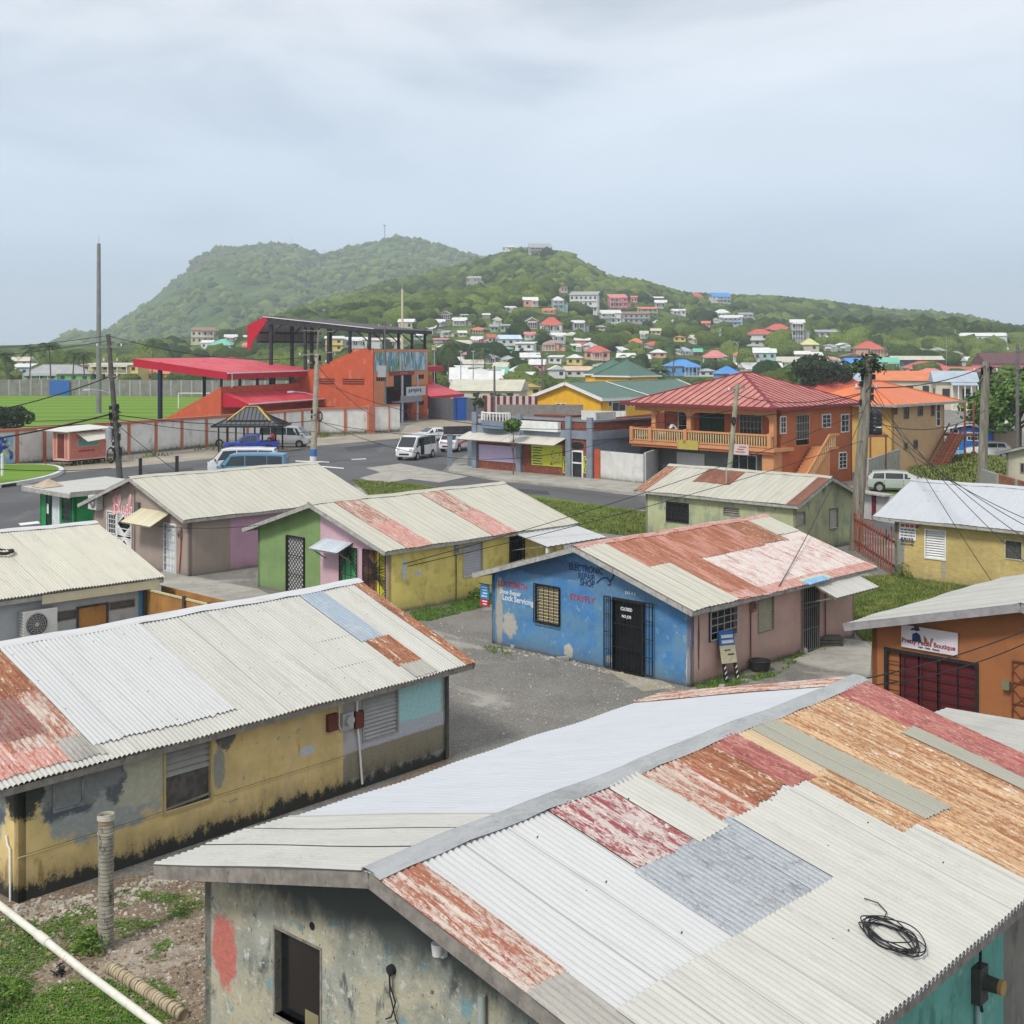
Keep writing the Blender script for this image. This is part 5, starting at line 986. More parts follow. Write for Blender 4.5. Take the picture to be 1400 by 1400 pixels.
vehicle('minibus', 'silver minibus parked nose right along the white and orange stadium wall', 'minibus', at(390, 611), R(-6), VAN, (.42, .43, .44), VS, (2.2, 1.47), (-2.48, -2.43), (-1.6, 1.6), hl=1.2)
def dooropen(root, ip):
    part('open_doorway', DARK, root, lambda b: b.box(.32, -.93, .42, 1.05, -.885, 1.9)); part('sliding_door', carpaint('white van door', (.72, .73, .73)), root, lambda b: b.box(-.75, .9, .4, .3, .93, 1.1))
    part('open_doorway', DARK, root, lambda b: b.box(.35, .885, .42, 1.0, .90, 1.9))
vehicle('minibus', 'white minibus with its side door open crossing the junction', 'minibus', at(569, 627), R(250), VAN, (.72, .73, .73), VS, (2.2, 1.47), (-2.48, -2.43), (-1.6, 1.6), hl=1.2, extra=dooropen)
vehicle('car', 'white saloon car waiting behind the open-doored white minibus', 'car', at(590, 603), R(215), SEDAN, (.7, .71, .72), SS, (.95, .22), (-1.5, -.87), (-1.4, 1.4))
def stripes(root, ip):
    rm = carpaint('red livery stripe', (.5, .02, .04))
    for sg in (1, -1): part('livery_stripe', rm, root, lambda b: (b.extr([(-2.1, sg * .9, .75), (.4, sg * .9, .85), (2.0, sg * .88, .62), (2.0, sg * .88, .8), (.3, sg * .9, 1.05), (-2.1, sg * .9, .95)], (0, sg * .01, 0))))
    part('livery_stripe', rm, root, lambda b: (b.box(2.42, -.7, .86, 2.54, .7, .92), b.box(1.2, -.5, 2.05, 1.25, .5, 2.14)))
    part('light_bar', paint('red roof lights', (.5, .03, .03)), root, lambda b: b.box(.9, -.5, 2.07, 1.1, .5, 2.17))
vehicle('emergency_van', 'white van with red livery stripes standing beside the brick shop', 'van', at(626, 616), R(248), VAN, (.7, .7, .71), VS, (2.2, 1.47), (-2.48, -2.43), (-1.6, 1.6), hl=1.2, extra=stripes)
def bed(root, ip): part('load_bed', DARK, root, lambda b: b.box(-2.35, -.72, 1.04, -.85, .72, 1.075))
vehicle('pickup', 'bright blue pickup truck with a person in red riding in the back', 'pickup truck', at(343, 619), R(186), PICK, (.015, .04, .30), PS, (1.12, .47), (-.74, -.7), (-1.65, 1.6), .36, extra=bed)
vehicle('van', 'light blue van half hidden behind the salon hut roof', 'van', D(346, 655, 93) * Vector((1, 1, 0)) if False else Vector((-18.5, 93, 0)), R(178), VAN, (.08, .22, .36), VS, (2.2, 1.47), (-2.48, -2.43), (-1.6, 1.6), hl=1.2)
vehicle('minibus', 'white-roofed minibus standing just behind the light blue van', 'minibus', Vector((-20.2, 98, 0)), R(183), VAN, (.68, .69, .7), VS, (2.2, 1.47), (-2.48, -2.43), (-1.6, 1.6), hl=1.2)
wl_ = G(1232, 672); vehicle('estate_car', 'silver-green estate car parked behind the white-roofed buff hut', 'car', wl_, R(-14), [(a * 1.08 if True else a, b, c_, d * 1.0, e_, f_) for a, b, c_, d, e_, f_ in [(-2.0, .3, .8, .92, .76, .6), (-1.94, .25, .86, 1.12, .8, .62), (-1.7, .2, .86, 1.34, .83, .62), (-.6, .2, .86, 1.42, .85, .64), (.35, .2, .86, 1.36, .85, .66), (1.25, .22, .9, .97, .84, .7), (1.75, .24, .8, .85, .8, .66), (2.0, .34, .64, .7, .7, .55)]], (.40, .44, .40), [(-1.85, -1.1, .1, 0), (-1.02, .1, 0, 0), (.18, 1.1, 0, .45)], (1.3, .42), (-2.1, -1.86), (-1.4, 1.45), .32)
vehicle('hatchback', 'white hatchback parked in front of the small blue house', 'car', G(1350, 626), R(172), [(a * .93, b, c_, d, e_ * .95, f_ * .95) for a, b, c_, d, e_, f_ in CAR], (.72, .73, .74), [(a * .93, b * .93, c_, d) for a, b, c_, d in CS], (1.05, .36), (-1.78, -1.46), (-1.2, 1.25), .29)

# ================================================================== people
SKIN = paint('dark brown skin', (.10, .05, .03), .1, 10)
def person(name_label, loc, yaw, joints, shirt, parent=None):
    """joints: dict of name->xyz ; one continuous skinned body"""
    V = []; E_ = []; Rr = []
    order = [('pelvis', None, .13), ('waist', 'pelvis', .125), ('chest', 'waist', .155), ('neck', 'chest', .06), ('head0', 'neck', .085), ('head1', 'head0', .09),
        ('shL', 'chest', .075), ('elL', 'shL', .05), ('haL', 'elL', .035), ('shR', 'chest', .075), ('elR', 'shR', .05), ('haR', 'elR', .035), ('hipL', 'pelvis', .1), ('knL', 'hipL', .07), ('anL', 'knL', .045), ('toL', 'anL', .045), ('hipR', 'pelvis', .1), ('knR', 'hipR', .07), ('anR', 'knR', .045), ('toR', 'anR', .045)]
    idx = {}
    for nm, pa, r in order:
        idx[nm] = len(V); V.append(joints[nm]); Rr.append(r)
        if pa: E_.append((idx[pa], idx[nm]))
    me = bpy.data.meshes.new('body'); me.from_pydata(V, E_, []); ob = bpy.data.objects.new('person', me); col.objects.link(ob); ob.location = loc; ob.rotation_euler = (0, 0, yaw)
    sk = ob.modifiers.new('skin', 'SKIN'); me.skin_vertices.new() if not me.skin_vertices else None
    for i, r in enumerate(Rr): me.skin_vertices[0].data[i].radius = (r, r)
    me.skin_vertices[0].data[0].use_root = True; ss = ob.modifiers.new('sub', 'SUBSURF'); ss.levels = 1; ss.render_levels = 1; me.materials.append(SKIN)
    tag(ob, name_label, 'person')
    def cloth(nm, keys, mat, pad):
        mb = MB()
        for ks in keys:
            pts = [Vector(joints[k]) for k in ks]; rs = [Rr[idx[k]] + pad for k in ks]; mb.tube(pts, rs, 12)
        mb.build(nm, mat, ob)
    cloth('shirt', [('pelvis', 'waist', 'chest', 'neck'), ('shL', 'elL'), ('shR', 'elR'), ('shL', 'chest', 'shR')], shirt, .025)
    cloth('trousers', [('pelvis', 'hipL', 'knL', 'anL'), ('pelvis', 'hipR', 'knR', 'anR')], paint('dark trousers', (.03, .035, .06)), .018)
    h = Vector(joints['head1']); part('hair', DARK, ob, lambda b: b.sphere(h + Vector((-.015, 0, .035)), .105, sq=(1, .95, .9)))
    return ob
sit = dict(pelvis=(0, 0, .12), waist=(.02, 0, .3), chest=(.05, 0, .5), neck=(.08, 0, .66), head0=(.11, 0, .74), head1=(.12, 0, .84), shL=(.06, .2, .58), elL=(.2, .26, .34), haL=(.42, .2, .3), shR=(.06, -.2, .58), elR=(.2, -.26, .34), haR=(.42, -.2, .3),
    hipL=(.05, .1, .12), knL=(.45, .13, .3), anL=(.5, .14, -.05 + .07), toL=(.62, .14, .04), hipR=(.05, -.1, .12), knR=(.45, -.13, .3), anR=(.5, -.14, .02), toR=(.62, -.14, .04))
person('person in a red shirt and white cap sitting in the back of the blue pickup', G(343, 619) + Vector((2.0, .15, 1.05)), R(200), sit, paint('red shirt', (.45, .03, .03)))

# ================================================================== box helper for street buildings
def boxb(name, label, c, A, L, W, hh, mats, cat='house', roofmat=None, parapet=0., ov=.0):
    """plain walls with flat slab; mats: dict face->material or one"""
    h_ = Hut(name, label, c, A, L, W, hh, 0., cat=cat)
    for f_, l_ in (('S', L), ('W', W), ('N', L), ('E', W)): h_.wall(f_, 0, l_, mats[f_] if isinstance(mats, dict) else mats)
    if roofmat: part('roof', roofmat, h_.root, lambda b: b.box(-ov, -ov, hh - parapet - .12 if parapet else hh + .002, L + ov, W + ov, hh - parapet if parapet else hh + .14) if ov else b.box(.14, .14, hh - parapet - .12, L - .14, W - .14, hh - parapet))
    return h_
def hip(h_, x0, y0, x1, y1, z0, z1, mat, ridge=None, ribs=0, ribm=None, fascm=None, name='roof', capm=None):
    w = min(x1 - x0, y1 - y0) / 2; 
    if x1 - x0 >= y1 - y0: a, b_e = Vector((x0 + w, (y0 + y1) / 2, z1)), Vector((x1 - w, (y0 + y1) / 2, z1))
    else: a, b_e = Vector(((x0 + x1) / 2, y0 + w, z1)), Vector(((x0 + x1) / 2, y1 - w, z1))
    if ridge: a, b_e = Vector(ridge[0]), Vector(ridge[1])
    C4 = [Vector((x0, y0, z0)), Vector((x1, y0, z0)), Vector((x1, y1, z0)), Vector((x0, y1, z0))]
    if x1 - x0 >= y1 - y0 or ridge: fs = [(C4[0], C4[1], b_e, a), (C4[1], C4[2], b_e), (C4[2], C4[3], a, b_e), (C4[3], C4[0], a)]
    else: fs = [(C4[0], C4[1], a), (C4[1], C4[2], b_e, a), (C4[2], C4[3], b_e), (C4[3], C4[0], a, b_e)]
    mb = MB()
    for f_ in fs:
        e = (f_[1] - f_[0]).normalized(); nn = e.cross((f_[2] - f_[0])).normalized(); dn = e.cross(nn)
        mb.face(f_, 0, [((p - f_[0]).dot(e), -(p - f_[0]).dot(dn)) for p in f_])
    mb.face([C4[3] - Vector((0, 0, .06)), C4[2] - Vector((0, 0, .06)), C4[1] - Vector((0, 0, .06)), C4[0] - Vector((0, 0, .06))], 0)
    o = mb.build(name, mat, h_.root if hasattr(h_, 'root') else h_)
    if ribs:
        def g(b):
            for f_ in fs:
                e = (f_[1] - f_[0]); Lx = e.length; e.normalize(); tops = f_[2:]; k = int(Lx / ribs)
                for i in range(1, k):
                    s = Lx * i / k; p = f_[0] + e * s; tp = [(q - f_[0]).dot(e) for q in tops]; up = (tops[0] - f_[0]) - e * tp[0]; tmin, tmax = min(tp), max(tp)
                    t = s / tmin if s < tmin else ((Lx - s) / (Lx - tmax) if s > tmax else 1); 
                    nn = e.cross(up).normalized(); b.bar(p + nn * .02, p + up * t + nn * .02, .05, .05, up=nn)
        part('seam', ribm or mat, o, g)['kind'] = 'stuff'
    def g(b):
        for i in range(4): b.bar(C4[i], C4[(i + 1) % 4], .05, .2)
    part('fascia', fascm or FASC, o, g)
    def g(b):
        for c_, e_ in ((C4[0], a), (C4[3], a if (x1 - x0 >= y1 - y0 or ridge) else b_e), (C4[1], b_e if (x1 - x0 >= y1 - y0 or ridge) else a), (C4[2], b_e)): b.bar(c_ + Vector((0, 0, .02)), e_ + Vector((0, 0, .02)), .22, .05)
        if (a - b_e).length > .1: b.bar(a + Vector((0, 0, .03)), b_e + Vector((0, 0, .03)), .25, .06)
    part('ridge_cap', capm or ribm or mat, o, g)
    return o
def win(h_, f_, r, mat=WHITEP, grid=(2, 2), glass=DGLASS, o=.0):
    fr = h_.frame(f_, r, mat, .06, .04 + o, .02)
    h_.pane(f_, r, glass, .015 + o, 'pane', fr)
    if grid: h_.grille(f_, r, mat, fr, grid[0], grid[1], .03 + o, .03, name='glazing_bars')
    return fr

# ------------------------------------------------------------------ brick shop
BRICK = plaster('dark red brickwork', (.20, .065, .045), (((.28, .11, .08), 3, .5, .65), ((.1, .05, .04), 6, .6, .7)), (), None, .85, .15, .2); GREY = paint('blue-grey painted concrete', (.20, .235, .28), .12, 1.5, .7, 0., ((.12, .13, .15), .62))
sc_ = G(811, 656.5); Wsh = along(sc_, axes(44)[1], 650.5)
sh = Hut('brick_shop', 'brick corner shop with blue-grey pillars, pale awnings and yellow OPEN signs', sc_, 44, 7.0, Wsh, 2.9, 0., cat='shop')
do = sh.rect('W', 783, 796, 618, 654); do = (do[0], do[1], .1, do[3])
sh.wall('W', 0, Wsh, BRICK, [do]); sh.wall('S', 0, 7, GREY); sh.wall('N', 0, 7, GREY); sh.wall('E', 0, Wsh, GREY)
part('roof', CONC, sh.root, lambda b: b.box(.2, .2, 3.4, 6.8, Wsh - .2, 3.5))
part('band_beam', GREY, sh.root, lambda b: (b.box(-.12, -.1, 2.9, 7.1, Wsh + .1, 3.5),))
part('parapet', BRICK, sh.root, lambda b: (b.box(.05, .0, 3.5, .2, Wsh, 4.15), b.box(.2, .0, 3.5, 7, .15, 4.15)))
part('coping', GREY, sh.root, lambda b: (b.box(-.02, -.06, 4.15, .28, Wsh + .05, 4.3), b.box(.28, -.06, 4.15, 7, .2, 4.3)))
for px in (650.5, 711, 779, 808): s_0 = sh.sz('W', px, 640)[0]; part('pillar', GREY, sh.root, lambda b: b.box(-.22, s_0 - .25, 0, -.005, s_0 + .25, 4.5))
rr = sh.rect('W', 655, 706, 609, 631); part('lilac_panel', paint('lilac panel', (.50, .42, .60), .03), sh.root, lambda b: sh.fbox(b, 'W', *rr, 0, .04))
rr = sh.rect('W', 727, 769, 607, 637); pst = part('poster', paint('yellow-green poster', (.55, .58, .05), .05), sh.root, lambda b: sh.fbox(b, 'W', *rr, 0, .04))
def f(b):
    for i in range(7): sh.fbox(b, 'W', rr[1] - 1.15 + .1 * (i % 3), rr[1] - .15, rr[3] - .35 - .2 * i, rr[3] - .28 - .2 * i, .04, .046)
part('poster_text', NAVY, pst, f)
def f(b):
    r = random.Random(8)
    for i in range(60): a_, z_ = rr[0] + .1 + r.random() * 1.0, rr[2] + .1 + r.random() * 1.0; s = r.uniform(.04, .12); sh.fbox(b, 'W', a_, a_ + s, z_, z_ + s * .6, .041, .047 + r.random() * .004, r.randint(0, 2))
part('poster_picture', [paint('chocolate', (.05, .02, .015)), paint('cream', (.6, .5, .4)), paint('caramel', (.3, .1, .04))], pst, f)
for i, (px, lab) in enumerate(((773, 0), (801, 1))):
    a_ = sh.sz('W', px, 635)[0]; z1_, z0_ = sh.sz('W', px, 624)[1], sh.sz('W', px, 647)[1]; o = part('open_sign', paint('yellow sign', (.65, .58, .06), .04), sh.root, lambda b: sh.fbox(b, 'W', a_ - .22, a_ + .22, z0_, z1_, .0, .05))
    for k, ch in enumerate('OPEN'): sh.text('W', a_, z1_ - .33 - k * (z1_ - z0_ - .08) / 4, .38, ch, BLK, .055, o)
fr = sh.frame('W', do, WHITEP, .12, .06, .05, 'door'); sh.pane('W', do, DGLASS, -.02, 'pane', fr); part('rail', WHITEP, fr, lambda b: sh.fbox(b, 'W', do[0], do[1], 1.1, 1.2, -.02, .05))
p_ = sh.sz('W', 789.5, 609); part('oval_sign', BLK, sh.root, lambda b: b.raw([sh.fp('W', p_[0] + .62 * math.cos(k * .3142), p_[1] + .26 * math.sin(k * .3142), .05) for k in range(20)] + [sh.fp('W', p_[0] + .62 * math.cos(k * .3142), p_[1] + .26 * math.sin(k * .3142), .01) for k in range(20)], [tuple(range(20))] + [(k, (k + 1) % 20, 20 + (k + 1) % 20, 20 + k) for k in range(20)]))
AW = sheet('off-white awning sheets', (.56, .54, .47), (((.4, .38, .3), 3, .6, .56, .7),), .6)
for (xa, xb) in ((702, 641), (776, 700)): a_, b2 = sh.sz('W', xa, 620)[0], sh.sz('W', xb, 620)[0]; sh.awning('W', a_, b2, 2.95, 1.5, .5, AW, pitch=.3)
p_ = sh.sz('W', 680, 582)[0]
def f(b):
    n = 16; vs = []
    for z in (3.35, 3.95):
        for k in range(n + 1): t = math.pi * k / n; vs.append((-.1 - .75 * math.sin(t), p_ + 1.5 * math.cos(t), z))
    b.raw(vs, [(k, k + 1, n + 2 + k, n + 1 + k) for k in range(n)], 0, None, True); b.raw(vs[:n + 1], [tuple(range(n + 1))])
part('bow_balcony', paint('slate blue render', (.17, .22, .28), .08), sh.root, f)
for k in range(15):
    t = math.pi * k / 14; pp = (-.1 - .7 * math.sin(t), p_ + 1.45 * math.cos(t))
    part('baluster', WHITEP, sh.root, lambda b: b.cyl((pp[0], pp[1], 3.95), (pp[0], pp[1], 4.5), .05, n=6))
part('rail', WHITEP, sh.root, lambda b: b.tube([(-.1 - .7 * math.sin(math.pi * k / 14), p_ + 1.45 * math.cos(math.pi * k / 14), 4.53) for k in range(15)], .06, 6))
rr = sh.rect('W', 717, 768, 576, 589); part('blank_sign', WHITEP, sh.root, lambda b: sh.fbox(b, 'W', rr[0], rr[1], rr[2], rr[3], .1, .45))
part('rusty_lid', RUSTIRON, sh.root, lambda b: b.box(.5, rr[0], 4.35, 2.2, rr[1] - .5, 4.5))
for px in (656, 702): p_ = sh.sz('W', px, 577); part('emblem', paint('pale medallion', (.4, .35, .35), .1), sh.root, lambda b: b.cyl(sh.fp('W', p_[0], 3.85, -.04), sh.fp('W', p_[0], 3.85, .0), .22, n=10))
# free-standing sign board left of the shop
pb = G(615, 638); sbd = empty('street_signboard', pb, 0, 'dark board on two grey pillars in front of the brick shop', 'sign board')
for dx, dy in ((0, 0), (1.6, .7)): part('pillar', GREY, sbd, lambda b: b.box(dx - .2, dy - .2, 0, dx + .2, dy + .2, 2.6))
part('board', paint('dark slate board', (.05, .05, .055), .2), sbd, lambda b: b.bar((-.5, -.1, 2.9), (2.0, .9, 2.9), .12, .65)); part('rim', WHITEP, sbd, lambda b: b.bar((-.5, -.1, 2.54), (2.0, .9, 2.54), .14, .06))
# walls right of the shop
def wallseg(name, label, p0, p1, hgt, mat, th=.15, cap=None, posts=0, postm=None, cat='wall', group=None, z0=0.):
    p0, p1 = Vector(p0), Vector(p1); d = p1 - p0; root = empty(name, (p0.x, p0.y, 0), math.atan2(d.y, d.x), label, cat, group); L_ = math.hypot(d.x, d.y)
    part('panel', mat, root, lambda b: b.box(0, -th / 2, z0, L_, th / 2, hgt))
    if cap: part('coping', cap, root, lambda b: b.box(-.05, -th / 2 - .07, hgt, L_ + .05, th / 2 + .07, hgt + .16))
    for i in range(posts): x = L_ * i / max(1, posts - 1); part('post', postm or mat, root, lambda b: b.box(x - .16, -th / 2 - .06, 0, x + .16, th / 2 + .06, hgt - .003))
    return root
WW = plaster('grubby white wall', (.60, .59, .56), (((.45, .43, .38), 1.2, .52, .7, .6),), (), (.22, (.2, .19, .15), .6), .85, .08, .15)
w0 = G(822, 656.8); w1 = G(880, 663.5); w2_ = G(912, 650)
wallseg('garden_wall', 'blank white wall beside the brick shop', w0, w1, 2.15, WW); wallseg('garden_wall', 'grey end of the white wall turning back beside the orange house', w1 + Vector((.1, .1, 0)), w2_, 2.25, paint('pale grey wall', (.42, .43, .43), .1))
wallseg('red_gate', 'narrow red-orange gate between the brick shop and the white wall', G(812.5, 656.6), G(820.5, 656.8), 2.25, paint('red-orange gate', (.42, .08, .035), .1), cat='gate')
an2 = boxb('back_building', 'low black-walled building behind the white wall with an air conditioner', G(826, 652) + Vector((1.2, 3.0, 0)) + axes(44)[1] * -4.5, 44, 3.5, 5.6, 2.9, {'W': paint('blackened wall', (.035, .035, .045), .3), 'S': CONC, 'N': CONC, 'E': CONC}, roofmat=CONC, ov=.3)
p_ = an2.sz('W', 856, 610); ac_unit(an2, 'W', p_[0], 1.9, 'white air conditioner on the black-walled building behind the white wall', 1.0, .8)
wallseg('parapet_wall', 'white upper panel wall behind the brick shop', D(814, 600, 99) * Vector((1, 1, 0)), D(841, 600, 101) * Vector((1, 1, 0)), 4.6, WW, z0=2.9)
wallseg('rust_red_wall', 'long rust-red wall panel between the shop and the orange house', D(841, 600, 104) * Vector((1, 1, 0)), D(912, 600, 112) * Vector((1, 1, 0)), 4.0, paint('rust red panel', (.35, .07, .035), .08), z0=2.0, cap=None)
wallseg('compound_wall', 'grey-brown wall behind the brick shop roof', D(682, 600, 125) * Vector((1, 1, 0)), D(795, 600, 125) * Vector((1, 1, 0)), 4.1, paint('grey-brown wall', (.22, .2, .18), .12), posts=4)
wallseg('compound_wall', 'white wall in front of the yellow green-roofed building', D(795, 600, 124) * Vector((1, 1, 0)), D(856, 600, 122) * Vector((1, 1, 0)), 3.6, WW)
wallseg('panel_fence', 'pale fence with maroon posts behind the shop', D(664, 600, 150) * Vector((1, 1, 0)), D(733, 600, 150) * Vector((1, 1, 0)), 4.0, paint('pale fence panel', (.5, .47, .45), .08), posts=9, postm=paint('maroon post', (.15, .02, .02)), cat='fence')
# ------------------------------------------------------------------ yellow building with green roofs
GRF = sheet('dark green roof sheeting', (.055, .125, .095), (((.09, .17, .13), 2, .3, .5, .7),), .45, var=.08, panel=0, lines=.6); YB = plaster('bright yellow boarding', (.72, .40, .03), (((.6, .33, .03), 1, .5, .7),), (), None, .7, .06, .1)
cy_ = Vector((10.9, 158.6, 0)); yb = Hut('yellow_building', 'bright yellow building with white-edged green roofs', cy_, 44, 22, 11.0, 3.45, .31, cat='building')
yw1 = yb.rect('W', 761, 773, 552, 558); yb.wall('W', 0, 11, YB); yb.wall('S', 0, 22, YB); yb.wall('N', 0, 22, YB); yb.wall('E', 0, 11, YB)
yb.make_roof(GRF, .6, .6, .6, .5, pitch=.6, amp=.0, k=2, fasc=WHITEP, fh=.4, cap=GRF)
for (a_, b2) in ((761, 766.5), (768, 773)): win(yb, 'W', yb.rect('W', a_, b2, 552, 558), WHITEP, None)
for (a_, b2) in ((832, 836), (857, 861), (862.5, 866.5)): win(yb, 'S', yb.rect('S', a_, b2, 549, 555), WHITEP, None)
rr = yb.rect('S', 837, 855, 550, 562); win(yb, 'S', rr, WHITEP, (2, 1))
part('flashing', WHITEP, yb.root, lambda b: b.bar(yb.rp(7.2, 0.2, 1, .06), yb.rp(9.2, 6.2, 1, .06), .35, .06))
def pav(label, px, ye, ya, wpx, Y):
    k = Y / F; w = wpx * k / 1.38; z0 = H - (ye - CY) * k; z1 = H - (ya - CY) * k; d2_, d1_ = axes(44); c0 = Vector(((px - CX) * k, Y, 0)) - (d2_ + d1_) * (w / 2)
    o = boxb('roof_pavilion', label, c0, 44, w, w, z0 + .1, YB, cat='building'); hip(o, -.4, -.4, w + .4, w + .4, z0, z1, GRF, fascm=WHITEP, ribm=GRF)
pav('tall dark green pyramid roof rising behind the yellow building', 857, 514, 491, 84, 188); pav('second dark green pyramid roof just left of the tallest one', 838, 512, 490, 74, 204)

# ------------------------------------------------------------------ orange two-storey house
OR = plaster('terracotta orange paint', (.46, .145, .065), (((.40, .13, .06), .8, .5, .7),), (), None, .75, .06, .1); ORL = paint('light orange trim', (.56, .26, .12), .06, 2); BUFF = paint('buff balusters', (.60, .46, .24), .06, 3); GW = paint('grey-green wall', (.13, .14, .13), .1, 1)
far_ = G(1165, 657); d2_, d1_ = axes(44.5); tC = along(far_, d2_, 1057); cO = far_ + d2_ * tC; WO = 11.6; LO = -tC
oh = Hut('orange_house', 'large two-storey orange house with a long buff balustrade and red hip roof', cO, 44.5, LO, WO, 5.55, 0., cat='house')
# the frontage at the ground floor is grey, the upper wall is set back behind a veranda
oh.wall('W', 0, WO - .5, GW, [], name='ground_wall') if False else None
part('ground_wall', GW, oh.root, lambda b: b.box(.9, .3, 0, 1.05, WO - 1.2, 2.6)); part('pier', ORL, oh.root, lambda b: b.box(-.1, -.1, 0, .9, .8, 2.6))
part('wall', OR, oh.root, lambda b: (b.box(2.0, .15, 2.85, 2.15, WO - 1.0, 5.5), b.box(2.0, WO - 1.15, 0, LO, WO - 1.0, 5.5), b.box(LO - .15, 0, 0, LO, WO - 1.15, 5.5)))
dd = oh.rect('S', 1088, 1106, 566, 600)
oh.wall('S', 1.0, LO, OR, [(dd[0], dd[1], 2.85, 5.0)])
part('veranda_slab', ORL, oh.root, lambda b: b.box(-.45, -.35, 2.62, 2.0, WO + .3, 2.85))
part('slab_edge', OR, oh.root, lambda b: (b.box(-.36, -.25, 2.45, .0, WO + .2, 2.62),))
cols = [.1, oh.sz('W', 942, 590)[0], oh.sz('W', 894, 590)[0]]
for a_ in cols: part('column', ORL, oh.root, lambda b: b.box(-.05, a_ - .18, 2.85, .3, a_ + .18, 5.1))
def f(b):
    # beam with rounded haunches between the columns
    for a_, b2 in ((cols[0], cols[1]), (cols[1], cols[2])):
        L_ = b2 - a_ - .36; pts = [(0, a_ + .18, 5.5), (0, a_ + .18, 4.6)] + [(0, a_ + .18 + .5 * (1 - math.cos(t)), 4.6 + .42 * math.sin(t)) for t in (.4, .8, 1.2, 1.57)] + [(0, b2 - .18 - .5 * (1 - math.cos(t)), 4.6 + .42 * math.sin(t)) for t in (1.57, 1.2, .8, .4)] + [(0, b2 - .18, 4.6), (0, b2 - .18, 5.5)]
        b.extr(pts, (.25, 0, 0))
    for a_ in cols: b.box(-.03, a_ - .18, 5.1, .28, a_ + .18, 5.5)
    b.box(-.02, cols[2] + .18, 5.0, .25, WO + .1, 5.5); b.box(.25, WO - .05, 5.0, 2.2, WO + .1, 5.5)
part('veranda_beam', ORL, oh.root, f)
part('handrail', ORL, oh.root, lambda b: (b.box(-.45, -.3, 3.66, -.25, WO + .25, 3.78), b.box(-.25, WO + .1, 3.66, 2., WO + .25, 3.78), b.box(-.42, -.3, 2.9, -.28, WO + .25, 2.98)))
bal = MB(); bal.cyl((0, 0, 0), (0, 0, .68), .045, .06, 6); proto = bal.build('baluster', BUFF, oh.root); proto.location = (-.35, 0, 2.98); nb = 56
for k in range(1, nb): o = proto.copy(); col.objects.link(o); o.parent = oh.root; o.location = (-.35, WO * k / nb, 2.98)
for a_ in (.0, cols[1], cols[2], WO + .1): part('newel', ORL, oh.root, lambda b: b.box(-.5, a_ - .14, 2.85, -.2, a_ + .14, 3.85))
for (a_, b2, yt, yb_) in ((1017, 1036, 570, 594), (935, 938, 568, 590)):
    pass
up = Hut.__new__(Hut); up.__dict__.update(oh.__dict__); up.fp = lambda f_, a, z, o=0.: (2.0 - o, a, z) if f_ == 'W' else Hut.fp(oh, f_, a, z, o)
def rectO(x0, x1, yt, yb_): r = oh.rect('W', x0, x1, yt, yb_); sh_ = (r[0] + .6, r[1] + .6, r[2] + .1, r[3] + .1); return sh_
win(up, 'W', (2.2, 4.0, 3.5, 4.9), paint('grey-white bars', (.4, .4, .4)), (6, 3)); win(up, 'W', (8.4, 9.3, 2.95, 4.9), WHITEP, (1, 2)); win(up, 'W', (5.4, 7.4, 2.95, 4.95), paint('dark green door', (.02, .06, .04)), (2, 1), paint('dark green door', (.02, .06, .04)))
for (xa, xb, yt, yb_) in ((1124, 1135, 567, 584), (1150, 1160, 567, 590), (1067, 1074, 570, 592)): win(oh, 'S', oh.rect('S', xa, xb, yt, yb_), WHITEP, (2, 3))
for (xa, xb, yt, yb_) in ((1117, 1127, 624, 644), (1147, 1157, 619, 640)): win(oh, 'S', oh.rect('S', xa, xb, yt, yb_), WHITEP, (2, 4))
fr = oh.frame('S', (dd[0], dd[1], 2.9, 5.0), ORL, .05, .03, .1, 'door'); oh.pane('S', (dd[0], dd[1], 2.85, 5.0), DARK, -.12, 'leaf', fr); oh.grille('S', (dd[0], dd[1], 3.3, 4.95), paint('pale bars', (.4, .38, .34)), fr, 8, 3, .02, .03)
# outside stair on the side
def f(b):
    x0, x1 = oh.sz('S', 1076, 640)[0] - .2, oh.sz('S', 1108, 600)[0]; n_ = 14
    for i in range(n_): b.box(x0 + (x1 - x0) * i / n_, -1.5, 0, x0 + (x1 - x0) * (i + 1) / n_ + .02, -.15, 2.75 * (i + 1) / n_)
    b.box(x1, -1.5, 2.6, x1 + 1.2, -.02, 2.75)
part('stair', ORL, oh.root, f)
def f(b):
    x0, x1 = oh.sz('S', 1076, 640)[0] - .2, oh.sz('S', 1108, 600)[0]
    b.bar((x0, -1.5, .9), (x1, -1.5, 3.6), .12, .14); b.bar((x1, -1.5, 3.6), (x1 + 1.2, -1.5, 3.6), .12, .14); b.bar((x0, -1.5, .15), (x1, -1.5, 2.8), .1, .14)
part('handrail', ORL, oh.root, f)
for k in range(16): 
    x0, x1 = oh.sz('S', 1076, 640)[0] - .2, oh.sz('S', 1108, 600)[0]; t_ = (k + .5) / 16 * 1.25; xx = x0 + (x1 - x0) * t_; zz = min(.15 + 2.65 * t_, 2.8)
    part('baluster', BUFF, oh.root, lambda b: b.cyl((xx, -1.5, zz), (xx, -1.5, zz + .72), .05, n=6))
p_ = oh.sz('S', 1105, 625)[0]; part('arch_shade_panel', paint('shadowed terracotta', (.25, .08, .04)), oh.root, lambda b: b.box(p_ + .3, -.01, 0, p_ + 1.1, .0, 1.9))  # flat panel on the wall; the recess shade is put into its darker colour
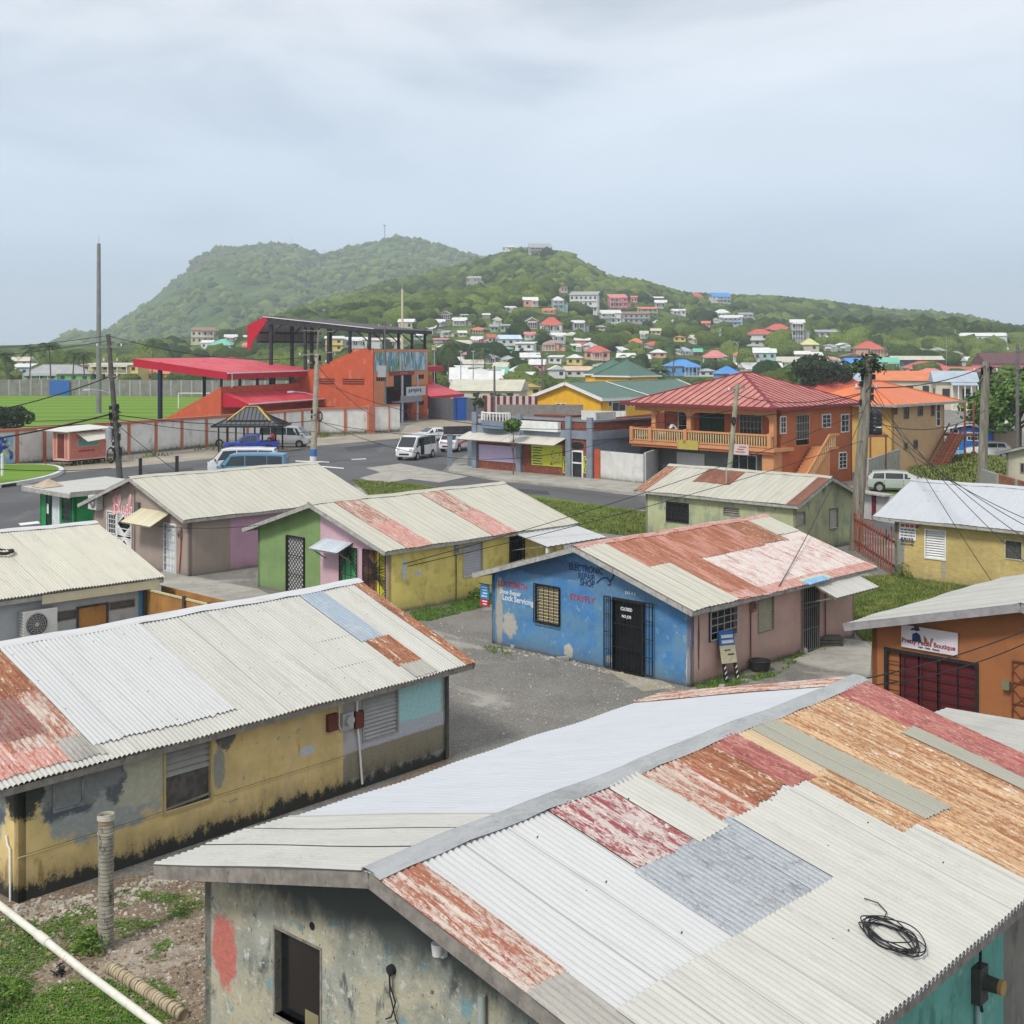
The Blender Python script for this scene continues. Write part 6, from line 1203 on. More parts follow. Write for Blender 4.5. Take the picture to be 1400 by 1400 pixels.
p_ = oh.sz('W', 932, 608)[0], oh.sz('W', 965, 608)[0]; part('banner', paint('mustard banner', (.42, .35, .08), .08), oh.root, lambda b: b.box(-.5, p_[1] + .3, 2.45, -.47, p_[0], 3.1))
p_ = oh.sz('W', 1003, 608)[0], oh.sz('W', 1026, 608)[0]; bn = part('banner', paint('pink-white banner', (.58, .45, .43), .08), oh.root, lambda b: b.box(-.5, p_[1] - .2, 2.35, -.47, p_[0] - .2, 3.05))
part('banner_text', REDP, bn, lambda b: [b.box(-.51, p_[1] + .1 * k2, 2.5 + .17 * k, -.5, p_[0] - .5 - .15 * k, 2.56 + .17 * k) for k, k2 in ((0, 1), (1, 2), (2, 0))])
gb = oh.rect('W', 1000, 1026, 622, 640); r_w = (1.9, 4.0, .3, 2.2); low = Hut.__new__(Hut); low.__dict__.update(oh.__dict__); low.fp = lambda f_, a, z, o=0.: (.9 - o, a, z)
win(low, 'W', r_w, WHITEP, (3, 1)); part('roller_door', paint('pale roller door', (.5, .5, .5), .05), oh.root, lambda b: b.box(.84, 6.2, 0, .9, 8.6, 2.1))
REDR = sheet('terracotta ribbed roof', (.42, .15, .125), (((.52, .24, .18), 2, .4, .48, .66), ((.34, .09, .09), 1.2, .5, .54, .68)), .5, var=.08, panel=0); RIBR = paint('dark red rib', (.20, .025, .04), .1)
z1o = 7.75; hip(oh, -.9, -.8, LO + .7, WO + .8, 5.52, z1o, REDR, ribs=.62, ribm=RIBR, fascm=paint('maroon fascia', (.18, .03, .04), .1), ridge=((5.2, 6.0, z1o), (6.2, 6.0, z1o)))
person('person in a white top leaning on the orange house balcony rail', oh.root_m() @ Vector((.25, oh.sz('W', 917, 590)[0], 2.85)), R(44.5 + 90 + 45), dict(pelvis=(-.25, 0, .85), waist=(-.15, 0, .98), chest=(.05, 0, 1.1), neck=(.2, 0, 1.18), head0=(.28, 0, 1.2), head1=(.36, 0, 1.24), shL=(.08, .2, 1.12), elL=(.25, .25, .95), haL=(.45, .15, .98), shR=(.08, -.2, 1.12), elR=(.25, -.25, .95), haR=(.45, -.15, .98),
    hipL=(-.25, .1, .83), knL=(-.2, .12, .45), anL=(-.27, .12, .08), toL=(-.13, .12, .04), hipR=(-.25, -.1, .83), knR=(-.2, -.12, .45), anR=(-.27, -.12, .08), toR=(-.13, -.12, .04)), paint('white top', (.65, .65, .66)))

# ------------------------------------------------------------------ peach house with orange roof, tank, blue house
PEACH = plaster('peach paint', (.55, .36, .20), (((.5, .32, .18), .8, .5, .7),), (), None, .75, .05, .1); cP = Vector((521 / F * 98, 98, 0)); LP = along(cP, axes(44)[0], 1291)
ph = boxb('peach_house', 'two-storey peach house with a bright orange roof and brown outside stair', cP, 44, LP, 7.5, 5.2, {'S': PEACH, 'E': PEACH, 'N': PEACH, 'W': paint('yellow ochre wall', (.6, .38, .12), .06)})
OTR = sheet('bright orange roof', (.62, .15, .05), (((.68, .22, .08), 1, .2, .5, .7),), .5, var=.06, panel=0, lines=.9); hip(ph, -1.0, -.8, LP + 2.2, 8.3, 5.2, 6.9, OTR, fascm=FASC, ridge=((3.2, 3.8, 6.9), (4.8, 3.8, 6.9)))
for (xa, xb, yt, yb_) in ((1236, 1242, 555, 572), (1255, 1261, 554, 568), (1273, 1277, 553, 568), (1236, 1240, 606, 614), (1249, 1254, 602, 613), (1222, 1226, 556, 566)): win(ph, 'S', ph.rect('S', xa, xb, yt, yb_), paint('brown-grey frame', (.2, .16, .12)), (2, 1))
win(ph, 'S', ph.rect('S', 1280, 1285, 553, 582), WHITEP, (1, 3))
def f(b):
    xs = LP + .3; n_ = 14
    for i in range(n_): b.box(xs - 3.6 + 3.6 * i / n_, -1.6, 2.7 * i / n_ - .02, xs - 3.6 + 3.6 * (i + 1) / n_, -.3, 2.7 * (i + 1) / n_)
    b.box(xs, -1.6, 2.5, xs + 1.8, 1.5, 2.68)
part('stair', paint('brown stair', (.20, .075, .045), .15), ph.root, f)
part('stair_rail', paint('dark brown rail', (.12, .04, .03)), ph.root, lambda b: [b.bar((LP - 3.3, yy, .7), (LP + .3, yy, 3.5), .07, .1) for yy in (-1.6, -.95, -.3)] + [b.bar((LP + .3, -1.6, 3.5), (LP + 2.1, -1.6, 3.5), .07, .08), b.bar((LP + .3, -1.6, 3.1), (LP + 2.1, -1.6, 3.1), .05, .06)])
for dx in (.4, 2.0): part('porch_post', paint('red-brown post', (.25, .08, .05)), ph.root, lambda b: b.box(LP + dx, -1.55, 0, LP + dx + .12, -1.43, 5.2))
kt = .0; ct = Vector(((1197 - CX) / F * 93, 93, 0)); tk = empty('water_tank', ct, 0, 'black plastic water tank on a brown platform beside the wooden pole', 'water tank')
tz = H - (594 - CY) * 93 / F; TKM = paint('black tank plastic', (.02, .022, .026), .15, 2, .35)
def f(b):
    prof = [(0, .44), (.08, .47)] + [(.1 + .28 * i + d, .47 - (.03 if d in (.0,) else 0)) for i in range(5) for d in (.0, .05, .22)] + [(1.55, .45), (1.75, .3), (1.85, .14), (1.92, .13)]
    for (z0, r0), (z1, r1) in zip(prof[:-1], prof[1:]): b.tube([(0, 0, tz + z0), (0, 0, tz + z1)], [r0, r1], 20, cap=False)
    b.raw([(0.13 * math.cos(k * .6283), .13 * math.sin(k * .6283), tz + 1.92) for k in range(10)], [tuple(range(10))])
part('barrel', TKM, tk, f); part('platform', paint('rusty platform', (.18, .07, .05), .2), tk, lambda b: b.box(-.6, -.6, tz - .15, .75, .6, tz)); part('band', WHITEP, tk, lambda b: b.box(-.1, -.49, tz + .5, .3, -.46, tz + .58))
for dx in (-.5, .6): part('leg', paint('rusty platform', (.18, .07, .05), .2), tk, lambda b: b.box(dx - .05, -.55, 0, dx + .05, -.45, tz - .15))
wallseg('retaining_wall', 'stained concrete wall below the black water tank', D(1186, 600, 88) * Vector((1, 1, 0)), D(1229, 600, 97) * Vector((1, 1, 0)), 2.0, CONC)
BL_ = plaster('vivid blue boards', (.01, .17, .55), (((.02, .14, .45), 1, .5, .7),), (), None, .6, .05, .1); cb_ = Vector(((1358 - CX) / F * 115, 115, 0)); Wb = along(cb_, axes(44)[1], 1299)
bh = Hut('blue_house', 'small vivid blue house with a white roof behind the white hatchback', cb_, 44, 6.0, Wb, 2.35, .22); 
for f_, l_, m_ in (('W', Wb, BL_), ('S', 6., paint('tan side wall', (.3, .22, .14), .1)), ('N', 6., BL_), ('E', Wb, BL_)): bh.wall(f_, 0, l_, m_)
bh.make_roof(WH2, .4, .4, .4, .4, pitch=.3, amp=.01, k=4, fasc=WHITEP, fh=.2)
win(bh, 'W', bh.rect('W', 1323, 1341, 592, 602), WHITEP, (4, 2)); win(bh, 'W', bh.rect('W', 1303, 1310, 587, 613), WHITEP, None)
part('skirting', paint('pale blue skirting', (.2, .4, .6)), bh.root, lambda b: b.box(-.06, 0, 0, -.01, Wb, .35))
cw = Vector(((1376 - CX) / F * 88, 88, 0)); ch = Hut('cream_house', 'cream house with a white roof at the right edge behind the plank fence', cw - axes(44)[1] * 6.5, 44, 5., 6.5, 2.55, .28)
for f_, l_ in (('W', 6.5), ('S', 5.), ('N', 5.), ('E', 6.5)): ch.wall(f_, 0, l_, paint('cream wall', (.5, .47, .36), .06))
ch.make_roof(WH2, .4, .6, .5, .4, pitch=.3, amp=.008, k=4); win(ch, 'W', ch.rect('W', 1396, 1404, 634, 646), WOODP, (2, 1))
wallseg('sheet_fence', 'grey corrugated sheet fence at the foot of the right pole', D(1341, 600, 84) * Vector((1, 1, 0)), D(1366, 600, 80) * Vector((1, 1, 0)), 1.75, sheet('grey fence sheet', (.3, .3, .29), (), .6), cat='fence')
wallseg('plank_fence', 'red-brown plank fence with a concrete post at the right edge', D(1366, 600, 80) * Vector((1, 1, 0)), D(1420, 600, 73) * Vector((1, 1, 0)), 1.8, paint('red-brown planks', (.25, .1, .06), .3, 2), posts=3, postm=CONC, cat='fence')
# rust red picket fence and the white and maroon wall behind it
pA, pB = D(1166, 780, 61.5) * Vector((1, 1, 0)), G(1221, 789); dF = pB - pA; fn = empty('picket_fence', pA, math.atan2(dF.y, dF.x), 'rusty red picket fence between the mildewed hut and the buff yellow hut', 'fence')
RF = paint('rusty red pickets', (.30, .085, .05), .3, 2); LF = dF.length; PK = MB(); PK.box(-.05, -.02, 0, .05, .02, 1.0); n_ = 16
for i in range(n_): x = LF * (i + .5) / n_; hh = rnd.uniform(1.6, 2.05); part('picket', RF, fn, lambda b: b.extr([(x - .05, -.02, .05), (x + .05, -.02, .05), (x + .05, -.02, hh), (x, -.02, hh + .09), (x - .05, -.02, hh)], (0, .035, 0)))
for z in (.45, 1.45): part('rail', paint('dark red rail', (.1, .02, .02)), fn, lambda b: b.box(0, .02, z - .05, LF, .07, z + .05))
mw = wallseg('shed_wall', 'white shed wall with maroon doors beyond the picket fence', D(1162, 700, 74) * Vector((1, 1, 0)), D(1236, 700, 70) * Vector((1, 1, 0)), 1.45, paint('grey-white boards', (.45, .43, .42), .1), cat='shed')
for x in (.7, 2.0): part('door', paint('maroon door', (.14, .015, .025), .1), mw, lambda b: b.box(x, -.15, .1, x + .28, -.08, 1.4))
part('roof', FASC, mw, lambda b: b.box(-.2, -.5, 1.45, 3.4, .3, 1.53))
# ================================================================== stadium side
ORW = plaster('orange stadium render', (.50, .10, .045), (((.44, .11, .06), .5, .48, .66), ((.58, .17, .09), 1.2, .54, .7, .5), ((.34, .08, .045), 2.2, .6, .7, .35)), (), (.3, (.3, .12, .07), 1.2), .8, .08, .1); SRED = sheet('scarlet roof sheeting', (.56, .02, .045), (((.66, .10, .12), 3, .3, .5, .66), ((.42, .03, .05), 2, .4, .54, .68)), .55, var=.1, panel=1.0, lines=1.0); ORT = paint('orange pilaster', (.46, .15, .085), .08, 2)
NVY = paint('navy steel', (.012, .018, .05), .15); CRIM = paint('crimson fascia', (.42, .008, .03), .06)
WSW = plaster('grubby white stadium wall', (.72, .70, .65), (((.42, .40, .36), .8, .52, .7, .5),), (), (.25, (.16, .15, .1), .9), .85, .08, .15)
pts = [(-120, 649), (22, 636), (95, 629), (281, 611.5), (435, 594.5), (507, 592)]
W3 = [G(*p) for p in pts]
labs = ['mural-painted stretch of stadium wall at the left edge', 'blockwork stretch of white stadium wall beside the mural', 'white stadium wall with orange pilasters behind the pink kiosk', 'white stadium wall with orange pilasters behind the gazebo', 'end stretch of white stadium wall near the orange grandstand']
for i in range(5):
    a_, b2 = W3[i], W3[i + 1]; d = b2 - a_; L_ = d.length; r = empty('stadium_wall', a_, math.atan2(d.y, d.x), labs[i], 'wall', 'stretches of the stadium wall')
    part('panel', WSW, r, lambda b: b.box(0, -.1, 0, L_, .1, 2.75)); part('coping', ORT, r, lambda b: b.box(-.05, -.22, 2.75, L_ - .06, .22, 2.98)); k = max(1, int(round(L_ / 3.4)))
    for j in range(k): x = L_ * j / k; part('pilaster', ORT, r, lambda b: b.box(x - .15, -.19, 0, x + .15, -.09, 2.745))
    if i < 1:
        mu = T('mural %d' % i); uvv = mu.uv(); n1 = mu.noise(uvv, .9, 3, .5, 1.0); c_ = mu.mix(mu.rng(n1, .4, .5), (.02, .05, .30), (.25, .45, .65)); c_ = mu.mix(mu.rng(mu.noise(uvv, 1.6, 3, .5, 1.5), .58, .62), c_, (.65, .6, .06)); c_ = mu.mix(mu.rng(mu.noise(mu.xf(uvv, (1, 1, 1), (9, 3, 0)), 1.8, 3, .5, 1.5), .6, .64), c_, (.6, .62, .64))
        if i == 0 or True: part('mural', mu.out(c_, .6), r, lambda b: b.box(.6, -.205, .2, L_ - .4, -.1, 2.5))
we = [G(507, 592), G(546, 590)]; d = we[1] - we[0]; r = empty('stadium_wall', we[0], math.atan2(d.y, d.x), 'short white return wall with a fat orange corner pillar beside the gate', 'wall'); L_ = d.length
part('panel', WSW, r, lambda b: b.box(0, -.1, 0, L_, .1, 2.95)); part('coping', ORT, r, lambda b: b.box(0, -.2, 2.95, L_, .2, 3.1)); part('pillar', ORT, r, lambda b: b.box(-.5, -.35, 0, .35, .35, 3.1)); part('pilaster', ORT, r, lambda b: b.box(L_ * .6, -.18, 0, L_ * .6 + .12, -.09, 2.9))
# far perimeter wall with a blue gate
pm_ = paint('grey concrete panels', (.21, .205, .19), .18, .6, .9, 0., ((.13, .12, .11), .56)); a_, b2 = D(-240, 541, 262), D(72, 541, 262); wallseg('perimeter_wall', 'far grey panel wall left of the blue gate', a_, b2, 3.2, pm_, posts=22, postm=paint('pale posts', (.33, .32, .3)))
wallseg('blue_gate', 'bright blue sheet gate in the far grey wall across the pitch', D(68, 541, 261.5), D(95, 541, 261.5), 3.1, paint('cobalt gate', (.03, .12, .40), .1), cat='gate')
wallseg('perimeter_wall', 'far grey panel wall across the pitch behind the goal', D(95, 542, 262), D(480, 545, 252), 3.2, pm_, posts=28, postm=paint('pale posts', (.33, .32, .3)))
gl = D(244, 548, 205) * Vector((1, 1, 0)); gp_ = empty('goal_frame', gl, 0, 'white goal frame in front of the far wall', 'goal'); part('crossbar', WHITEP, gp_, lambda b: b.bar((0, 0, 2.44), (7.3, 0, 2.44), .14, .14)); 
for x in (0, 7.3): part('post', WHITEP, gp_, lambda b: b.box(x - .07, -.07, 0, x + .07, .07, 2.5))
# floodlight masts
def mast(label, px, yb_, ytop, r0, r1, mat):
    c_ = G(px, yb_); ht = H - (ytop - CY) / F * c_.y; m_ = empty('floodlight_mast', c_, 0, label, 'mast', 'stadium masts'); part('shaft', mat, m_, lambda b: b.cyl((0, 0, 0), (0, 0, ht), r0, r1, 10)); part('spike', GALV, m_, lambda b: b.cyl((0, 0, ht), (0, 0, ht + 1.2), .04, n=5)); return m_
MG = paint('weathered mast concrete', (.20, .20, .195), .12, .8); mast('tall grey mast standing in the pitch at the left', 135, 565, 333, .40, .26, MG); mast('thin cream mast rising behind the steel grandstand roof', 550, 545, 395, .28, .2, paint('cream mast', (.55, .5, .36), .08))
# low red-roofed stand
S2, S1 = axes(20); so = Vector(((302 - CX) / F * 148, 148, 0))
sd = Hut('low_grandstand', 'low grandstand with scarlet flat roof and awning over orange walls', so, 20, 20, 11.5, 5.0, 0., cat='grandstand')
Lx = along(so, S2, 419); part('wall', ORW, sd.root, lambda b: (b.extr([(0, 0, 0), (0, 7.6, 0), (0, 7.6, 1.3), (0, 0, 5.1)], (.25, 0, 0)), b.box(.25, 0, 0, Lx + 2, .25, 5.1)))
part('terrace', CONC, sd.root, lambda b: [b.box(.3, .3 + .72 * i, 0, Lx + 2, 1.02 + .72 * i, 4.3 - .4 * i) for i in range(10)])
part('roof', SRED, sd.root, lambda b: b.raw([(-.3, -1.0, 6.75), (Lx + 1, -1.0, 6.75), (Lx + 1, 11.6, 8.3), (-.3, 11.6, 8.3)], [(0, 1, 2, 3)], 0, [(0, 0), (Lx, 0), (Lx, 12), (0, 12)]))
part('fascia', CRIM, sd.root, lambda b: (b.extr([(-.32, -1.0, 6.74), (-.32, 11.6, 8.29), (-.32, 11.6, 7.35), (-.32, -1.0, 5.95)], (.08, 0, 0)), b.box(-.24, -1.02, 5.95, Lx + 1, -.94, 6.6), b.box(Lx + .95, -1., 6.0, Lx + 1.0, 11, 6.7)))
part('gutter', WHITEP, sd.root, lambda b: (b.box(-.3, -1.1, 6.6, Lx + 1, -1.02, 6.74), b.box(.6, -1.08, 5.0, .7, -1.0, 6.6)))
for x in np.linspace(.3, Lx, 6): part('column', NVY, sd.root, lambda b: (b.box(x - .12, .0, 5.1, x + .12, .25, 6.8),)); part('brace', NVY, sd.root, lambda b: b.bar((x, .2, 6.0), (x, 3.5, 7.1), .1, .12))
for y_ in (8.2,): part('column', NVY, sd.root, lambda b: b.box(-.1, y_ - .2, 0, .3, y_ + .2, 7.9)); part('column', NVY, sd.root, lambda b: b.box(9, y_ - .15, 0, 9.3, y_ + .15, 7.9))
part('awning', SRED, sd.root, lambda b: b.raw([(.3, -.02, 4.45), (Lx + .8, -.02, 4.45), (Lx + 2.2, -3.4, 3.2), (.3, -3.4, 3.2)], [(0, 1, 2, 3)], 0, [(0, 0), (Lx, 0), (Lx, 4), (0, 4)]))
part('awning_fascia', CRIM, sd.root, lambda b: (b.extr([(.28, -.02, 4.45), (.28, -3.4, 3.2), (.28, -3.4, 2.8), (.28, -.02, 2.8)], (.05, 0, 0)), b.box(.3, -3.45, 2.95, Lx + 2.2, -3.4, 3.12))); part('awning_gutter', WHITEP, sd.root, lambda b: b.box(.3, -3.55, 3.12, Lx + 2.2, -3.45, 3.24))
# tall stand with mural tower and steel roof
to = Vector(((510 - CX) / F * 161.5, 161.5, 0)); tl = Hut('tall_grandstand', 'tall orange grandstand with a mural tower under a black steel roof frame', to, 20, 16.5, 15, 9.4, 0., cat='grandstand'); LT = along(to, S2, 585)
part('side_wall', ORW, tl.root, lambda b: b.extr([(-.01, 0, 0), (-.01, 0, 9.5), (-.01, 1.6, 9.4), (-.01, 3.2, 8.9), (-.01, 7.2, 7.3), (-.01, 9.9, 6.2), (-.01, 14, 3.6), (-.01, 14, 0)], (.3, 0, 0)))
part('tower', [paint('orange tower render', (.56, .22, .10), .06, 1), ORW], tl.root, lambda b: (b.box(0.29, .02, 4.6, LT, 3.0, 9.35), b.box(LT * .68, .02, 0, LT, 3.0, 4.6, 1), b.box(.29, .02, 0, LT * .22, 3.0, 4.6, 0)))
part('terrace', CONC, tl.root, lambda b: [b.box(.35, 3.0 + 1.0 * i, 0, LT, 4.0 + 1.0 * i, 8.2 - .6 * i) for i in range(11)])
mu = T('mural of sails'); uvv = mu.uv(); s_ = mu.sep(uvv); c_ = mu.mix(mu.rng(mu.noise(mu.xf(uvv, (1.3, .5, 1)), .9, 4, .6, .8), .4, .6), (.10, .25, .36), (.42, .56, .62)); c_ = mu.mix(mu.rng(mu.noise(mu.xf(uvv, (2.2, .35, 1), (5, 0, 0)), .7, 3, .5, .6), .56, .6), c_, (.07, .26, .11)); c_ = mu.mix(mu.rng(mu.noise(mu.xf(uvv, (2.8, .35, 1), (1, 7, 0)), .8, 3, .5, .6), .58, .61), c_, (.32, .24, .13)); c_ = mu.mix(mu.rng(mu.noise(mu.xf(uvv, (3.2, .5, 1), (8, 2, 0)), .8, 3, .5, .6), .60, .63), c_, (.03, .05, .12)); c_ = mu.mix(mu.rng(mu.noise(mu.xf(uvv, (3.4, .5, 1), (3, 5, 0)), .8, 3, .5, .6), .62, .65), c_, (.55, .58, .58))
part('mural', mu.out(c_, .6), tl.root, lambda b: b.box(.35, -.06, 6.55, LT - .5, .02, 9.0))
part('balcony_recess', DARK, tl.root, lambda b: b.box(LT * .36, -.03, 3.9, LT * .68, .02, 6.0)); part('name_band', paint('dark red band', (.25, .04, .04), .1), tl.root, lambda b: b.box(LT * .28, -.12, 6.0, LT * .72, .02, 6.5)); part('band_letters', ORT, tl.root, lambda b: [b.box(LT * .45 + i * .5, -.15, 6.12, LT * .45 + i * .5 + .3, -.12, 6.4) for i in range(5)])
bnr = part('banner', paint('pale banner', (.5, .52, .54), .1), tl.root, lambda b: b.box(LT * .42, -1.3, 3.3, LT * .78, -1.25, 4.5)); part('banner_print', NAVY, bnr, lambda b: [b.box(LT * .46 + .6 * i, -1.32, 3.7 + .1 * (i % 3), LT * .46 + .6 * i + .35, -1.3, 4.2) for i in range(7)])
part('balcony', paint('grey balcony', (.25, .26, .28)), tl.root, lambda b: (b.box(LT * .33, -1.25, 2.5, LT * .72, 0, 2.7), b.box(LT * .33, -1.25, 2.7, LT * .72, -1.15, 3.4)))
for q_ in (.38, .66): part('column', paint('pale column', (.45, .47, .5)), tl.root, lambda b: b.cyl((LT * q_, -1.0, 0), (LT * q_, -1.0, 6.0), .16, n=8))
part('entrance', paint('dark blue entrance', (.012, .02, .07), .2), tl.root, lambda b: b.box(LT * .22, .6, 0, LT * .68, .7, 2.5))
for (q0, zz) in ((.06, 5.4), (.78, 5.4), (.78, 1.9)):
    for i in range(4): part('vent_window', DARK, tl.root, lambda b: b.box(LT * q0 + i * .62, -.03, zz, LT * q0 + i * .62 + .42, .02, zz + .55))
for (s0_, s1_) in ((1.2, 4.2), (5.3, 8.2)): part('side_vent', paint('maroon louvre', (.12, .02, .015)), tl.root, lambda b: [b.box(-.06, s0_, 5.0 + .28 * i, -.01, s1_, 5.14 + .28 * i) for i in range(3)])
part('side_vent', paint('maroon louvre', (.12, .02, .015)), tl.root, lambda b: b.box(-.06, 5.3, 1.6, -.01, 8.2, 2.2))
STEEL = paint('black weathered steel', (.03, .03, .035), .4, 2, .6, 0., ((.2, .2, .19), .64)); RT = paint('grey weathered roof deck', (.07, .07, .07), .25, 1.5, .7, 0., ((.08, .08, .08), .55))
def zr_(y_): return 11.9 + (13.45 - 11.9) * y_ / 15.
part('steel_roof', RT, tl.root, lambda b: b.raw([(-.4, -.3, zr_(-.3)), (LT + .5, -.3, zr_(-.3)), (LT + .5, 15.3, zr_(15.3)), (-.4, 15.3, zr_(15.3))], [(0, 1, 2, 3)], 0, [(0, 0), (16, 0), (16, 15), (0, 15)]))
part('roof_edge', STEEL, tl.root, lambda b: (b.extr([(-.42, -.3, zr_(0) - .05), (-.42, 15.3, zr_(15.3) - .05), (-.42, 15.3, zr_(15.3) - .85), (-.42, -.3, zr_(0) - .5)], (.12, 0, 0)), b.box(-.3, -.4, zr_(0) - .5, LT + .5, -.25, zr_(0) - .05)))
part('edge_trim', WHITEP, tl.root, lambda b: (b.bar((-.45, -.3, zr_(-.3) + .04), (-.45, 15.3, zr_(15.3) + .04), .12, .08),))
for x in np.linspace(0, LT, 5): part('rafter', STEEL, tl.root, lambda b: (b.bar((x, 0, zr_(0) - .4), (x, 15, zr_(15) - .5), .2, .4),)); part('column', STEEL, tl.root, lambda b: b.box(x - .13, .3, 9.3, x + .13, .6, zr_(0) - .2)); part('brace', STEEL, tl.root, lambda b: b.bar((x, .6, zr_(0) - 1.6), (x, 2.4, zr_(2) - .4), .12, .12))
for x in np.linspace(0, LT * .95, 4): part('column', STEEL, tl.root, lambda b: b.box(x - .16, 14.2, 0, x + .16, 14.6, zr_(14) - .2)); part('brace', STEEL, tl.root, lambda b: b.bar((x, 14.3, zr_(14) - 2.2), (x, 12.6, zr_(12) - .4), .14, .14))
for y_ in (3.2, 6.2, 9.5): part('column', STEEL, tl.root, lambda b: b.box(-.1, y_ - .16, {3.2: 8.9, 6.2: 7.6, 9.5: 6.2}[y_], .2, y_ + .16, zr_(y_) - .3))
part('red_canopy_end', CRIM, tl.root, lambda b: b.extr([(-.46, 14.9, 13.6), (-.46, 17.6, 12.4), (-.46, 17.6, 9.3), (-.46, 17.2, 9.3), (-.46, 16.6, 10.6), (-.46, 14.7, 13.0)], (.12, 0, 0)))
part('wind_screen', sheet('translucent grey sheets', (.33, .32, .29), (((.2, .2, .18), 3, .4, .5, .7),), .6, panel=1.2), tl.root, lambda b: b.box(.0, 16.5, 10.4, LT * .98, 16.6, 13.2))
part('screen_rail', STEEL, tl.root, lambda b: (b.box(.0, 16.2, 11.4, LT, 16.5, 11.6), b.box(0, 16.2, 10.2, LT, 16.5, 10.4)))
# red stand beyond the tower
s3 = Vector(((560 - CX) / F * 205, 205, 0)); t3 = Hut('far_grandstand', 'small scarlet-roofed stand beyond the mural tower', s3, 20, 8, 8, 4.2, 0., cat='grandstand'); L3 = along(s3, S2, 592)
part('wall', ORW, t3.root, lambda b: b.box(0, 0, 0, L3, .3, 5.0)); part('roof', SRED, t3.root, lambda b: b.box(-.5, -1, 6.4, L3 + 1.8, 8, 6.6)); part('fascia', CRIM, t3.root, lambda b: b.box(-.5, -1.08, 5.7, L3 + 1.8, -1.0, 6.55)); part('awning', SRED, t3.root, lambda b: b.raw([(-1, 0, 3.9), (L3, 0, 3.9), (L3 + 3.5, -4, 2.0), (-1, -4, 2.0)], [(0, 1, 2, 3)], 0, [(0, 0), (9, 0), (9, 4), (0, 4)])); part('awning_fascia', CRIM, t3.root, lambda b: b.box(-1, -4.06, 1.5, L3 + 3.5, -4, 2.0))
for x in (1, 3, L3, L3 + 1): part('column', NVY, t3.root, lambda b: b.box(x, -.1, 3, x + .2, .1, 6.4))
# gates right of the tower
GM = paint('slate grey gate sheets', (.12, .125, .14), .1, 1.2); wallseg('metal_gate', 'slate grey sheet gates between the tower and the blue containers', D(586, 600, 176) * Vector((1, 1, 0)), D(624, 600, 172) * Vector((1, 1, 0)), 2.85, GM, cat='gate')
boxb('blue_container', 'tall dark blue container beside the slate grey gates', D(624, 600, 171) * Vector((1, 1, 0)), 70, 1.6, 1.2, 2.9, paint('cobalt container', (.02, .09, .36), .1), cat='container', roofmat=paint('cobalt container', (.02, .09, .36), .1), ov=.05)
wallseg('metal_gate', 'slate grey sheet fence right of the blue container', D(634, 600, 172) * Vector((1, 1, 0)), D(700, 600, 165) * Vector((1, 1, 0)), 3.0, GM, cat='fence', posts=5, postm=paint('dark post', (.05, .05, .06)))

# ------------------------------------------------------------------ street: kiosk, green shack, gazebo, island
kc = G(94, 637.5); kk = Hut('pink_kiosk', 'salmon pink boarded kiosk on trailer wheels with a propped flap', kc, 30, 1, 1, 2.75, 0., cat='kiosk'); kL = along(kc, kk.d2, 145); kW = along(kc, kk.d1, 73); kk.L, kk.W, kk.half = kL, kW, kW / 2
KP = paint('salmon boards', (.60, .20, .15), .1, 2); KT = paint('pale pink trim', (.68, .42, .34), .05)
def f(b):
    for i in range(13): z = .5 + i * .168; kk.fbox(b, 'S', 0, kL, z, z + .15, -.05, .02 - .0); kk.fbox(b, 'W', 0, kW, z, z + .15, -.05, .02); 
    b.box(.05, .05, .5, kL - .02, kW - .02, 2.7)
part('boarding', KP, kk.root, f)
part('corner_trim', KT, kk.root, lambda b: (b.box(-.05, -.05, .45, .08, .08, 2.75), b.box(kL - .08, -.05, .45, kL, .02, 2.75), b.box(-.05, kW - .08, .45, .02, kW, 2.75), b.box(-.04, -.04, .42, kL, .04, .52), b.box(-.04, 0, .42, .04, kW, .52)))
fr = kk.frame('W', (kW * .25, kW * .72, .6, 2.6), KT, .08, .05, .0, 'door'); kk.pane('W', (kW * .25, kW * .72, .6, 2.6), paint('brown slatted leaf', (.15, .04, .03), .2), .035, 'leaf', fr)
hr = kk.rect('S', 106, 134, 600, 609); fr = kk.frame('S', hr, KT, .05, .05, .0, 'hatch'); kk.pane('S', hr, paint('teal counter front', (.12, .36, .33), .1), .035, 'pane', fr)
part('flap', paint('cream flap', (.62, .58, .48), .06), kk.root, lambda b: b.extr([kk.fp('S', hr[0] - .2, 2.65, .03), kk.fp('S', hr[1] + .9, 2.65, .03), kk.fp('S', hr[1] + .7, 2.15, 1.1), kk.fp('S', hr[0] + .1, 1.95, 1.1)], (0, 0, .03)))
kk.text('S', (hr[0] + hr[1]) / 2, 1.0, .22, 'TULIA & MIKE', paint('crimson letters', (.35, .02, .06)), .03, sx=.9) if False else part('sign_script', paint('crimson letters', (.35, .02, .06)), kk.root, lambda b: [kk.fbox(b, 'S', hr[0] + .1 + .19 * i, hr[0] + .1 + .19 * i + .13, 1.08, 1.08 + .12 + .04 * (i % 2), .02, .035) for i in range(9)])
part('roof', sheet('white kiosk roof', (.62, .61, .57), (), .5), kk.root, lambda b: b.raw([(-.6, -.55, 2.82), (kL + .3, -.55, 2.95), (kL + .3, kW + .6, 3.1), (-.6, kW + 1.2, 2.9), (-.6, -.55, 2.76), (kL + .3, -.55, 2.89), (kL + .3, kW + .6, 3.04), (-.6, kW + 1.2, 2.84)], [(0, 1, 2, 3), (7, 6, 5, 4), (0, 1, 5, 4), (3, 0, 4, 7)]))
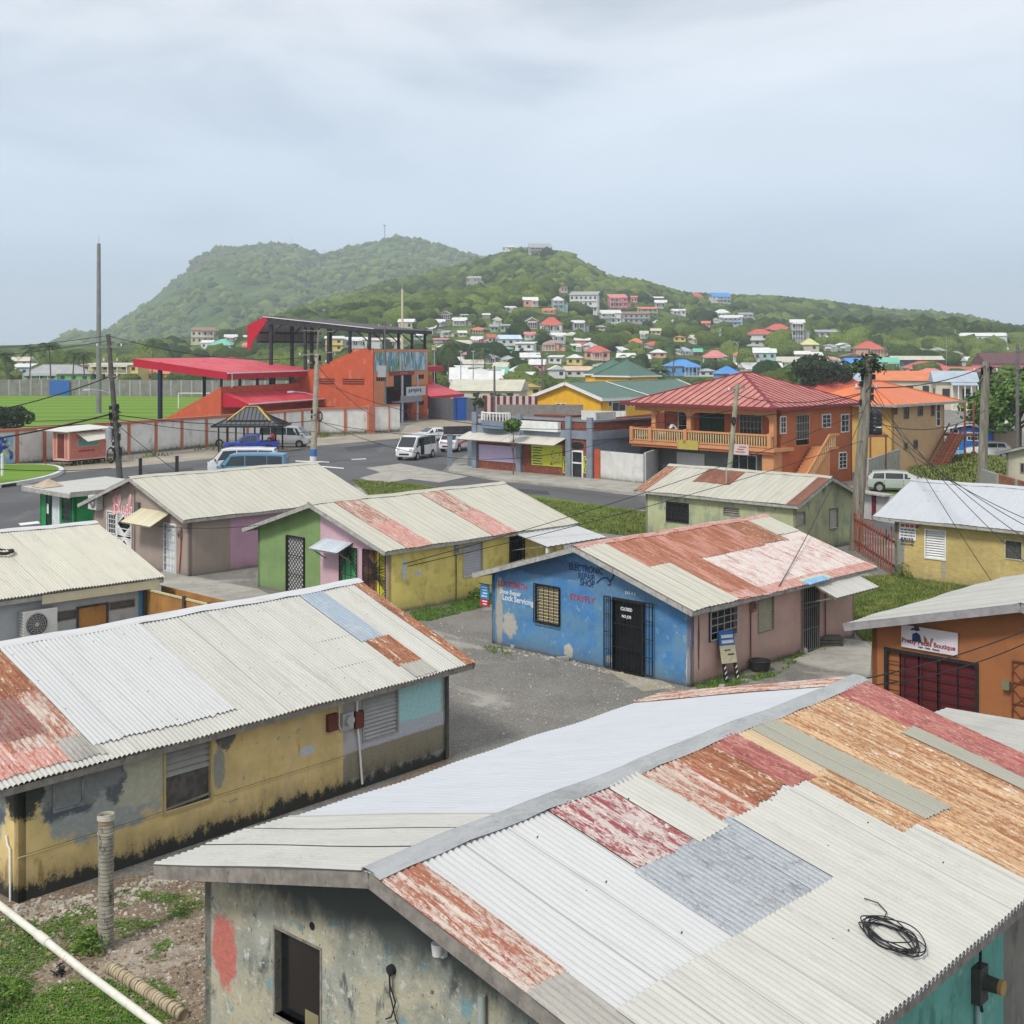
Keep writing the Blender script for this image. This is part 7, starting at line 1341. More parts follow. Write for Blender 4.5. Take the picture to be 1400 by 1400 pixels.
for x in (.9, kL - .8): w_ = part('wheel', RUBBER, kk.root, lambda b: b.tube([(x, .1, .3), (x, .3, .3)], .3, 14))
part('chassis', DARK, kk.root, lambda b: b.box(.1, .1, .3, kL, kW, .45))
boxb('teal_cabinet', 'teal cabinet standing against the white wall beside the pink kiosk', G(62, 628), 30, .6, 1.0, 2.4, paint('teal panels', (.03, .25, .36), .1), cat='cabinet', roofmat=CONC, ov=.05)
gc = G(55, 729) ; gcc = gc - axes(44)[1] * 3.6; gs = Hut('green_shack', 'bright green shack with a white roof beside the road, partly hidden by the salon hut', gcc, 44, 3.2, 3.6, 2.25, 0., cat='shack')
GSM = paint('bright green boards', (.02, .26, .075), .1, 2)
for f_, l_ in (('W', 3.6), ('S', 3.2), ('N', 3.2), ('E', 3.6)): gs.wall(f_, 0, l_, GSM)
win(gs, 'W', (2.45, 2.85, .3, 2.1), BLK, None); win(gs, 'W', (1.55, 2.15, .1, 2.0), WHITEP, None, paint('white door', (.6, .62, .64))); win(gs, 'W', (.3, 1.2, .9, 2.0), paint('dark green frame', (.02, .1, .04)), (1, 4)); part('notice', WHITEP, gs.root, lambda b: gs.fbox(b, 'W', 2.55, 2.75, 1.1, 1.6, .05, .07))
part('roof', WH2, gs.root, lambda b: b.raw([(-.7, -.9, 2.42), (4.0, -.9, 2.6), (4.0, 4.2, 2.6), (-.7, 4.2, 2.42)], [(0, 1, 2, 3)], 0, [(0, 0), (5, 0), (5, 5), (0, 5)])); part('fascia', FASC, gs.root, lambda b: (b.box(-.72, -.9, 2.2, -.68, 4.2, 2.42), b.box(-.68, -.92, 2.25, 3.9, -.88, 2.5), b.box(-.68, 4.16, 2.25, 3.9, 4.2, 2.5)))
part('debris_mound', paint('tan tarpaulin', (.42, .33, .24), .15), gs.root, lambda b: b.raw([(-.5, 2.3, 2.45), (.6, 2.2, 2.5), (.6, 3.6, 2.5), (-.5, 3.6, 2.45), (.1, 2.9, 2.85)], [(0, 1, 4), (1, 2, 4), (2, 3, 4), (3, 0, 4)]))
# gazebo
gy = 121.; gx0, gx1 = (296 - CX) / F * gy, (392 - CX) / F * gy; gz = empty('gazebo', ((gx0 + gx1) / 2, gy, 0), 0, 'black-roofed gazebo with open posts beside the blue pickup', 'gazebo'); hw = (gx1 - gx0) / 2; ze_ = H - (583 - CY) * (gy - 2) / F; zt_ = H - (556 - CY) * gy / F
GRM = sheet('grey-black metal roof', (.10, .105, .115), (), .4, panel=0)
class _R: pass
gr = _R(); gr.root = gz; hip(gr, -hw, -2.2, hw, 2.2, ze_, zt_ - .55, GRM, ribs=.42, ribm=paint('black seam', (.015, .015, .018)), fascm=BLK)
hip(gr, -hw * .62, -1.45, hw * .62, 1.45, ze_ + .45, zt_, GRM, ribs=.34, ribm=paint('black seam', (.015, .015, .018)), fascm=BLK, capm=paint('yellow ridge strip', (.5, .36, .08)), name='upper_roof')
for x in (-hw + .6, -hw * .33, hw * .2, hw - .7):
    for y_ in (-1.8, 1.8): part('post', BLK, gz, lambda b: b.box(x - .07, y_ - .07, 0, x + .07, y_ + .07, ze_))
part('bench', WOODP, gz, lambda b: (b.box(-hw + .8, 1.2, .4, hw - .8, 1.6, .48), b.box(-hw + 1, 1.3, 0, -hw + 1.1, 1.5, .4), b.box(hw - 1.1, 1.3, 0, hw - 1, 1.5, .4)))
ty = G(300, 611); tag(part('tyre', RUBBER, None, lambda b: b.tube([ty + Vector((.32 * math.cos(k * .3142), 0, .36 + .32 * math.sin(k * .3142))) for k in range(21)], .09, 8, cap=False)), 'black tyre leaning against the white wall left of the gazebo', 'tyre')
# roundabout island
ic = G(-25, 655); isl = empty('road_island', ic, 0, 'grassed road island with a black and white kerb at the left edge', 'traffic island'); ra, rb = 5.0, 10.0
rg = [(ra * math.cos(t * .1745), rb * .95 * math.sin(t * .1745)) for t in range(36)]
def f(b): 
    b.prism(rg, -.02, .28)
part('turf', PITCH, isl, lambda b: b.prism([(x * .93, y_ * .95) for x, y_ in rg], .2, .3)); part('kerb', paint('white kerb', (.6, .6, .58), .1, 2, .8, 0., ((.05, .05, .05), .6)), isl, f); part('kerb_band', BLK, isl, lambda b: [b.prism([(rg[i][0] * 1.003, rg[i][1] * 1.003), (rg[i + 1][0] * 1.003, rg[i + 1][1] * 1.003), (rg[i + 1][0] * .97, rg[i + 1][1] * .97), (rg[i][0] * .97, rg[i][1] * .97)], 0, .22) for i in range(20, 34, 2)])
tag(part('marker_post', WHITEP, None, lambda b: b.cyl(G(3, 656) + Vector((0, 0, .2)), G(3, 656) + Vector((0, 0, 1.9)), .1, n=10)), 'white round post standing on the grassed island', 'post')
for i, (px, yt, lab) in enumerate(((192, 627, 'black square post nearer the leaning pole'), (242, 624, 'black square post nearer the gazebo'))):
    c_ = Vector(((px - CX) / F * 84, 84, 0)); ht = H - (yt - CY) * 84 / F; tag(part('post', BLK, None, lambda b: (b.box(c_.x - .09, c_.y - .09, 0, c_.x + .09, c_.y + .09, ht), b.box(c_.x - .1, c_.y - .1, ht, c_.x + .1, c_.y + .1, ht + .03))), lab, 'post', 'black posts by the road')

# ================================================================== utility poles and wires
PW = T('weathered pole timber'); c_ = PW.mix(PW.rng(PW.noise(PW.xf(PW.ob(), (3, 3, .3)), 2, 6, .65), .35, .65), (.15, .135, .105), (.27, .25, .20)); c_ = PW.mix(PW.rng(PW.noise(PW.xf(PW.ob(), (8, 8, .5)), 3, 6, .65), .55, .68), c_, (.07, .06, .05)); PW = PW.out(c_, .9)
def pole(label, bx, by, tx, ty_, Y, r0, r1, mat=PW, band=None, group='utility poles', cat='utility pole'):
    b0 = Vector(((bx - CX) / F * Y, Y, 0)); tp = D(tx, ty_, Y); r = empty('utility_pole', b0, 0, label, cat, group); part('shaft', mat, r, lambda b: b.cyl((0, 0, 0), tp - b0, r0, r1, 14))
    if band:
        for (z0, z1, m_) in band: q = (tp - b0) / tp.z; part('painted_band', m_, r, lambda b: b.cyl(q * z0, q * z1, r0 + .012, r0 + .006, 14))
    return r, b0, tp
def bits(r, b0, tp, lst):
    for kind, z, *a in lst:
        q = (tp - b0) * (z / tp.z)
        if kind == 'arm': part('crossarm', WOODP, r, lambda b: b.bar(q + Vector((-a[0], 0, 0)), q + Vector((a[0], -.1, a[1] if len(a) > 1 else 0)), .1, .1)); [part('insulator', WHITEP, r, lambda b: b.cyl(q + Vector((x, 0, .05)), q + Vector((x, 0, .22)), .05, n=8)) for x in (-a[0] * .9, a[0] * .9)]
        if kind == 'can': part('transformer', GALV, r, lambda b: (b.cyl(q + Vector((a[0], -.1, -.35)), q + Vector((a[0], -.1, .35)), .25, n=14), b.cyl(q + Vector((a[0], -.1, .35)), q + Vector((a[0], -.1, .5)), .06, n=8)))
        if kind == 'coil':
            def f(b):
                for k in range(4): b.tube([q + Vector((a[0] + (a[1] - .03 * k) * .5 * math.cos(t * .314), -.2 - .03 * k, (a[1] - .03 * k) * math.sin(t * .314))) for t in range(21)], .02, 6, cap=False)
            part('cable_coil', RUBBER, r, f)
        if kind == 'lamp':
            part('lamp_arm', GALV, r, lambda b: b.tube([q, q + Vector((a[0] * .4, -.1, .25)), q + Vector((a[0] * .8, -.2, .32))], .035, 6)); part('lamp_head', paint('pale lamp head', (.5, .52, .54)), r, lambda b: (b.bar(q + Vector((a[0] * .78, -.2, .33)), q + Vector((a[0], -.25, .30)), .28, .12),))
        if kind == 'clutter':
            def f(b):
                rr_ = random.Random(int(z * 10))
                for k in range(a[0]):
                    o = Vector((rr_.uniform(-.35, .35), rr_.uniform(-.3, .1), rr_.uniform(-.5, .5))); b.tube([q + o, q + o + Vector((rr_.uniform(-.3, .3), rr_.uniform(-.1, .1), rr_.uniform(-.4, .2))), q + o * .2], .018, 5)
                for k in range(a[0] // 3): o = Vector((rr_.choice((-.24, .24)), -.1, rr_.uniform(-.5, .5))); b.box(*(q + o - Vector((.09, .06, .13))), *(q + o + Vector((.09, .06, .13))))
            part('fittings', BLK, r, f)
pL, b0L, tL = pole('leaning dark utility pole crowded with cables beside the pink kiosk', 165, 0, 148, 457, 88, .22, .14, paint('dark pole', (.085, .08, .07), .3, 2))
bits(pL, b0L, tL, [('arm', 9.6, .9), ('arm', 8.6, .5), ('clutter', 5.2, 24), ('clutter', 3.9, 20), ('coil', 2.3, -.4, .55), ('can', 3.7, -.45), ('lamp', 6.4, -1.9), ('clutter', 2.6, 12), ('arm', 7.6, .4)])
pC, b0C, tC_ = pole('pale utility pole with blue and white painted foot beside the road junction', 428, 0, 434, 484, 107.5, .27, .19, paint('cream-grey pole', (.36, .32, .24), .15, 2), ((0, .6, WHITEP), (.6, 1.2, paint('blue band', (.05, .16, .4)))))
bits(pC, b0C, tC_, [('arm', 8.9, 1.6, .3), ('arm', 8.3, .8), ('clutter', 8.4, 14), ('lamp', 5.6, -2.3), ('coil', 3.9, .45, .4), ('clutter', 4.2, 9)])
part('top_extension', PW, pC, lambda b: (b.cyl(tC_ - b0C, tC_ - b0C + Vector((.1, 0, 2.0)), .1, .08, 8), b.bar(tC_ - b0C + Vector((-1.3, 0, 1.95)), tC_ - b0C + Vector((1.2, 0, 1.85)), .08, .08)))
pR, b0R, tR = pole('thick weathered pole with vines round its top beside the mildewed hut', 1169, 0, 1187, 490, 61.5, .30, .235); bits(pR, b0R, tR, [('clutter', 8.6, 18), ('arm', 7.6, .5), ('clutter', 7.4, 12)])
pR2, b0R2, tR2 = pole('thick weathered pole in front of the grassy bank at the right', 1342, 0, 1348, 494, 84, .32, .25); bits(pR2, b0R2, tR2, [('clutter', 7.9, 18), ('arm', 8.0, .8)])
pO, b0O, tO = pole('thin leaning pole in front of the orange house balcony', 993, 0, 1008, 525, 79, .17, .13, paint('pale green-grey pole', (.30, .29, .2), .2, 2)); bits(pO, b0O, tO, [('coil', 5.1, -.05, .25), ('arm', 6.9, .5, .25)])
for i, (bx, tx, ty_, Y, lab) in enumerate(((527, 526, 440, 158, 'dark pole standing in front of the mural tower'), (1391, 1391, 470, 100, 'pole in front of the big tree at the right edge'), (676, 676, 500, 150, 'thin pole carrying a box behind the brick shop'), (741, 741, 480, 190, 'thin pole left of the yellow gable roof'))):
    q_, b_0, t_0 = pole(lab, bx, 0, tx, ty_, Y, .16, .11, paint('grey pole', (.13, .125, .12), .2)); bits(q_, b_0, t_0, [('arm', t_0.z - .5, .8)])
    if i == 0: part('transformer_box', GALV, q_, lambda b: b.box(-.9, -.5, 6.0, .1, .1, 7.4))
for px, yt, Y in ((1262, 452, 620), (1305, 455, 640), (1294, 462, 560), (1377, 460, 560), (1383, 448, 900), (936, 410, 760), (595, 476, 300), (629, 478, 300), (647, 478, 300)):
    pass
leafy('pole_vine', 'dark vine tangle growing over the top of the thick pole', tR + Vector((0, 0, -.7)), .85, 1.0, 260, .14, paint('dark vine leaves', (.03, .05, .02), .4, 6), 12)
WIRE = paint('black cable', (.015, .015, .016), .2)
wl = []
def wire(p0, p1, sag, r=.022, label=None):
    p0, p1 = Vector(p0), Vector(p1); r = max(r, .0002 * (p0.y + p1.y) / 2); pts = [p0.lerp(p1, t / 18) - Vector((0, 0, sag * 4 * (t / 18) * (1 - t / 18))) for t in range(19)]
    o = part('overhead_cable', WIRE, None, lambda b: b.tube(pts, r, 5)); tag(o, label, 'cable', 'overhead cables'); wl.append(o)
wire(D(-260, 480, 100), D(148, 459, 88), .5, label='topmost cable running left from the leaning dark pole'); wire(D(-260, 492, 100), D(148, 466, 88), .6, label='second cable left from the leaning dark pole across the sky')
wire(D(-260, 570, 96), D(150, 515, 88), 1.4, .04, 'thick sagging cable left of the leaning pole above the pitch'); wire(D(-260, 625, 90), D(152, 566, 88), .6, .06, 'pale thick cable bundle over the pink kiosk roof'); wire(D(-260, 575, 90), D(152, 572, 88), .2, label='low level cable over the pitch left of the leaning pole'); wire(D(-260, 585, 90), D(154, 578, 88), .2, label='lowest level cable over the near touchline')
wire(D(148, 459, 88), D(434, 487, 107), .8, label='top cable between the leaning pole and pale pole'); wire(D(152, 566, 88), D(430, 575, 107), .5, .03, 'mid height cable in front of the white stadium wall'); wire(D(155, 572, 88), D(430, 590, 107), .5, label='cable crossing the gazebo roof')
wire(D(434, 520, 107), D(1005, 560, 79), 2.4, label='long cable from the pale pole to the orange house pole'); wire(D(430, 575, 107), D(800, 575, 100), 1.2, label='cable from the pale pole to the brick shop parapet'); wire(D(430, 572, 107), D(845, 600, 92), 2.3, label='sagging cable over the brick shop front'); wire(D(434, 500, 107), D(527, 575, 158), .8, label='cable from the pale pole towards the mural tower')
wire(D(1008, 540, 79), D(1187, 535, 61.5), .5, label='cable from the orange house pole to the vine-topped pole'); wire(D(1187, 530, 61.5), D(1348, 500, 84), .4, .03, 'cable between the two thick weathered poles'); wire(D(1187, 575, 61.5), D(1348, 560, 84), .8, label='lower cable between the two thick weathered poles'); wire(D(1187, 536, 61.5), D(870, 555, 85), 1.0, label='cable over the red hip roof')
wire(D(1187, 560, 61.5), TRI.root_m() @ Vector((-.3, .2, 1.6)), .4, .014, 'long cable sloping down to the tricolour hut corner'); wire(D(1187, 600, 61.5), TRI.root_m() @ Vector((-.3, .25, 1.5)), .3, .014, 'second long cable sloping down to the tricolour hut'); wire(D(1187, 545, 61.5), BLU.root_m() @ Vector((4.0, -.3, 2.35)), .4, .014, 'cable dropping onto the blue shop eave')
for i, (x1, y1) in enumerate(((1400, 912), (1400, 800), (1400, 755), (1400, 728), (1400, 712))): wire(D(1190, 520 + 14 * i, 61.5), D(x1 + 60, y1 + 20 + 10 * (i == 0), 40), .5, .014, ['steepest cable over the buff yellow hut roof', 'second steepest cable over the buff yellow hut roof', 'middle cable over the buff yellow hut roof', 'fourth cable fanning over the buff yellow hut roof', 'flattest cable over the white right roof'][i])
wire(D(1348, 500, 84), D(1500, 505, 95), .3, label='top cable leaving the right pole towards the big tree'); wire(D(1348, 520, 84), D(1500, 525, 95), .3, label='lower cable leaving the right pole towards the big tree')
NP = NEAR.root_m() @ Vector((10.3, 3.95, 3.85)); wire(NP, D(1460, 836, 26), .15, .012, 'upper cable from the patchwork ridge past the boutique sign'); wire(NP - Vector((0, 0, .1)), D(1460, 850, 26), .25, .012, 'lower cable from the patchwork ridge past the boutique sign')
wire(SAL.root_m() @ Vector((-.1, 2.2, 1.9)), D(355, 718, 50), .1, .012, 'thin cable crossing the salon side wall'); wire(D(152, 640, 88), D(-100, 632, 70), .3, label='low cable over the road by the island'); wire(D(155, 575, 88), D(260, 655, 84), .2, label='stay wire slanting right from the leaning pole')
# ================================================================== hills
def interp_tab(tab, x):
    if x <= tab[0][0]: return tab[0][1]
    for (a, ya), (b, yb_) in zip(tab[:-1], tab[1:]):
        if x <= b: return ya + (yb_ - ya) * (x - a) / (b - a)
    return tab[-1][1]
RB = [(-900, 475), (0, 472), (150, 470), (250, 463), (330, 449), (440, 410), (520, 386), (600, 369), (650, 356), (688, 343), (705, 341), (735, 336), (768, 344), (800, 360), (830, 376), (880, 385), (930, 400), (985, 404), (1040, 405), (1100, 410), (1170, 418), (1230, 425), (1270, 425), (1330, 433), (1380, 445), (1480, 452), (2300, 462)]
YRT = [(-900, 900), (330, 950), (700, 1250), (900, 1300), (1050, 1450), (2300, 1500)]
RA = [(60, 476), (120, 472), (150, 460), (185, 430), (225, 394), (258, 373), (264, 358), (270, 352), (288, 346), (294, 341), (330, 339), (375, 333), (405, 338), (440, 350), (460, 345), (500, 335), (545, 328), (590, 335), (640, 352), (720, 372), (900, 420), (1100, 462), (1200, 478)]
def terrain(name, tab, yr, y0, px0, px1, step, ns, expo, seed, rough, mat):
    xs = np.arange(px0, px1 + 1, step); nb = 6; V = []; f = []
    for i, px in enumerate(xs):
        Yr = yr(px); zr_ = H + (CY - interp_tab(tab, px)) * Yr / F
        for j in range(ns + nb + 1):
            s = j / ns; Y = y0 + (Yr - y0) * s; k = s ** expo if s <= 1 else max(0., 1 - (s - 1) * 2.2); X = (px - CX) / F * Y
            z = zr_ * k
            if 0 < s < 1.05:
                m_ = rough * min(1, s * 3) * (min(1., (1.02 - s) * 6) if s < 1 else .1)
                z += m_ * ((vnoise(np.array([X + 9000]), np.array([Y]), 1 / 140., seed)[0] - .5) * 2 + (vnoise(np.array([X + 9000]), np.array([Y]), 1 / 45., seed + 1)[0] - .5) * .7)
            V.append((X, Y, max(z, .02 + .1 * min(1, s * 5)) if s > 0 else -.5))
    n = ns + nb + 1
    f = [(i * n + j, (i + 1) * n + j, (i + 1) * n + j + 1, i * n + j + 1) for i in range(len(xs) - 1) for j in range(n - 1)]
    mb = MB(); mb.raw(V, f, 0, None, True); o = tag(mb.build(name, mat), kind='structure'); return V, f
t = T('wooded slope'); p = t.pos(); c_ = t.mix(t.rng(t.noise(p, .018, 6, .6), .38, .62), (.05, .09, .02), (.13, .18, .04)); c_ = t.mix(t.rng(t.noise(p, .09, 6, .7), .45, .65), c_, (.025, .045, .012)); c_ = t.mix(t.rng(t.noise(p, .05, 7, .7), .62, .7), c_, (.14, .13, .07)); HB = t.out(c_, 1, 0, t.bump(t.noise(p, .16, 6, .7), 1., 3.), .05)
t = T('far scrub slope'); p = t.pos(); s = t.sep(p); c_ = t.mix(t.rng(t.noise(p, .006, 7, .6), .40, .60), (.09, .165, .035), (.18, .26, .065)); c_ = t.mix(t.rng(t.noise(p, .035, 8, .75), .44, .62), c_, (.035, .07, .018)); c_ = t.mix(t.rng(t.noise(p, .07, 6, .7), .58, .68), c_, (.20, .25, .09))
c2 = t.mix(t.rng(t.noise(t.xf(p, (1, 1, 4)), .02, 7, .7), .4, .6), (.07, .065, .05), (.17, .14, .10)); cm = t.mt('MULTIPLY', t.rng(t.mt('ADD', s[2], t.mt('MULTIPLY', t.noise(p, .02, 5), 60)), 168, 186), t.rng(s[0], -380, -480)); c_ = t.mix(cm, c_, c2)
HA = t.out(c_, 1, 0, t.bump(t.noise(p, .045, 8, .75), 1., 12.), .05)
VB, FB = terrain('wooded_hill', RB, lambda px: interp_tab(YRT, px), 380., -900, 2300, 16, 46, 1.22, 3, 9., HB)
VH, FH = terrain('headland', RA, lambda px: 2400., 1350., 40, 1240, 8, 60, .95, 8, 22., HA)
bvh = BVHTree.FromPolygons(VB + [(-3000, 100, 0), (3000, 100, 0), (3000, 6000, 0), (-3000, 6000, 0)], FB + [(len(VB), len(VB) + 1, len(VB) + 2, len(VB) + 3)])
def hit(px, py):
    h_ = bvh.ray_cast(Vector((0, 0, H)), ray(px, py).normalized(), 9000)[0]; return h_
# ------------------------------------------------------------------ hillside and mid-town houses
WC = dict(w=(.62, .62, .60), g=(.33, .33, .32), c=(.55, .50, .38), b=(.16, .12, .09), p=(.62, .33, .24), k=(.68, .24, .27), t=(.36, .52, .52), n=(.30, .42, .34), l=(.16, .46, .12), y=(.62, .50, .18), s=(.14, .32, .58), r=(.45, .10, .09), d=(.05, .07, .11), o=(.58, .30, .14), G=(.03, .34, .17), a=(.45, .56, .66))
RC = dict(a=(.48, .58, .68), p=(.60, .42, .32), l=(.3, .4, .2), t=(.4, .5, .5), n=(.3, .4, .35), w=(.64, .64, .62), c=(.55, .50, .40), g=(.33, .33, .33), r=(.50, .11, .08), k=(.58, .20, .19), o=(.60, .19, .08), s=(.07, .26, .62), G=(.05, .20, .12), m=(.16, .46, .34), y=(.55, .56, .25), b=(.26, .15, .10), d=(.12, .05, .055), z=(.36, .42, .47), e=(.50, .48, .38))
HOUSES = '''546 566 437 441 450 c w g|beige house with white roof just right of the steel grandstand mast
690 705 419 421 427 g w l|flat grey house high in the trees left of the peach stilt house
716 734 407 411 419 p w g|peach two-storey house with white roof, upper left of the hillside houses
591 607 437 440 446 g w g|grey house, middle of the small left cluster on the wooded slope
585 595 445 449 456 g w l|small grey box house at the left foot of the small left cluster
602 617 426 430 437 b g f|dark brown shack, highest of the small left cluster
620 637 435 438 445 g w g|grey house with white roof, rightmost of the small left cluster
631 638 430 431 435 c w l|tiny white roof above the small left cluster
660 669 429 431 435 g w g|tiny white roof alone in dense trees left of centre
719 735 435 440 449 b w f|brown house with white gable in the trees below the peach house
685 696 444 446 453 n g l|pale green small house half buried in trees
681 711 459 464 472 w a g|long white house with bluish white roof on the lower slope
706 732 469 471 488 w w l|white three-storey block with dark window row on the lower slope
623 642 466 469 477 w c g|white house with cream roof beside the palm on the lower slope
660 681 485 489 497 g g f|grey twin-gabled house at the foot of the hill
685 704 487 491 498 w g f|whitish gabled house at the foot of the hill below the white block
703 722 492 496 504 g g f|grey gabled house with dark front at the hill foot
713 736 486 489 495 w w g|white roofed house tucked under the white three-storey block
607 630 492 495 502 g w g|light roofed house just above the far red stand
634 659 493 498 506 c c g|cream roofed house behind the red-walled school
623 642 501 503 512 c w l|plain whitish building between the red stand and the school
615 639 507 512 521 r w g|red-walled school wing with white roof, left one
636 672 505 510 520 r w f|red-walled school wing with white roof and window row, right one
615 690 513 519 528 w w g|wide white low roof in front of the red-walled school
615 722 520 534 546 c e g|wide beige low roof behind the slate gates
676 695 499 502 509 n c g|pale green house with cream roof near the hill foot
676 694 506 511 518 G m g|emerald green house with mint roof
695 732 501 508 519 w w h|white hip-roofed house behind the yellow building
709 731 510 517 526 c w g|beige house with white roof behind the grey compound wall
704 738 524 530 541 y b f|ochre gabled house directly left of the yellow building
725 746 495 499 506 k w g|pink house with white roof above the ochre gable
755 770 407 411 423 t w h|pale blue two-storey house with white hip roof high on the slope
781 818 400 405 428 w g l|large grey and white apartment block with arched verandas
833 856 403 408 420 k k l|tall pink three-storey house
863 871 405 407 414 k k l|small bright pink annex right of the tall pink house
765 775 392 393 400 p b l|small pinkish-brown hut highest among the trees
743 759 422 424 429 p o g|small house with pale orange roof below the pale blue house
740 768 436 444 456 w r h|white house on stilts with bright red hip roof
782 798 439 441 452 g w g|grey house with white roof right of the red hip roof
822 847 425 429 442 w w g|white two-storey house below the tall pink house
848 888 427 430 442 g b g|long grey apartment house with brown roof
873 898 420 422 428 n o g|green house with pale orange roof above the long grey apartments
754 772 456 459 469 w w g|white two-storey cube house below the red hip roof
744 767 466 470 479 p g f|grey-pink house below the white cube house
787 808 463 466 474 k w g|pink house with whitish roof on the lower slope
799 815 469 473 480 w w f|small white gabled house beside the pink lower house
782 793 471 473 480 l w l|lime green small house on the lower slope
801 833 475 481 492 p r h|peach house with red hip roof and balcony on the lower slope
776 797 486 490 499 y w h|pale yellow house with white hip roof near the hill foot
751 770 487 489 497 w w l|flat white house left of the pale yellow hip house
773 806 502 507 515 w p g|white house with pale pink-orange roof left of the green pyramid roofs
861 878 464 468 479 w o h|white house with small orange roof above the green pyramid roofs
845 857 475 479 484 w w l|white flat shed above the green pyramid roofs
872 888 488 491 498 g w g|small house with white roof right of the green pyramid roofs
876 892 401 404 412 g g f|dark house with grey gable right of the pink annex
888 906 406 408 414 b w g|brown house with white roof, upper right group
896 912 411 414 422 g w g|grey house with white roof, lower of the upper right group
919 936 423 425 431 w w g|white house with flat roof above the central dark trees
751 771 501 506 517 w w f|white twin-gabled house behind the grey-brown compound wall
944 960 401 406 413 p r h|pinkish house with red hip roof on the skyline ridge
972 997 401 406 414 w s g|white house with bright blue roof on the skyline ridge
985 1016 432 435 452 a w l|white and pale blue three-storey block right of centre
988 1016 451 455 468 w m g|white house with pale green roof under the three-storey block
1011 1029 428 430 439 w g l|white flat-roofed house behind the three-storey block
976 999 424 428 434 w w h|low white hip roof above the three-storey block
1022 1058 452 458 473 w r h|white arcaded two-storey house with red roof
944 962 459 463 470 c c g|cream roofed house in the trees left of the three-storey block
963 994 481 488 497 n k h|mint green house with pinkish red hip roof
1004 1032 480 485 495 w o h|white house with orange hip roof behind the red hip roof
1032 1061 480 483 492 t w g|pale teal house with white roof behind the red hip roof
913 953 494 501 514 s s h|two-storey light blue house with blue roof
980 1010 503 511 518 s s h|bright blue hip roof just above the red hip roof
992 1008 497 502 507 w w g|white roof between the mint house and blue hip roof
996 1011 468 470 479 w w l|white small block in the middle right trees
1048 1082 445 451 466 b r h|dark house with broad red roof, upper right
1082 1100 439 443 471 g w l|tall grey house with white decks, upper right
1062 1082 455 459 468 b k h|small red roofed house in front of the tall grey one
1098 1143 452 455 468 g g l|long stone building with arches, right of the tall grey house
1095 1121 465 472 480 c y h|cream house with yellow-green hip roof
1088 1108 481 485 494 g w g|grey house with white roof below the yellow-green hip
1064 1094 489 494 503 w e g|whitish house with cream roof above the red hip roof
1036 1070 498 504 511 w w g|wide white roof touching the red hip roof ridge
1172 1206 469 477 488 p r h|peach house with red hip roof behind the vine-topped pole
1156 1182 491 497 509 s s g|vivid blue house left of the vine-topped pole
1152 1181 484 488 494 b b f|brown roofed shed above the vivid blue house
1223 1241 421 423 429 k g l|pinkish house alone on the right skyline
1316 1374 456 460 468 w w g|long white greenhouse roof on the right hillside
1203 1228 490 496 506 n m g|mint roofed house right of the vine-topped pole
1220 1290 487 492 503 d e g|dark blue walled store with long cream roof
1238 1300 495 503 513 w r h|wide orange-red hip roof behind the long terracotta roof
1246 1306 505 515 524 w k h|pinkish red hip roof nearest the blue-grey roof
1288 1338 503 509 518 w r g|dark red roof strip beside the right pole
1188 1284 508 520 548 c o g|long cream two-storey house with terracotta roof
1278 1338 508 522 560 c z g|cream two-storey house with blue-grey roof
1336 1430 483 497 514 k d g|red-walled hall with dark red and green striped roof
1320 1337 491 494 501 w w g|small white house left of the striped-roof hall
1140 1190 512 528 545 g z g|grey-green ribbed roof behind the red hip roof
1095 1200 513 543 560 r r h|red roof right behind the orange house roof
262 291 449 453 470 c b l|large roofless beige house above the green-roofed house
276 293 466 469 477 w w g|white house tucked behind the green roof
287 320 466 473 488 w m h|white house with mint green hip roof left of the red canopy
237 274 479 483 492 g g g|long grey shed above the low grandstand roof
307 323 458 461 467 c w g|cream roofed house right above the green-roofed house
333 343 459 461 467 w w g|tiny white roof left of the red canopy end
332 343 470 473 484 k k l|pink house peeping out left of the red canopy
17 41 489 494 500 c c g|cream roof among the palms at the far left
17 42 499 503 516 a w l|pale blue two-storey house at the far left
30 124 500 511 522 l g h|yellow-green bungalow with long grey roof across the pitch
113 196 497 499 521 y e l|long beige-yellow hall across the pitch
195 256 505 511 520 y o g|beige house with orange tiled roof across the pitch
441 453 423 425 430 w w g|tiny white roof above the steel grandstand roof
445 468 461 464 480 y w l|yellow and black patterned house seen through the steel grandstand
470 500 462 465 476 w w g|white roof seen through the steel frame, left one
505 548 463 466 476 w c g|wide white roof seen through the steel frame, right one
700 726 378 379 380 w w l|
724 753 333 339 347 g g l|large grey house crowning the round hill
688 704 336 338 344 w w l|white house on the crest left of the round hill top
640 672 378 380 387 g w l|pale terrace of houses high on the wooded slope'''
LM = [(740, 768, 'the red-roofed stilt house'), (706, 732, 'the white three-storey block'), (781, 818, 'the arched grey apartments'), (833, 856, 'the tall pink house'), (985, 1016, 'the pale blue three-storey block'), (1022, 1058, 'the arcaded red-roofed house'), (913, 953, 'the light blue two-storey house'), (963, 994, 'the mint green house'), (1098, 1143, 'the arched stone building'), (1172, 1206, 'the peach hip-roofed house'), (591, 607, 'the small left hillside cluster'), (801, 833, 'the peach red-hip house'), (1088, 1108, 'the grey house by the yellow-green hip'), (1256, 1262, 'the right hillside poles')]
er = random.Random(77); used_l = set(); LBL = {'w': 'white', 'g': 'grey', 'c': 'cream', 'k': 'pink', 't': 'teal', 'n': 'pale green', 'b': 'brown', 'y': 'yellow', 'p': 'peach', 'e': 'beige', 'r': 'red', 'o': 'orange', 's': 'blue', 'm': 'mint', 'z': 'blue-grey'}
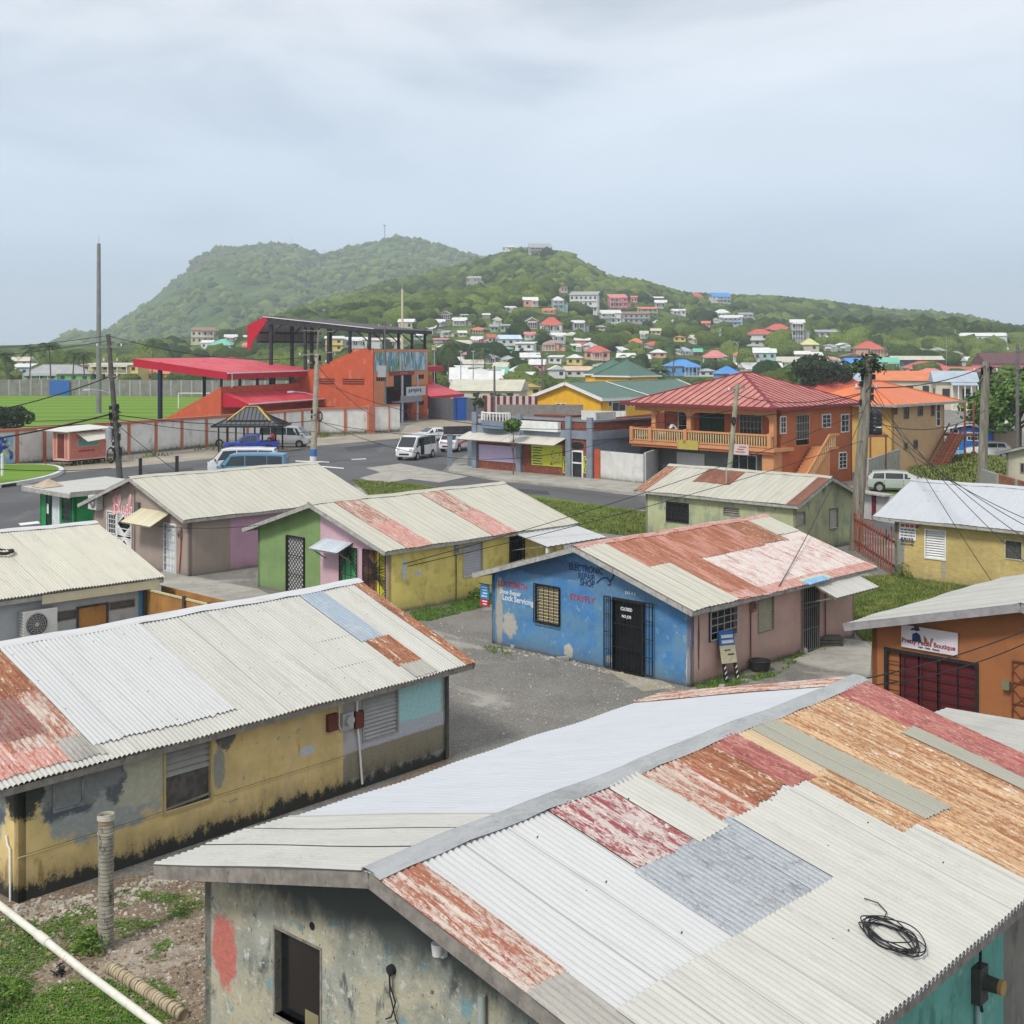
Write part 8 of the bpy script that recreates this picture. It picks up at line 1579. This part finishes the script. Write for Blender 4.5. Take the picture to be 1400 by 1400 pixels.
ex_ = []; taken = [tuple(map(float, l.split()[:5])) for l in HOUSES.split('\n')]
for _ in range(4000):
    if len(ex_) >= 62: break
    x0 = er.uniform(560, 1330) if er.random() < .8 else er.uniform(1040, 1390); yb0 = er.choice((er.uniform(440, 515), er.uniform(478, 516), er.uniform(488, 518)))
    if x0 > 1060 and yb0 < 468 or x0 < 600 and yb0 > 480 or x0 > 1200 and yb0 < 482: continue
    w_ = er.uniform(10, 24) * (.65 + (yb0 - 440) / 110); h0 = er.uniform(4.5, 8) * (.7 + (yb0 - 440) / 130); rh = er.uniform(1.5, 4.); x1 = x0 + w_
    if any(x1 + 2 > t[0] and x0 - 2 < t[1] and yb0 > t[2] - 1 and yb0 - h0 - rh < t[4] + 1 for t in taken): continue
    wc_, rc_, tp_ = er.choice('wwgccknbytp'), er.choice('wwwwecgrokzm'), er.choice('ggghf'); cx0 = (x0 + x1) / 2
    far2 = sorted(LM, key=lambda t: abs((t[0] + t[1]) / 2 - cx0))[0]; sd_ = 'left' if cx0 < (far2[0] + far2[1]) / 2 else 'right'; hg = 'high above' if yb0 < 462 else ('level with' if yb0 < 486 else 'down below'); sz2 = 'small' if w_ < 15 else 'wide'
    lb_ = '%s %s house with %s roof %s, %s and just %s of %s' % (sz2, LBL[wc_], LBL[rc_], {'g': '', 'h': 'hipped', 'f': 'gabled'}[tp_], hg, sd_, far2[2]); lb_ = lb_.replace(' roof ,', ' roof,').replace('roof hipped', 'hipped roof').replace('roof gabled', 'gabled roof')
    if lb_ in used_l : continue
    lb_ = lb_.replace(', high above and just', ' high up,').replace(', level with and just', ' midslope,').replace(', down below and just', ' low down,')
    if lb_ in used_l or len(lb_.split()) > 16: continue
    used_l.add(lb_); taken.append((x0, x1, yb0 - h0 - rh, 0, yb0)); ex_.append('%.0f %.0f %.1f %.1f %.1f %s %s %s|%s' % (x0, x1, yb0 - h0 - rh, yb0 - h0, yb0, wc_, rc_, tp_, lb_))
HOUSES += '\n' + '\n'.join(ex_)
rects = []
WINM = paint('dark small window', (.03, .035, .045), .1); hr_ = random.Random(21)
def wcol(c): return paint('wall paint ' + c, WC[c], .08, .7, .8, 0., (tuple(x * .5 for x in WC[c]), .63))
def rcol(c): return paint('roof sheet ' + c, RC[c], .10, .5, .55, 0., (tuple(x * .55 for x in RC[c]), .60))
WALLM, ROOFM = {}, {}
for line in HOUSES.split('\n'):
    d, lab = line.split('|'); d = d.split(); x0, x1, yt, ye, yb_ = map(float, d[:5]); gx_ = (x1 - x0) * .07 if x1 - x0 < 60 else 0; x0 -= gx_; x1 += gx_; yt -= .07 * (yb_ - yt) * (gx_ > 0); ye -= .06 * (yb_ - ye) * (gx_ > 0)
    if not lab: continue
    wc, rc, ty_ = d[5:]; h_ = hit((x0 + x1) / 2, yb_) or hit((x0 + x1) / 2, yb_ + 6)
    if h_ is None: h_ = D((x0 + x1) / 2, yb_, 1250)
    Y = min(h_.y, 1240); k = Y / F; Wd = (x1 - x0) * k; base = h_.copy(); rects.append((x0 - 2, x1 + 2, yt, yb_ + 1, Y))
    yaw = R(hr_.choice((-1, 1)) * hr_.uniform(4, 14)); dep = max(4., min(9., Wd * .75)); Wd = max(3., Wd - dep * abs(math.sin(yaw))); eh = (yb_ - ye) * k; rise = max(.15, (ye - yt) * k)
    flr = max(1, int(round(eh / 3.0))); nm = 'house' if 'shed' not in lab and 'shack' not in lab else 'shed'
    r_ = empty(nm, base + Vector((0, dep * .3, 0)), yaw, lab, 'house' if nm == 'house' else 'shed'); hw_, hd = Wd / 2, dep / 2
    part('wall', wcol(wc), r_, lambda b: (b.box(-hw_, -hd, -3 if Y > 420 else -.1, hw_, hd, eh), [b.box(-hw_ - .25, -hd - .5, eh / flr * i - .12, hw_ + .25, -hd + .02, eh / flr * i + .12) for i in range(1, flr)]))
    o_ = .45
    if ty_ == 'h': hip(r_, -hw_ - o_, -hd - o_, hw_ + o_, hd + o_, eh, eh + rise * 1.15, rcol(rc), fascm=FASC, capm=rcol(rc))
    elif ty_ == 'l': part('roof', rcol(rc), r_, lambda b: b.raw([(-hw_ - o_, -hd - o_, eh), (hw_ + o_, -hd - o_, eh), (hw_ + o_, hd + o_, eh + rise), (-hw_ - o_, hd + o_, eh + rise), (-hw_ - o_, -hd - o_, eh + .14), (hw_ + o_, -hd - o_, eh + .14), (hw_ + o_, hd + o_, eh + rise + .14), (-hw_ - o_, hd + o_, eh + rise + .14)], [(0, 3, 2, 1), (4, 5, 6, 7), (0, 1, 5, 4), (1, 2, 6, 5), (2, 3, 7, 6), (3, 0, 4, 7)]))
    else:
        rs = rise + .1 + (0.15 * dep if ty_ == 'g' and Y < 500 and rise < 1.2 else 0)
        def f(b):
            if ty_ == 'g': b.extr([(-hw_ - o_, -hd - o_, eh), (-hw_ - o_, hd + o_, eh), (-hw_ - o_, 0, eh + rs)], (2 * hw_ + 2 * o_, 0, 0))
            else: b.extr([(-hw_ - o_, -hd - o_, eh), (hw_ + o_, -hd - o_, eh), (0, -hd - o_, eh + rs)], (0, 2 * hd + 2 * o_, 0))
        part('roof', rcol(rc), r_, f)
        if ty_ == 'f': part('gable', wcol(wc), r_, lambda b: b.extr([(-hw_, -hd - o_ - .02, eh + .02), (hw_, -hd - o_ - .02, eh + .02), (0, -hd - o_ - .02, eh + rs - .25)], (0, -.03, 0)))
    if Wd / k > 8 and eh / k > 4:
        nw = max(2, min(9, int(Wd / 2.6)))
        for fl in range(flr):
            for i in range(nw):
                if hr_.random() < .12: continue
                cx_ = -hw_ + Wd * (i + .5) / nw; z0 = eh / flr * fl + eh / flr * .34; ww_ = min(.55, Wd / nw * .3)
                part('window', WINM, r_, lambda b: b.box(cx_ - ww_, -hd - .04, z0, cx_ + ww_, -hd, z0 + eh / flr * .42))
        part('window', WINM, r_, lambda b: b.box(hw_, -1.2, eh * .4, hw_ + .04, .2, eh * .75)) if yaw > 0 else part('window', WINM, r_, lambda b: b.box(-hw_ - .04, -1.2, eh * .4, -hw_, .2, eh * .75))
    if eh / k > 5 and Wd / k > 9 and hr_.random() < .6 and 'school' not in lab:
        vw = Wd * hr_.uniform(.4, .95); vx = -hw_ + (Wd - vw) * hr_.choice((0, .5, 1)); vz = eh / flr * (flr - 1)
        part('veranda', [rcol(rc), WHITEP, WINM], r_, lambda b: (b.extr([(vx, -hd, eh - .05), (vx, -hd - 1.7, eh - .5), (vx, -hd - 1.7, eh - .4), (vx, -hd, eh + .05)], (vw, 0, 0)), b.box(vx, -hd - 1.6, vz - .1, vx + vw, -hd, vz + .08, 1), b.box(vx, -hd - 1.6, vz + .9, vx + vw, -hd - 1.52, vz + .98, 1), [b.box(vx + vw * i / 4 - .07, -hd - 1.6, -2 if Y > 420 else 0, vx + vw * i / 4 + .07, -hd - 1.46, eh - .4, 1) for i in range(5)]))
        if hr_.random() < .5: part('annex', [wcol(wc), rcol(rc)], r_, lambda b: (b.box(hw_, -hd * .6, -3 if Y > 420 else 0, hw_ + 2.2, hd * .6, eh * .6), b.extr([(hw_, -hd * .75, eh * .6 + .45), (hw_ + 2.6, -hd * .75, eh * .6), (hw_ + 2.6, -hd * .75, eh * .6 + .1), (hw_, -hd * .75, eh * .6 + .55)], (0, hd * 1.5, 0), 1)))
    if 'red-walled school' in lab or 'arcaded' in lab or 'arched' in lab or 'arches' in lab: part('balcony', WHITEP, r_, lambda b: b.box(-hw_ - .1, -hd - .9, eh / max(2, flr) - .1, hw_ + .1, -hd - .8, eh / max(2, flr) + .7))
    if 'stilts' in lab: [part('stilt', CONC, r_, lambda b: b.box(x - .15, -hd - .9, -2.5, x + .15, -hd - .6, eh * .4)) for x in np.linspace(-hw_ * .9, hw_ * .9, 5)]
# ------------------------------------------------------------------ woodland: many crowns, one object per belt
t = T('crown leaves'); at_ = t.n.new('ShaderNodeAttribute'); at_.attribute_name = 'tint'; p = t.pos(); a_ = at_.outputs['Fac']
c_ = t.mix(a_, (.024, .055, .012), (.20, .275, .045)); c_ = t.mix(t.rng(t.noise(p, .55, 5, .75), .42, .62), c_, t.mix(a_, (.05, .09, .02), (.23, .29, .07))); c_ = t.mix(t.rng(t.noise(p, 1.3, 5, .85), .50, .62), c_, (.018, .034, .010)); CROWN = t.out(c_, .95, 0, t.bump(t.noise(p, .9, 5, .8), 1., 1.4), .08)  # near-black noise paints shaded gaps between the leaves into the crown colour
def ico(n):
    import bmesh
    bm = bmesh.new(); bmesh.ops.create_icosphere(bm, subdivisions=n, radius=1.); v = np.array([x.co[:] for x in bm.verts]); f = np.array([[q.index for q in x.verts] for x in bm.faces]); bm.free(); return v, f
def protos(n, k, seed):
    v, f = ico(n); out = []; r = np.random.RandomState(seed)
    for i in range(k):
        d = np.zeros(len(v))
        for _ in range(14): c_ = r.normal(size=3); c_ /= np.linalg.norm(c_); d += r.uniform(-.1, .38) * np.clip((v @ c_) - .72, 0, 1) * 3.5
        q = v * (1 + d[:, None] + r.uniform(-.2, .2, len(v))[:, None]); q[:, 2] *= r.uniform(.7, 1.); out.append(q)
    return out, f
def crowns(name, P, Rr, tint, lvl, seed):
    pr_, f = protos(lvl, 10, seed); r = np.random.RandomState(seed + 1); n = len(P); nv = len(pr_[0]); V = np.zeros((n, nv, 3)); idx = r.randint(0, 10, n); a = r.uniform(0, 6.28, n)
    Q = np.stack(pr_)[idx]; ca, sa = np.cos(a)[:, None], np.sin(a)[:, None]; V[:, :, 0] = (Q[:, :, 0] * ca - Q[:, :, 1] * sa) * Rr[:, None] + P[:, 0:1]; V[:, :, 1] = (Q[:, :, 0] * sa + Q[:, :, 1] * ca) * Rr[:, None] + P[:, 1:2]; V[:, :, 2] = Q[:, :, 2] * Rr[:, None] * .95 + P[:, 2:3]
    Fc = (f[None] + (np.arange(n) * nv)[:, None, None]).reshape(-1, 3); me = bpy.data.meshes.new(name); me.vertices.add(n * nv); me.vertices.foreach_set('co', V.reshape(-1).astype(np.float32)); m = len(Fc); me.loops.add(m * 3); me.loops.foreach_set('vertex_index', Fc.reshape(-1).astype(np.int32)); me.polygons.add(m); me.polygons.foreach_set('loop_start', np.arange(0, m * 3, 3, dtype=np.int32)); me.polygons.foreach_set('loop_total', np.full(m, 3, np.int32))
    at2 = me.attributes.new('tint', 'FLOAT', 'POINT'); at2.data.foreach_set('value', (np.repeat(tint, nv) + np.clip(V[:, :, 2] - P[:, 2:3], -3, 3).reshape(-1) * 0).astype(np.float32)); me.materials.append(CROWN); me.update(); o = bpy.data.objects.new(name, me); col.objects.link(o); return tag(o, kind='stuff')
def scatter(name, n, px0, px1, y0, y1, r0, r1, lvl, seed, thr=0.):
    r = np.random.RandomState(seed); P = []; Rr = []; tt = []
    while len(P) < n:
        Y = math.sqrt(r.uniform(y0 ** 2, y1 ** 2)); px = r.uniform(px0, px1); Yr = interp_tab(YRT, px)
        if Y > Yr * 1.01: continue
        X = (px - CX) / F * Y; q = vnoise(np.array([X + 5000]), np.array([Y]), 1 / 38., 9)[0]
        if q + r.uniform(-.15, .15) < thr: continue
        h_ = bvh.ray_cast(Vector((X, Y, 600)), Vector((0, 0, -1)))[0]
        if h_ is None: continue
        R_ = (r0 + (r1 * 1.15 - r0) * r.rand() ** 1.8) * (.75 + .5 * q); z = h_.z + R_ * .45; py = CY + F * (H - z) / Y; rp_ = R_ * F / Y; bad = False
        for (a, b, c, d, yy) in rects:
            if px > a - rp_ * .8 and px < b + rp_ * .8 and Y < yy + 12 and py + rp_ * .8 > c and py - rp_ < d and Y > yy * .55: bad = True; break
        if bad and r.rand() < .96: continue
        if py - rp_ < interp_tab(RB, px) - 3: continue
        P.append((X, Y, z)); Rr.append(R_); g_ = vnoise(np.array([X + 7000]), np.array([Y]), 1 / 70., 19)[0]; tt.append(min(1, max(0, (g_ - .5) * 1.4 + .45 + r.normal() * .28)))
    return crowns(name, np.array(P), np.array(Rr), np.array(tt), lvl, seed)
scatter('woodland', 3800, 200, 1600, 385, 720, 2.0, 4.6, 2, 31, .26)
scatter('woodland', 6500, 150, 1700, 700, 1050, 2.2, 5.2, 1, 32, .2)
scatter('woodland', 4200, 250, 1700, 1000, 1500, 3., 6.5, 1, 33, .2)
scatter('town_trees', 420, 560, 1500, 262, 390, 1.6, 3.4, 2, 34, .5)
scatter('town_trees', 260, -150, 330, 330, 420, 2., 4.2, 2, 35, .25)
bvh_h = BVHTree.FromPolygons(VH, FH); r = np.random.RandomState(8); P = []; tt = []
while len(P) < 9000:
    Y = r.uniform(1380, 2400); px = r.uniform(90, 900); X = (px - CX) / F * Y; h_ = bvh_h.ray_cast(Vector((X, Y, 900)), Vector((0, 0, -1)))[0]
    if h_ is None or h_.z < 1: continue
    q = vnoise(np.array([X + 9000]), np.array([Y]), 1 / 90., 5)[0] * .6 + vnoise(np.array([X + 9000]), np.array([Y]), 1 / 30., 6)[0] * .4
    if q + r.uniform(-.12, .12) < .44: continue
    P.append((X, Y, h_.z + .5)); tt.append(min(1, max(0, .45 + r.normal() * .3)))
crowns('headland_scrub', np.array(P), r.uniform(3, 9, len(P)) * (.6 + .5 * r.rand(len(P))), np.array(tt), 1, 51)
# scrub clinging to the skyline of the headland
r = np.random.RandomState(3); P = []
for i in range(1500):
    px = r.uniform(225, 660); yy = interp_tab(RA, px); Y = 2400. - 60 * r.rand() * (i % 2); P.append(((px - CX) / F * Y, Y, H + (CY - yy) * Y / F * 1. - r.uniform(0, 6) - (2400 - Y) * .16))
crowns('ridge_scrub', np.array(P), r.uniform(2.5, 5.5, len(P)), r.uniform(.1, .7, len(P)), 1, 50)
# ------------------------------------------------------------------ single trees
LEAF = T('tree leaves'); p = LEAF.pos(); c_ = LEAF.mix(LEAF.rng(LEAF.noise(p, 1.1, 4), .35, .65), (.04, .10, .02), (.12, .21, .04)); c_ = LEAF.mix(LEAF.rng(LEAF.noise(p, 9, 2), .5, .8), c_, (.12, .19, .05)); LEAF = LEAF.out(c_, .65, 0, None, .25)
LEAFD = paint('dark tree leaves', (.022, .042, .014), .5, 3, .7); BARK = paint('grey-brown bark', (.13, .10, .075), .25, 5, .9); PALMF = paint('palm fronds', (.05, .085, .025), .5, 1.5, .6)
def tree(label, base, ht, rx, rz, n, lw, mat, seed, trunk=.22, name='tree'):
    r = np.random.RandomState(seed); root = empty(name, base, 0, label, 'tree'); cz = ht - rz; cl = []
    for i in range(22): d = r.normal(size=3); d /= np.linalg.norm(d); cl.append((d[0] * rx * .68, d[1] * rx * .68, cz + d[2] * rz * .62, r.uniform(.28, .45) * rx))
    V = []
    ci = r.randint(0, 22, n); c = np.array(cl)[ci]; d = r.normal(size=(n, 3)); d /= np.linalg.norm(d, axis=1)[:, None]; p = c[:, :3] + d * (c[:, 3] * r.uniform(.55, 1., n) ** .5)[:, None] * np.array([1, 1, .7])
    a = np.cross(d, r.normal(size=(n, 3))); a /= np.linalg.norm(a, axis=1)[:, None]; b_v = np.cross(d, a) * .5 + d * .35 * r.choice((-1, 1), n)[:, None]; s = r.uniform(.6, 1.3, n)[:, None] * lw
    tri_mesh('crown', np.stack([p - a * s, p + b_v * s, p + a * s, p - b_v * s], 1), mat, root)
    def f(b):
        b.tube([(0, 0, -.2), (.1, 0, ht * .3), (0, .1, cz)], [trunk, trunk * .75, trunk * .5], 8)
        for k in range(8): q = cl[k]; b.tube([(0, .05, ht * .3 + k * .1), (q[0] * .5, q[1] * .5, (q[2] + ht * .35) / 2 + .3), q[:3]], [trunk * .4, trunk * .25, trunk * .1], 6)
    part('trunk', BARK, root, f); return root
tree('large glossy green tree filling the right edge behind the pole', Vector(((1392 - CX) / F * 112, 112, 0)), 8.2, 4.6, 3.4, 6500, .24, LEAF, 1, .3)
tree('dark rounded tree behind the red roofs left of the vine-topped pole', Vector(((1122 - CX) / F * 205, 205, 0)), 8.6, 5.2, 2.6, 5200, .3, LEAFD, 2)
tree('low dark spreading shrub inside the stadium wall at the far left', Vector(((6 - CX) / F * 128, 128, 0)), 3.9, 2.6, 1.2, 3600, .16, LEAFD, 3, name='shrub')
tree('slim young tree in front of the brick shop awnings', G(701, 651) , 4.3, .75, .55, 260, .22, LEAF, 4, .05)
tree('leafy tree beside the mildewed hut and red picket fence', Vector(((1100 - CX) / F * 240, 240, 0)), 7., 4., 2.4, 2600, .3, LEAF, 5)
def palm(label, base, ht, fl, seed, lean=.0, name='palm_tree'):
    r = random.Random(seed); root = empty(name, base, 0, label, 'palm tree', 'palms'); top = Vector((lean * ht, 0, ht))
    part('trunk', BARK, root, lambda b: b.tube([(0, 0, -.2), (lean * ht * .35, 0, ht * .5), top], [.2, .15, .11], 7))
    V = []
    for k in range(20):
        a = k * .3142 * 1.0 + r.uniform(-.15, .15); el = r.uniform(-.2, 1.15); L_ = fl * r.uniform(.8, 1.1); pts = []
        for i in range(8):
            t_ = i / 7; x = L_ * t_ * math.cos(el * (1 - .3 * t_)); z = L_ * (math.sin(el) * t_ - .75 * t_ * t_); pts.append(top + Vector((x * math.cos(a), x * math.sin(a), z)))
        for i in range(7):
            p0, p1 = pts[i], pts[i + 1]; d = (p1 - p0).normalized(); sd = d.cross(Vector((0, 0, 1))); sd.normalize(); w = .55 * fl / 2.6 * math.sin(math.pi * (i + 1) / 8.5) + .08
            for q in range(3):
                pp = p0.lerp(p1, q / 3)
                for sg in (1, -1): e_ = pp + sd * sg * w + d * w * .5 - Vector((0, 0, w * .55)); V.append((pp, pp + d * .13, e_, e_ - d * .04))
    tri_mesh('fronds', np.array([[tuple(x) for x in f_] for f_ in V]), PALMF, root); return root
for i, (px, yt, Y, fl, lab) in enumerate(((10, 479, 300, 3.0, 'small palm at the extreme left of the skyline'), (40, 471, 300, 3.6, 'wind-blown palm left of the tallest palm'), (70, 467, 290, 3.8, 'tallest palm on the left skyline'), (99, 475, 300, 3.2, 'dense palm right of the tallest palm'), (116, 478, 290, 3.6, 'palm just left of the tall grey mast'), (207, 462, 340, 3.4, 'lone palm on the skyline right of the leaning pole'), (442, 417, 640, 4.5, 'tall palm on the ridge above the steel grandstand roof'), (612, 464, 300, 3.6, 'palm in front of the lower slope right of the mural tower'),
    (664, 475, 330, 3.4, 'palm below the long bluish white roof'), (856, 484, 300, 3.2, 'pale palm over the green pyramid roofs'), (901, 500, 250, 3.2, 'palm between the green pyramid roofs and blue house'), (920, 467, 380, 3.6, 'yellowish palm in the middle trees'), (728, 427, 560, 4.2, 'palm beside the brown gabled house'), (1008, 460, 420, 3.0, 'palm under the arcaded red roof house'))):
    b0 = Vector(((px - CX) / F * Y, Y, 0)); h_ = bvh.ray_cast(Vector((b0.x, b0.y, 600)), Vector((0, 0, -1)))[0]; b0.z = h_.z if h_ else 0
    ztop = H - (yt - CY) / F * Y - .3 * fl; palm(lab, b0, max(4, ztop - b0.z), fl, i + 1, .06 if i % 2 else -.05)
# spiky plants on the beige roof line
for i, px in enumerate((655, 668, 680, 692)): leafy('spiky_plant', ['leftmost spiky plant behind the panel fence', 'second spiky plant behind the panel fence', 'third spiky plant behind the panel fence', 'rightmost spiky plant behind the panel fence'][i], Vector(((px - CX) / F * 152, 152, 2.6)), .9, 1.7, 60, .35, PALMF, 60 + i)
# small masts, poles and chimneys of the far landscape
for px, yb_, yt, Y, r_, lab in ((526, 332, 308, 2400, .9, 'tall radio mast on the headland top'), (398, 337, 326, 2400, .35, 'thin mast on the headland left of the saddle'), (443, 350, 341, 2400, .35, 'thin mast by the saddle of the headland'), (1262, 460, 447, 640, .14, 'pale pole on the right hillside, left one'), (1306, 466, 451, 640, .14, 'pale pole on the right hillside, right one'), (1294, 490, 462, 480, .1, 'slim grey pole below the right hillside poles'), (1377, 490, 458, 480, .12, 'slim pole right of the greenhouse roof'), (929, 426, 413, 700, .12, 'thin pole on the ridge above the central dark trees'), (594, 520, 478, 260, .12, 'lamp pole right of the mural tower, left one'), (630, 520, 480, 260, .12, 'lamp pole right of the mural tower, middle one'), (647, 520, 480, 260, .12, 'lamp pole right of the mural tower, right one'), (741, 500, 476, 300, .12, 'pole near the pink house above the ochre gable')):
    p0 = D(px, yb_ + 2, Y); p1 = D(px, yt, Y); tag(part('distant_pole', GALV if Y < 2000 else paint('haze grey mast', (.2, .21, .22)), None, lambda b: (b.cyl(p0 - Vector((0, 0, 4)), p1, r_, r_ * .8, 6), b.box(p1.x - r_ * 3, p1.y - r_ * 2, p1.z - r_, p1.x + r_ * 3, p1.y + r_ * 2, p1.z + r_ * .6))), lab, 'mast' if Y > 2000 else 'pole')
# ================================================================== haze over land and town
hb = MB(); hb.box(-7500, -150, -1.5, 7500, 7500, 330); ht_ = bpy.data.materials.new('sea haze'); ht_.use_nodes = True; nn = ht_.node_tree.nodes; nn.clear(); o_ = nn.new('ShaderNodeOutputMaterial'); pv_ = nn.new('ShaderNodeVolumePrincipled'); pv_.inputs['Density'].default_value = .00026; pv_.inputs['Color'].default_value = (.82, .9, 1, 1); pv_.inputs['Anisotropy'].default_value = .2
ht_.node_tree.links.new(pv_.outputs[0], o_.inputs['Volume']); tag(hb.build('haze', ht_), kind='stuff')
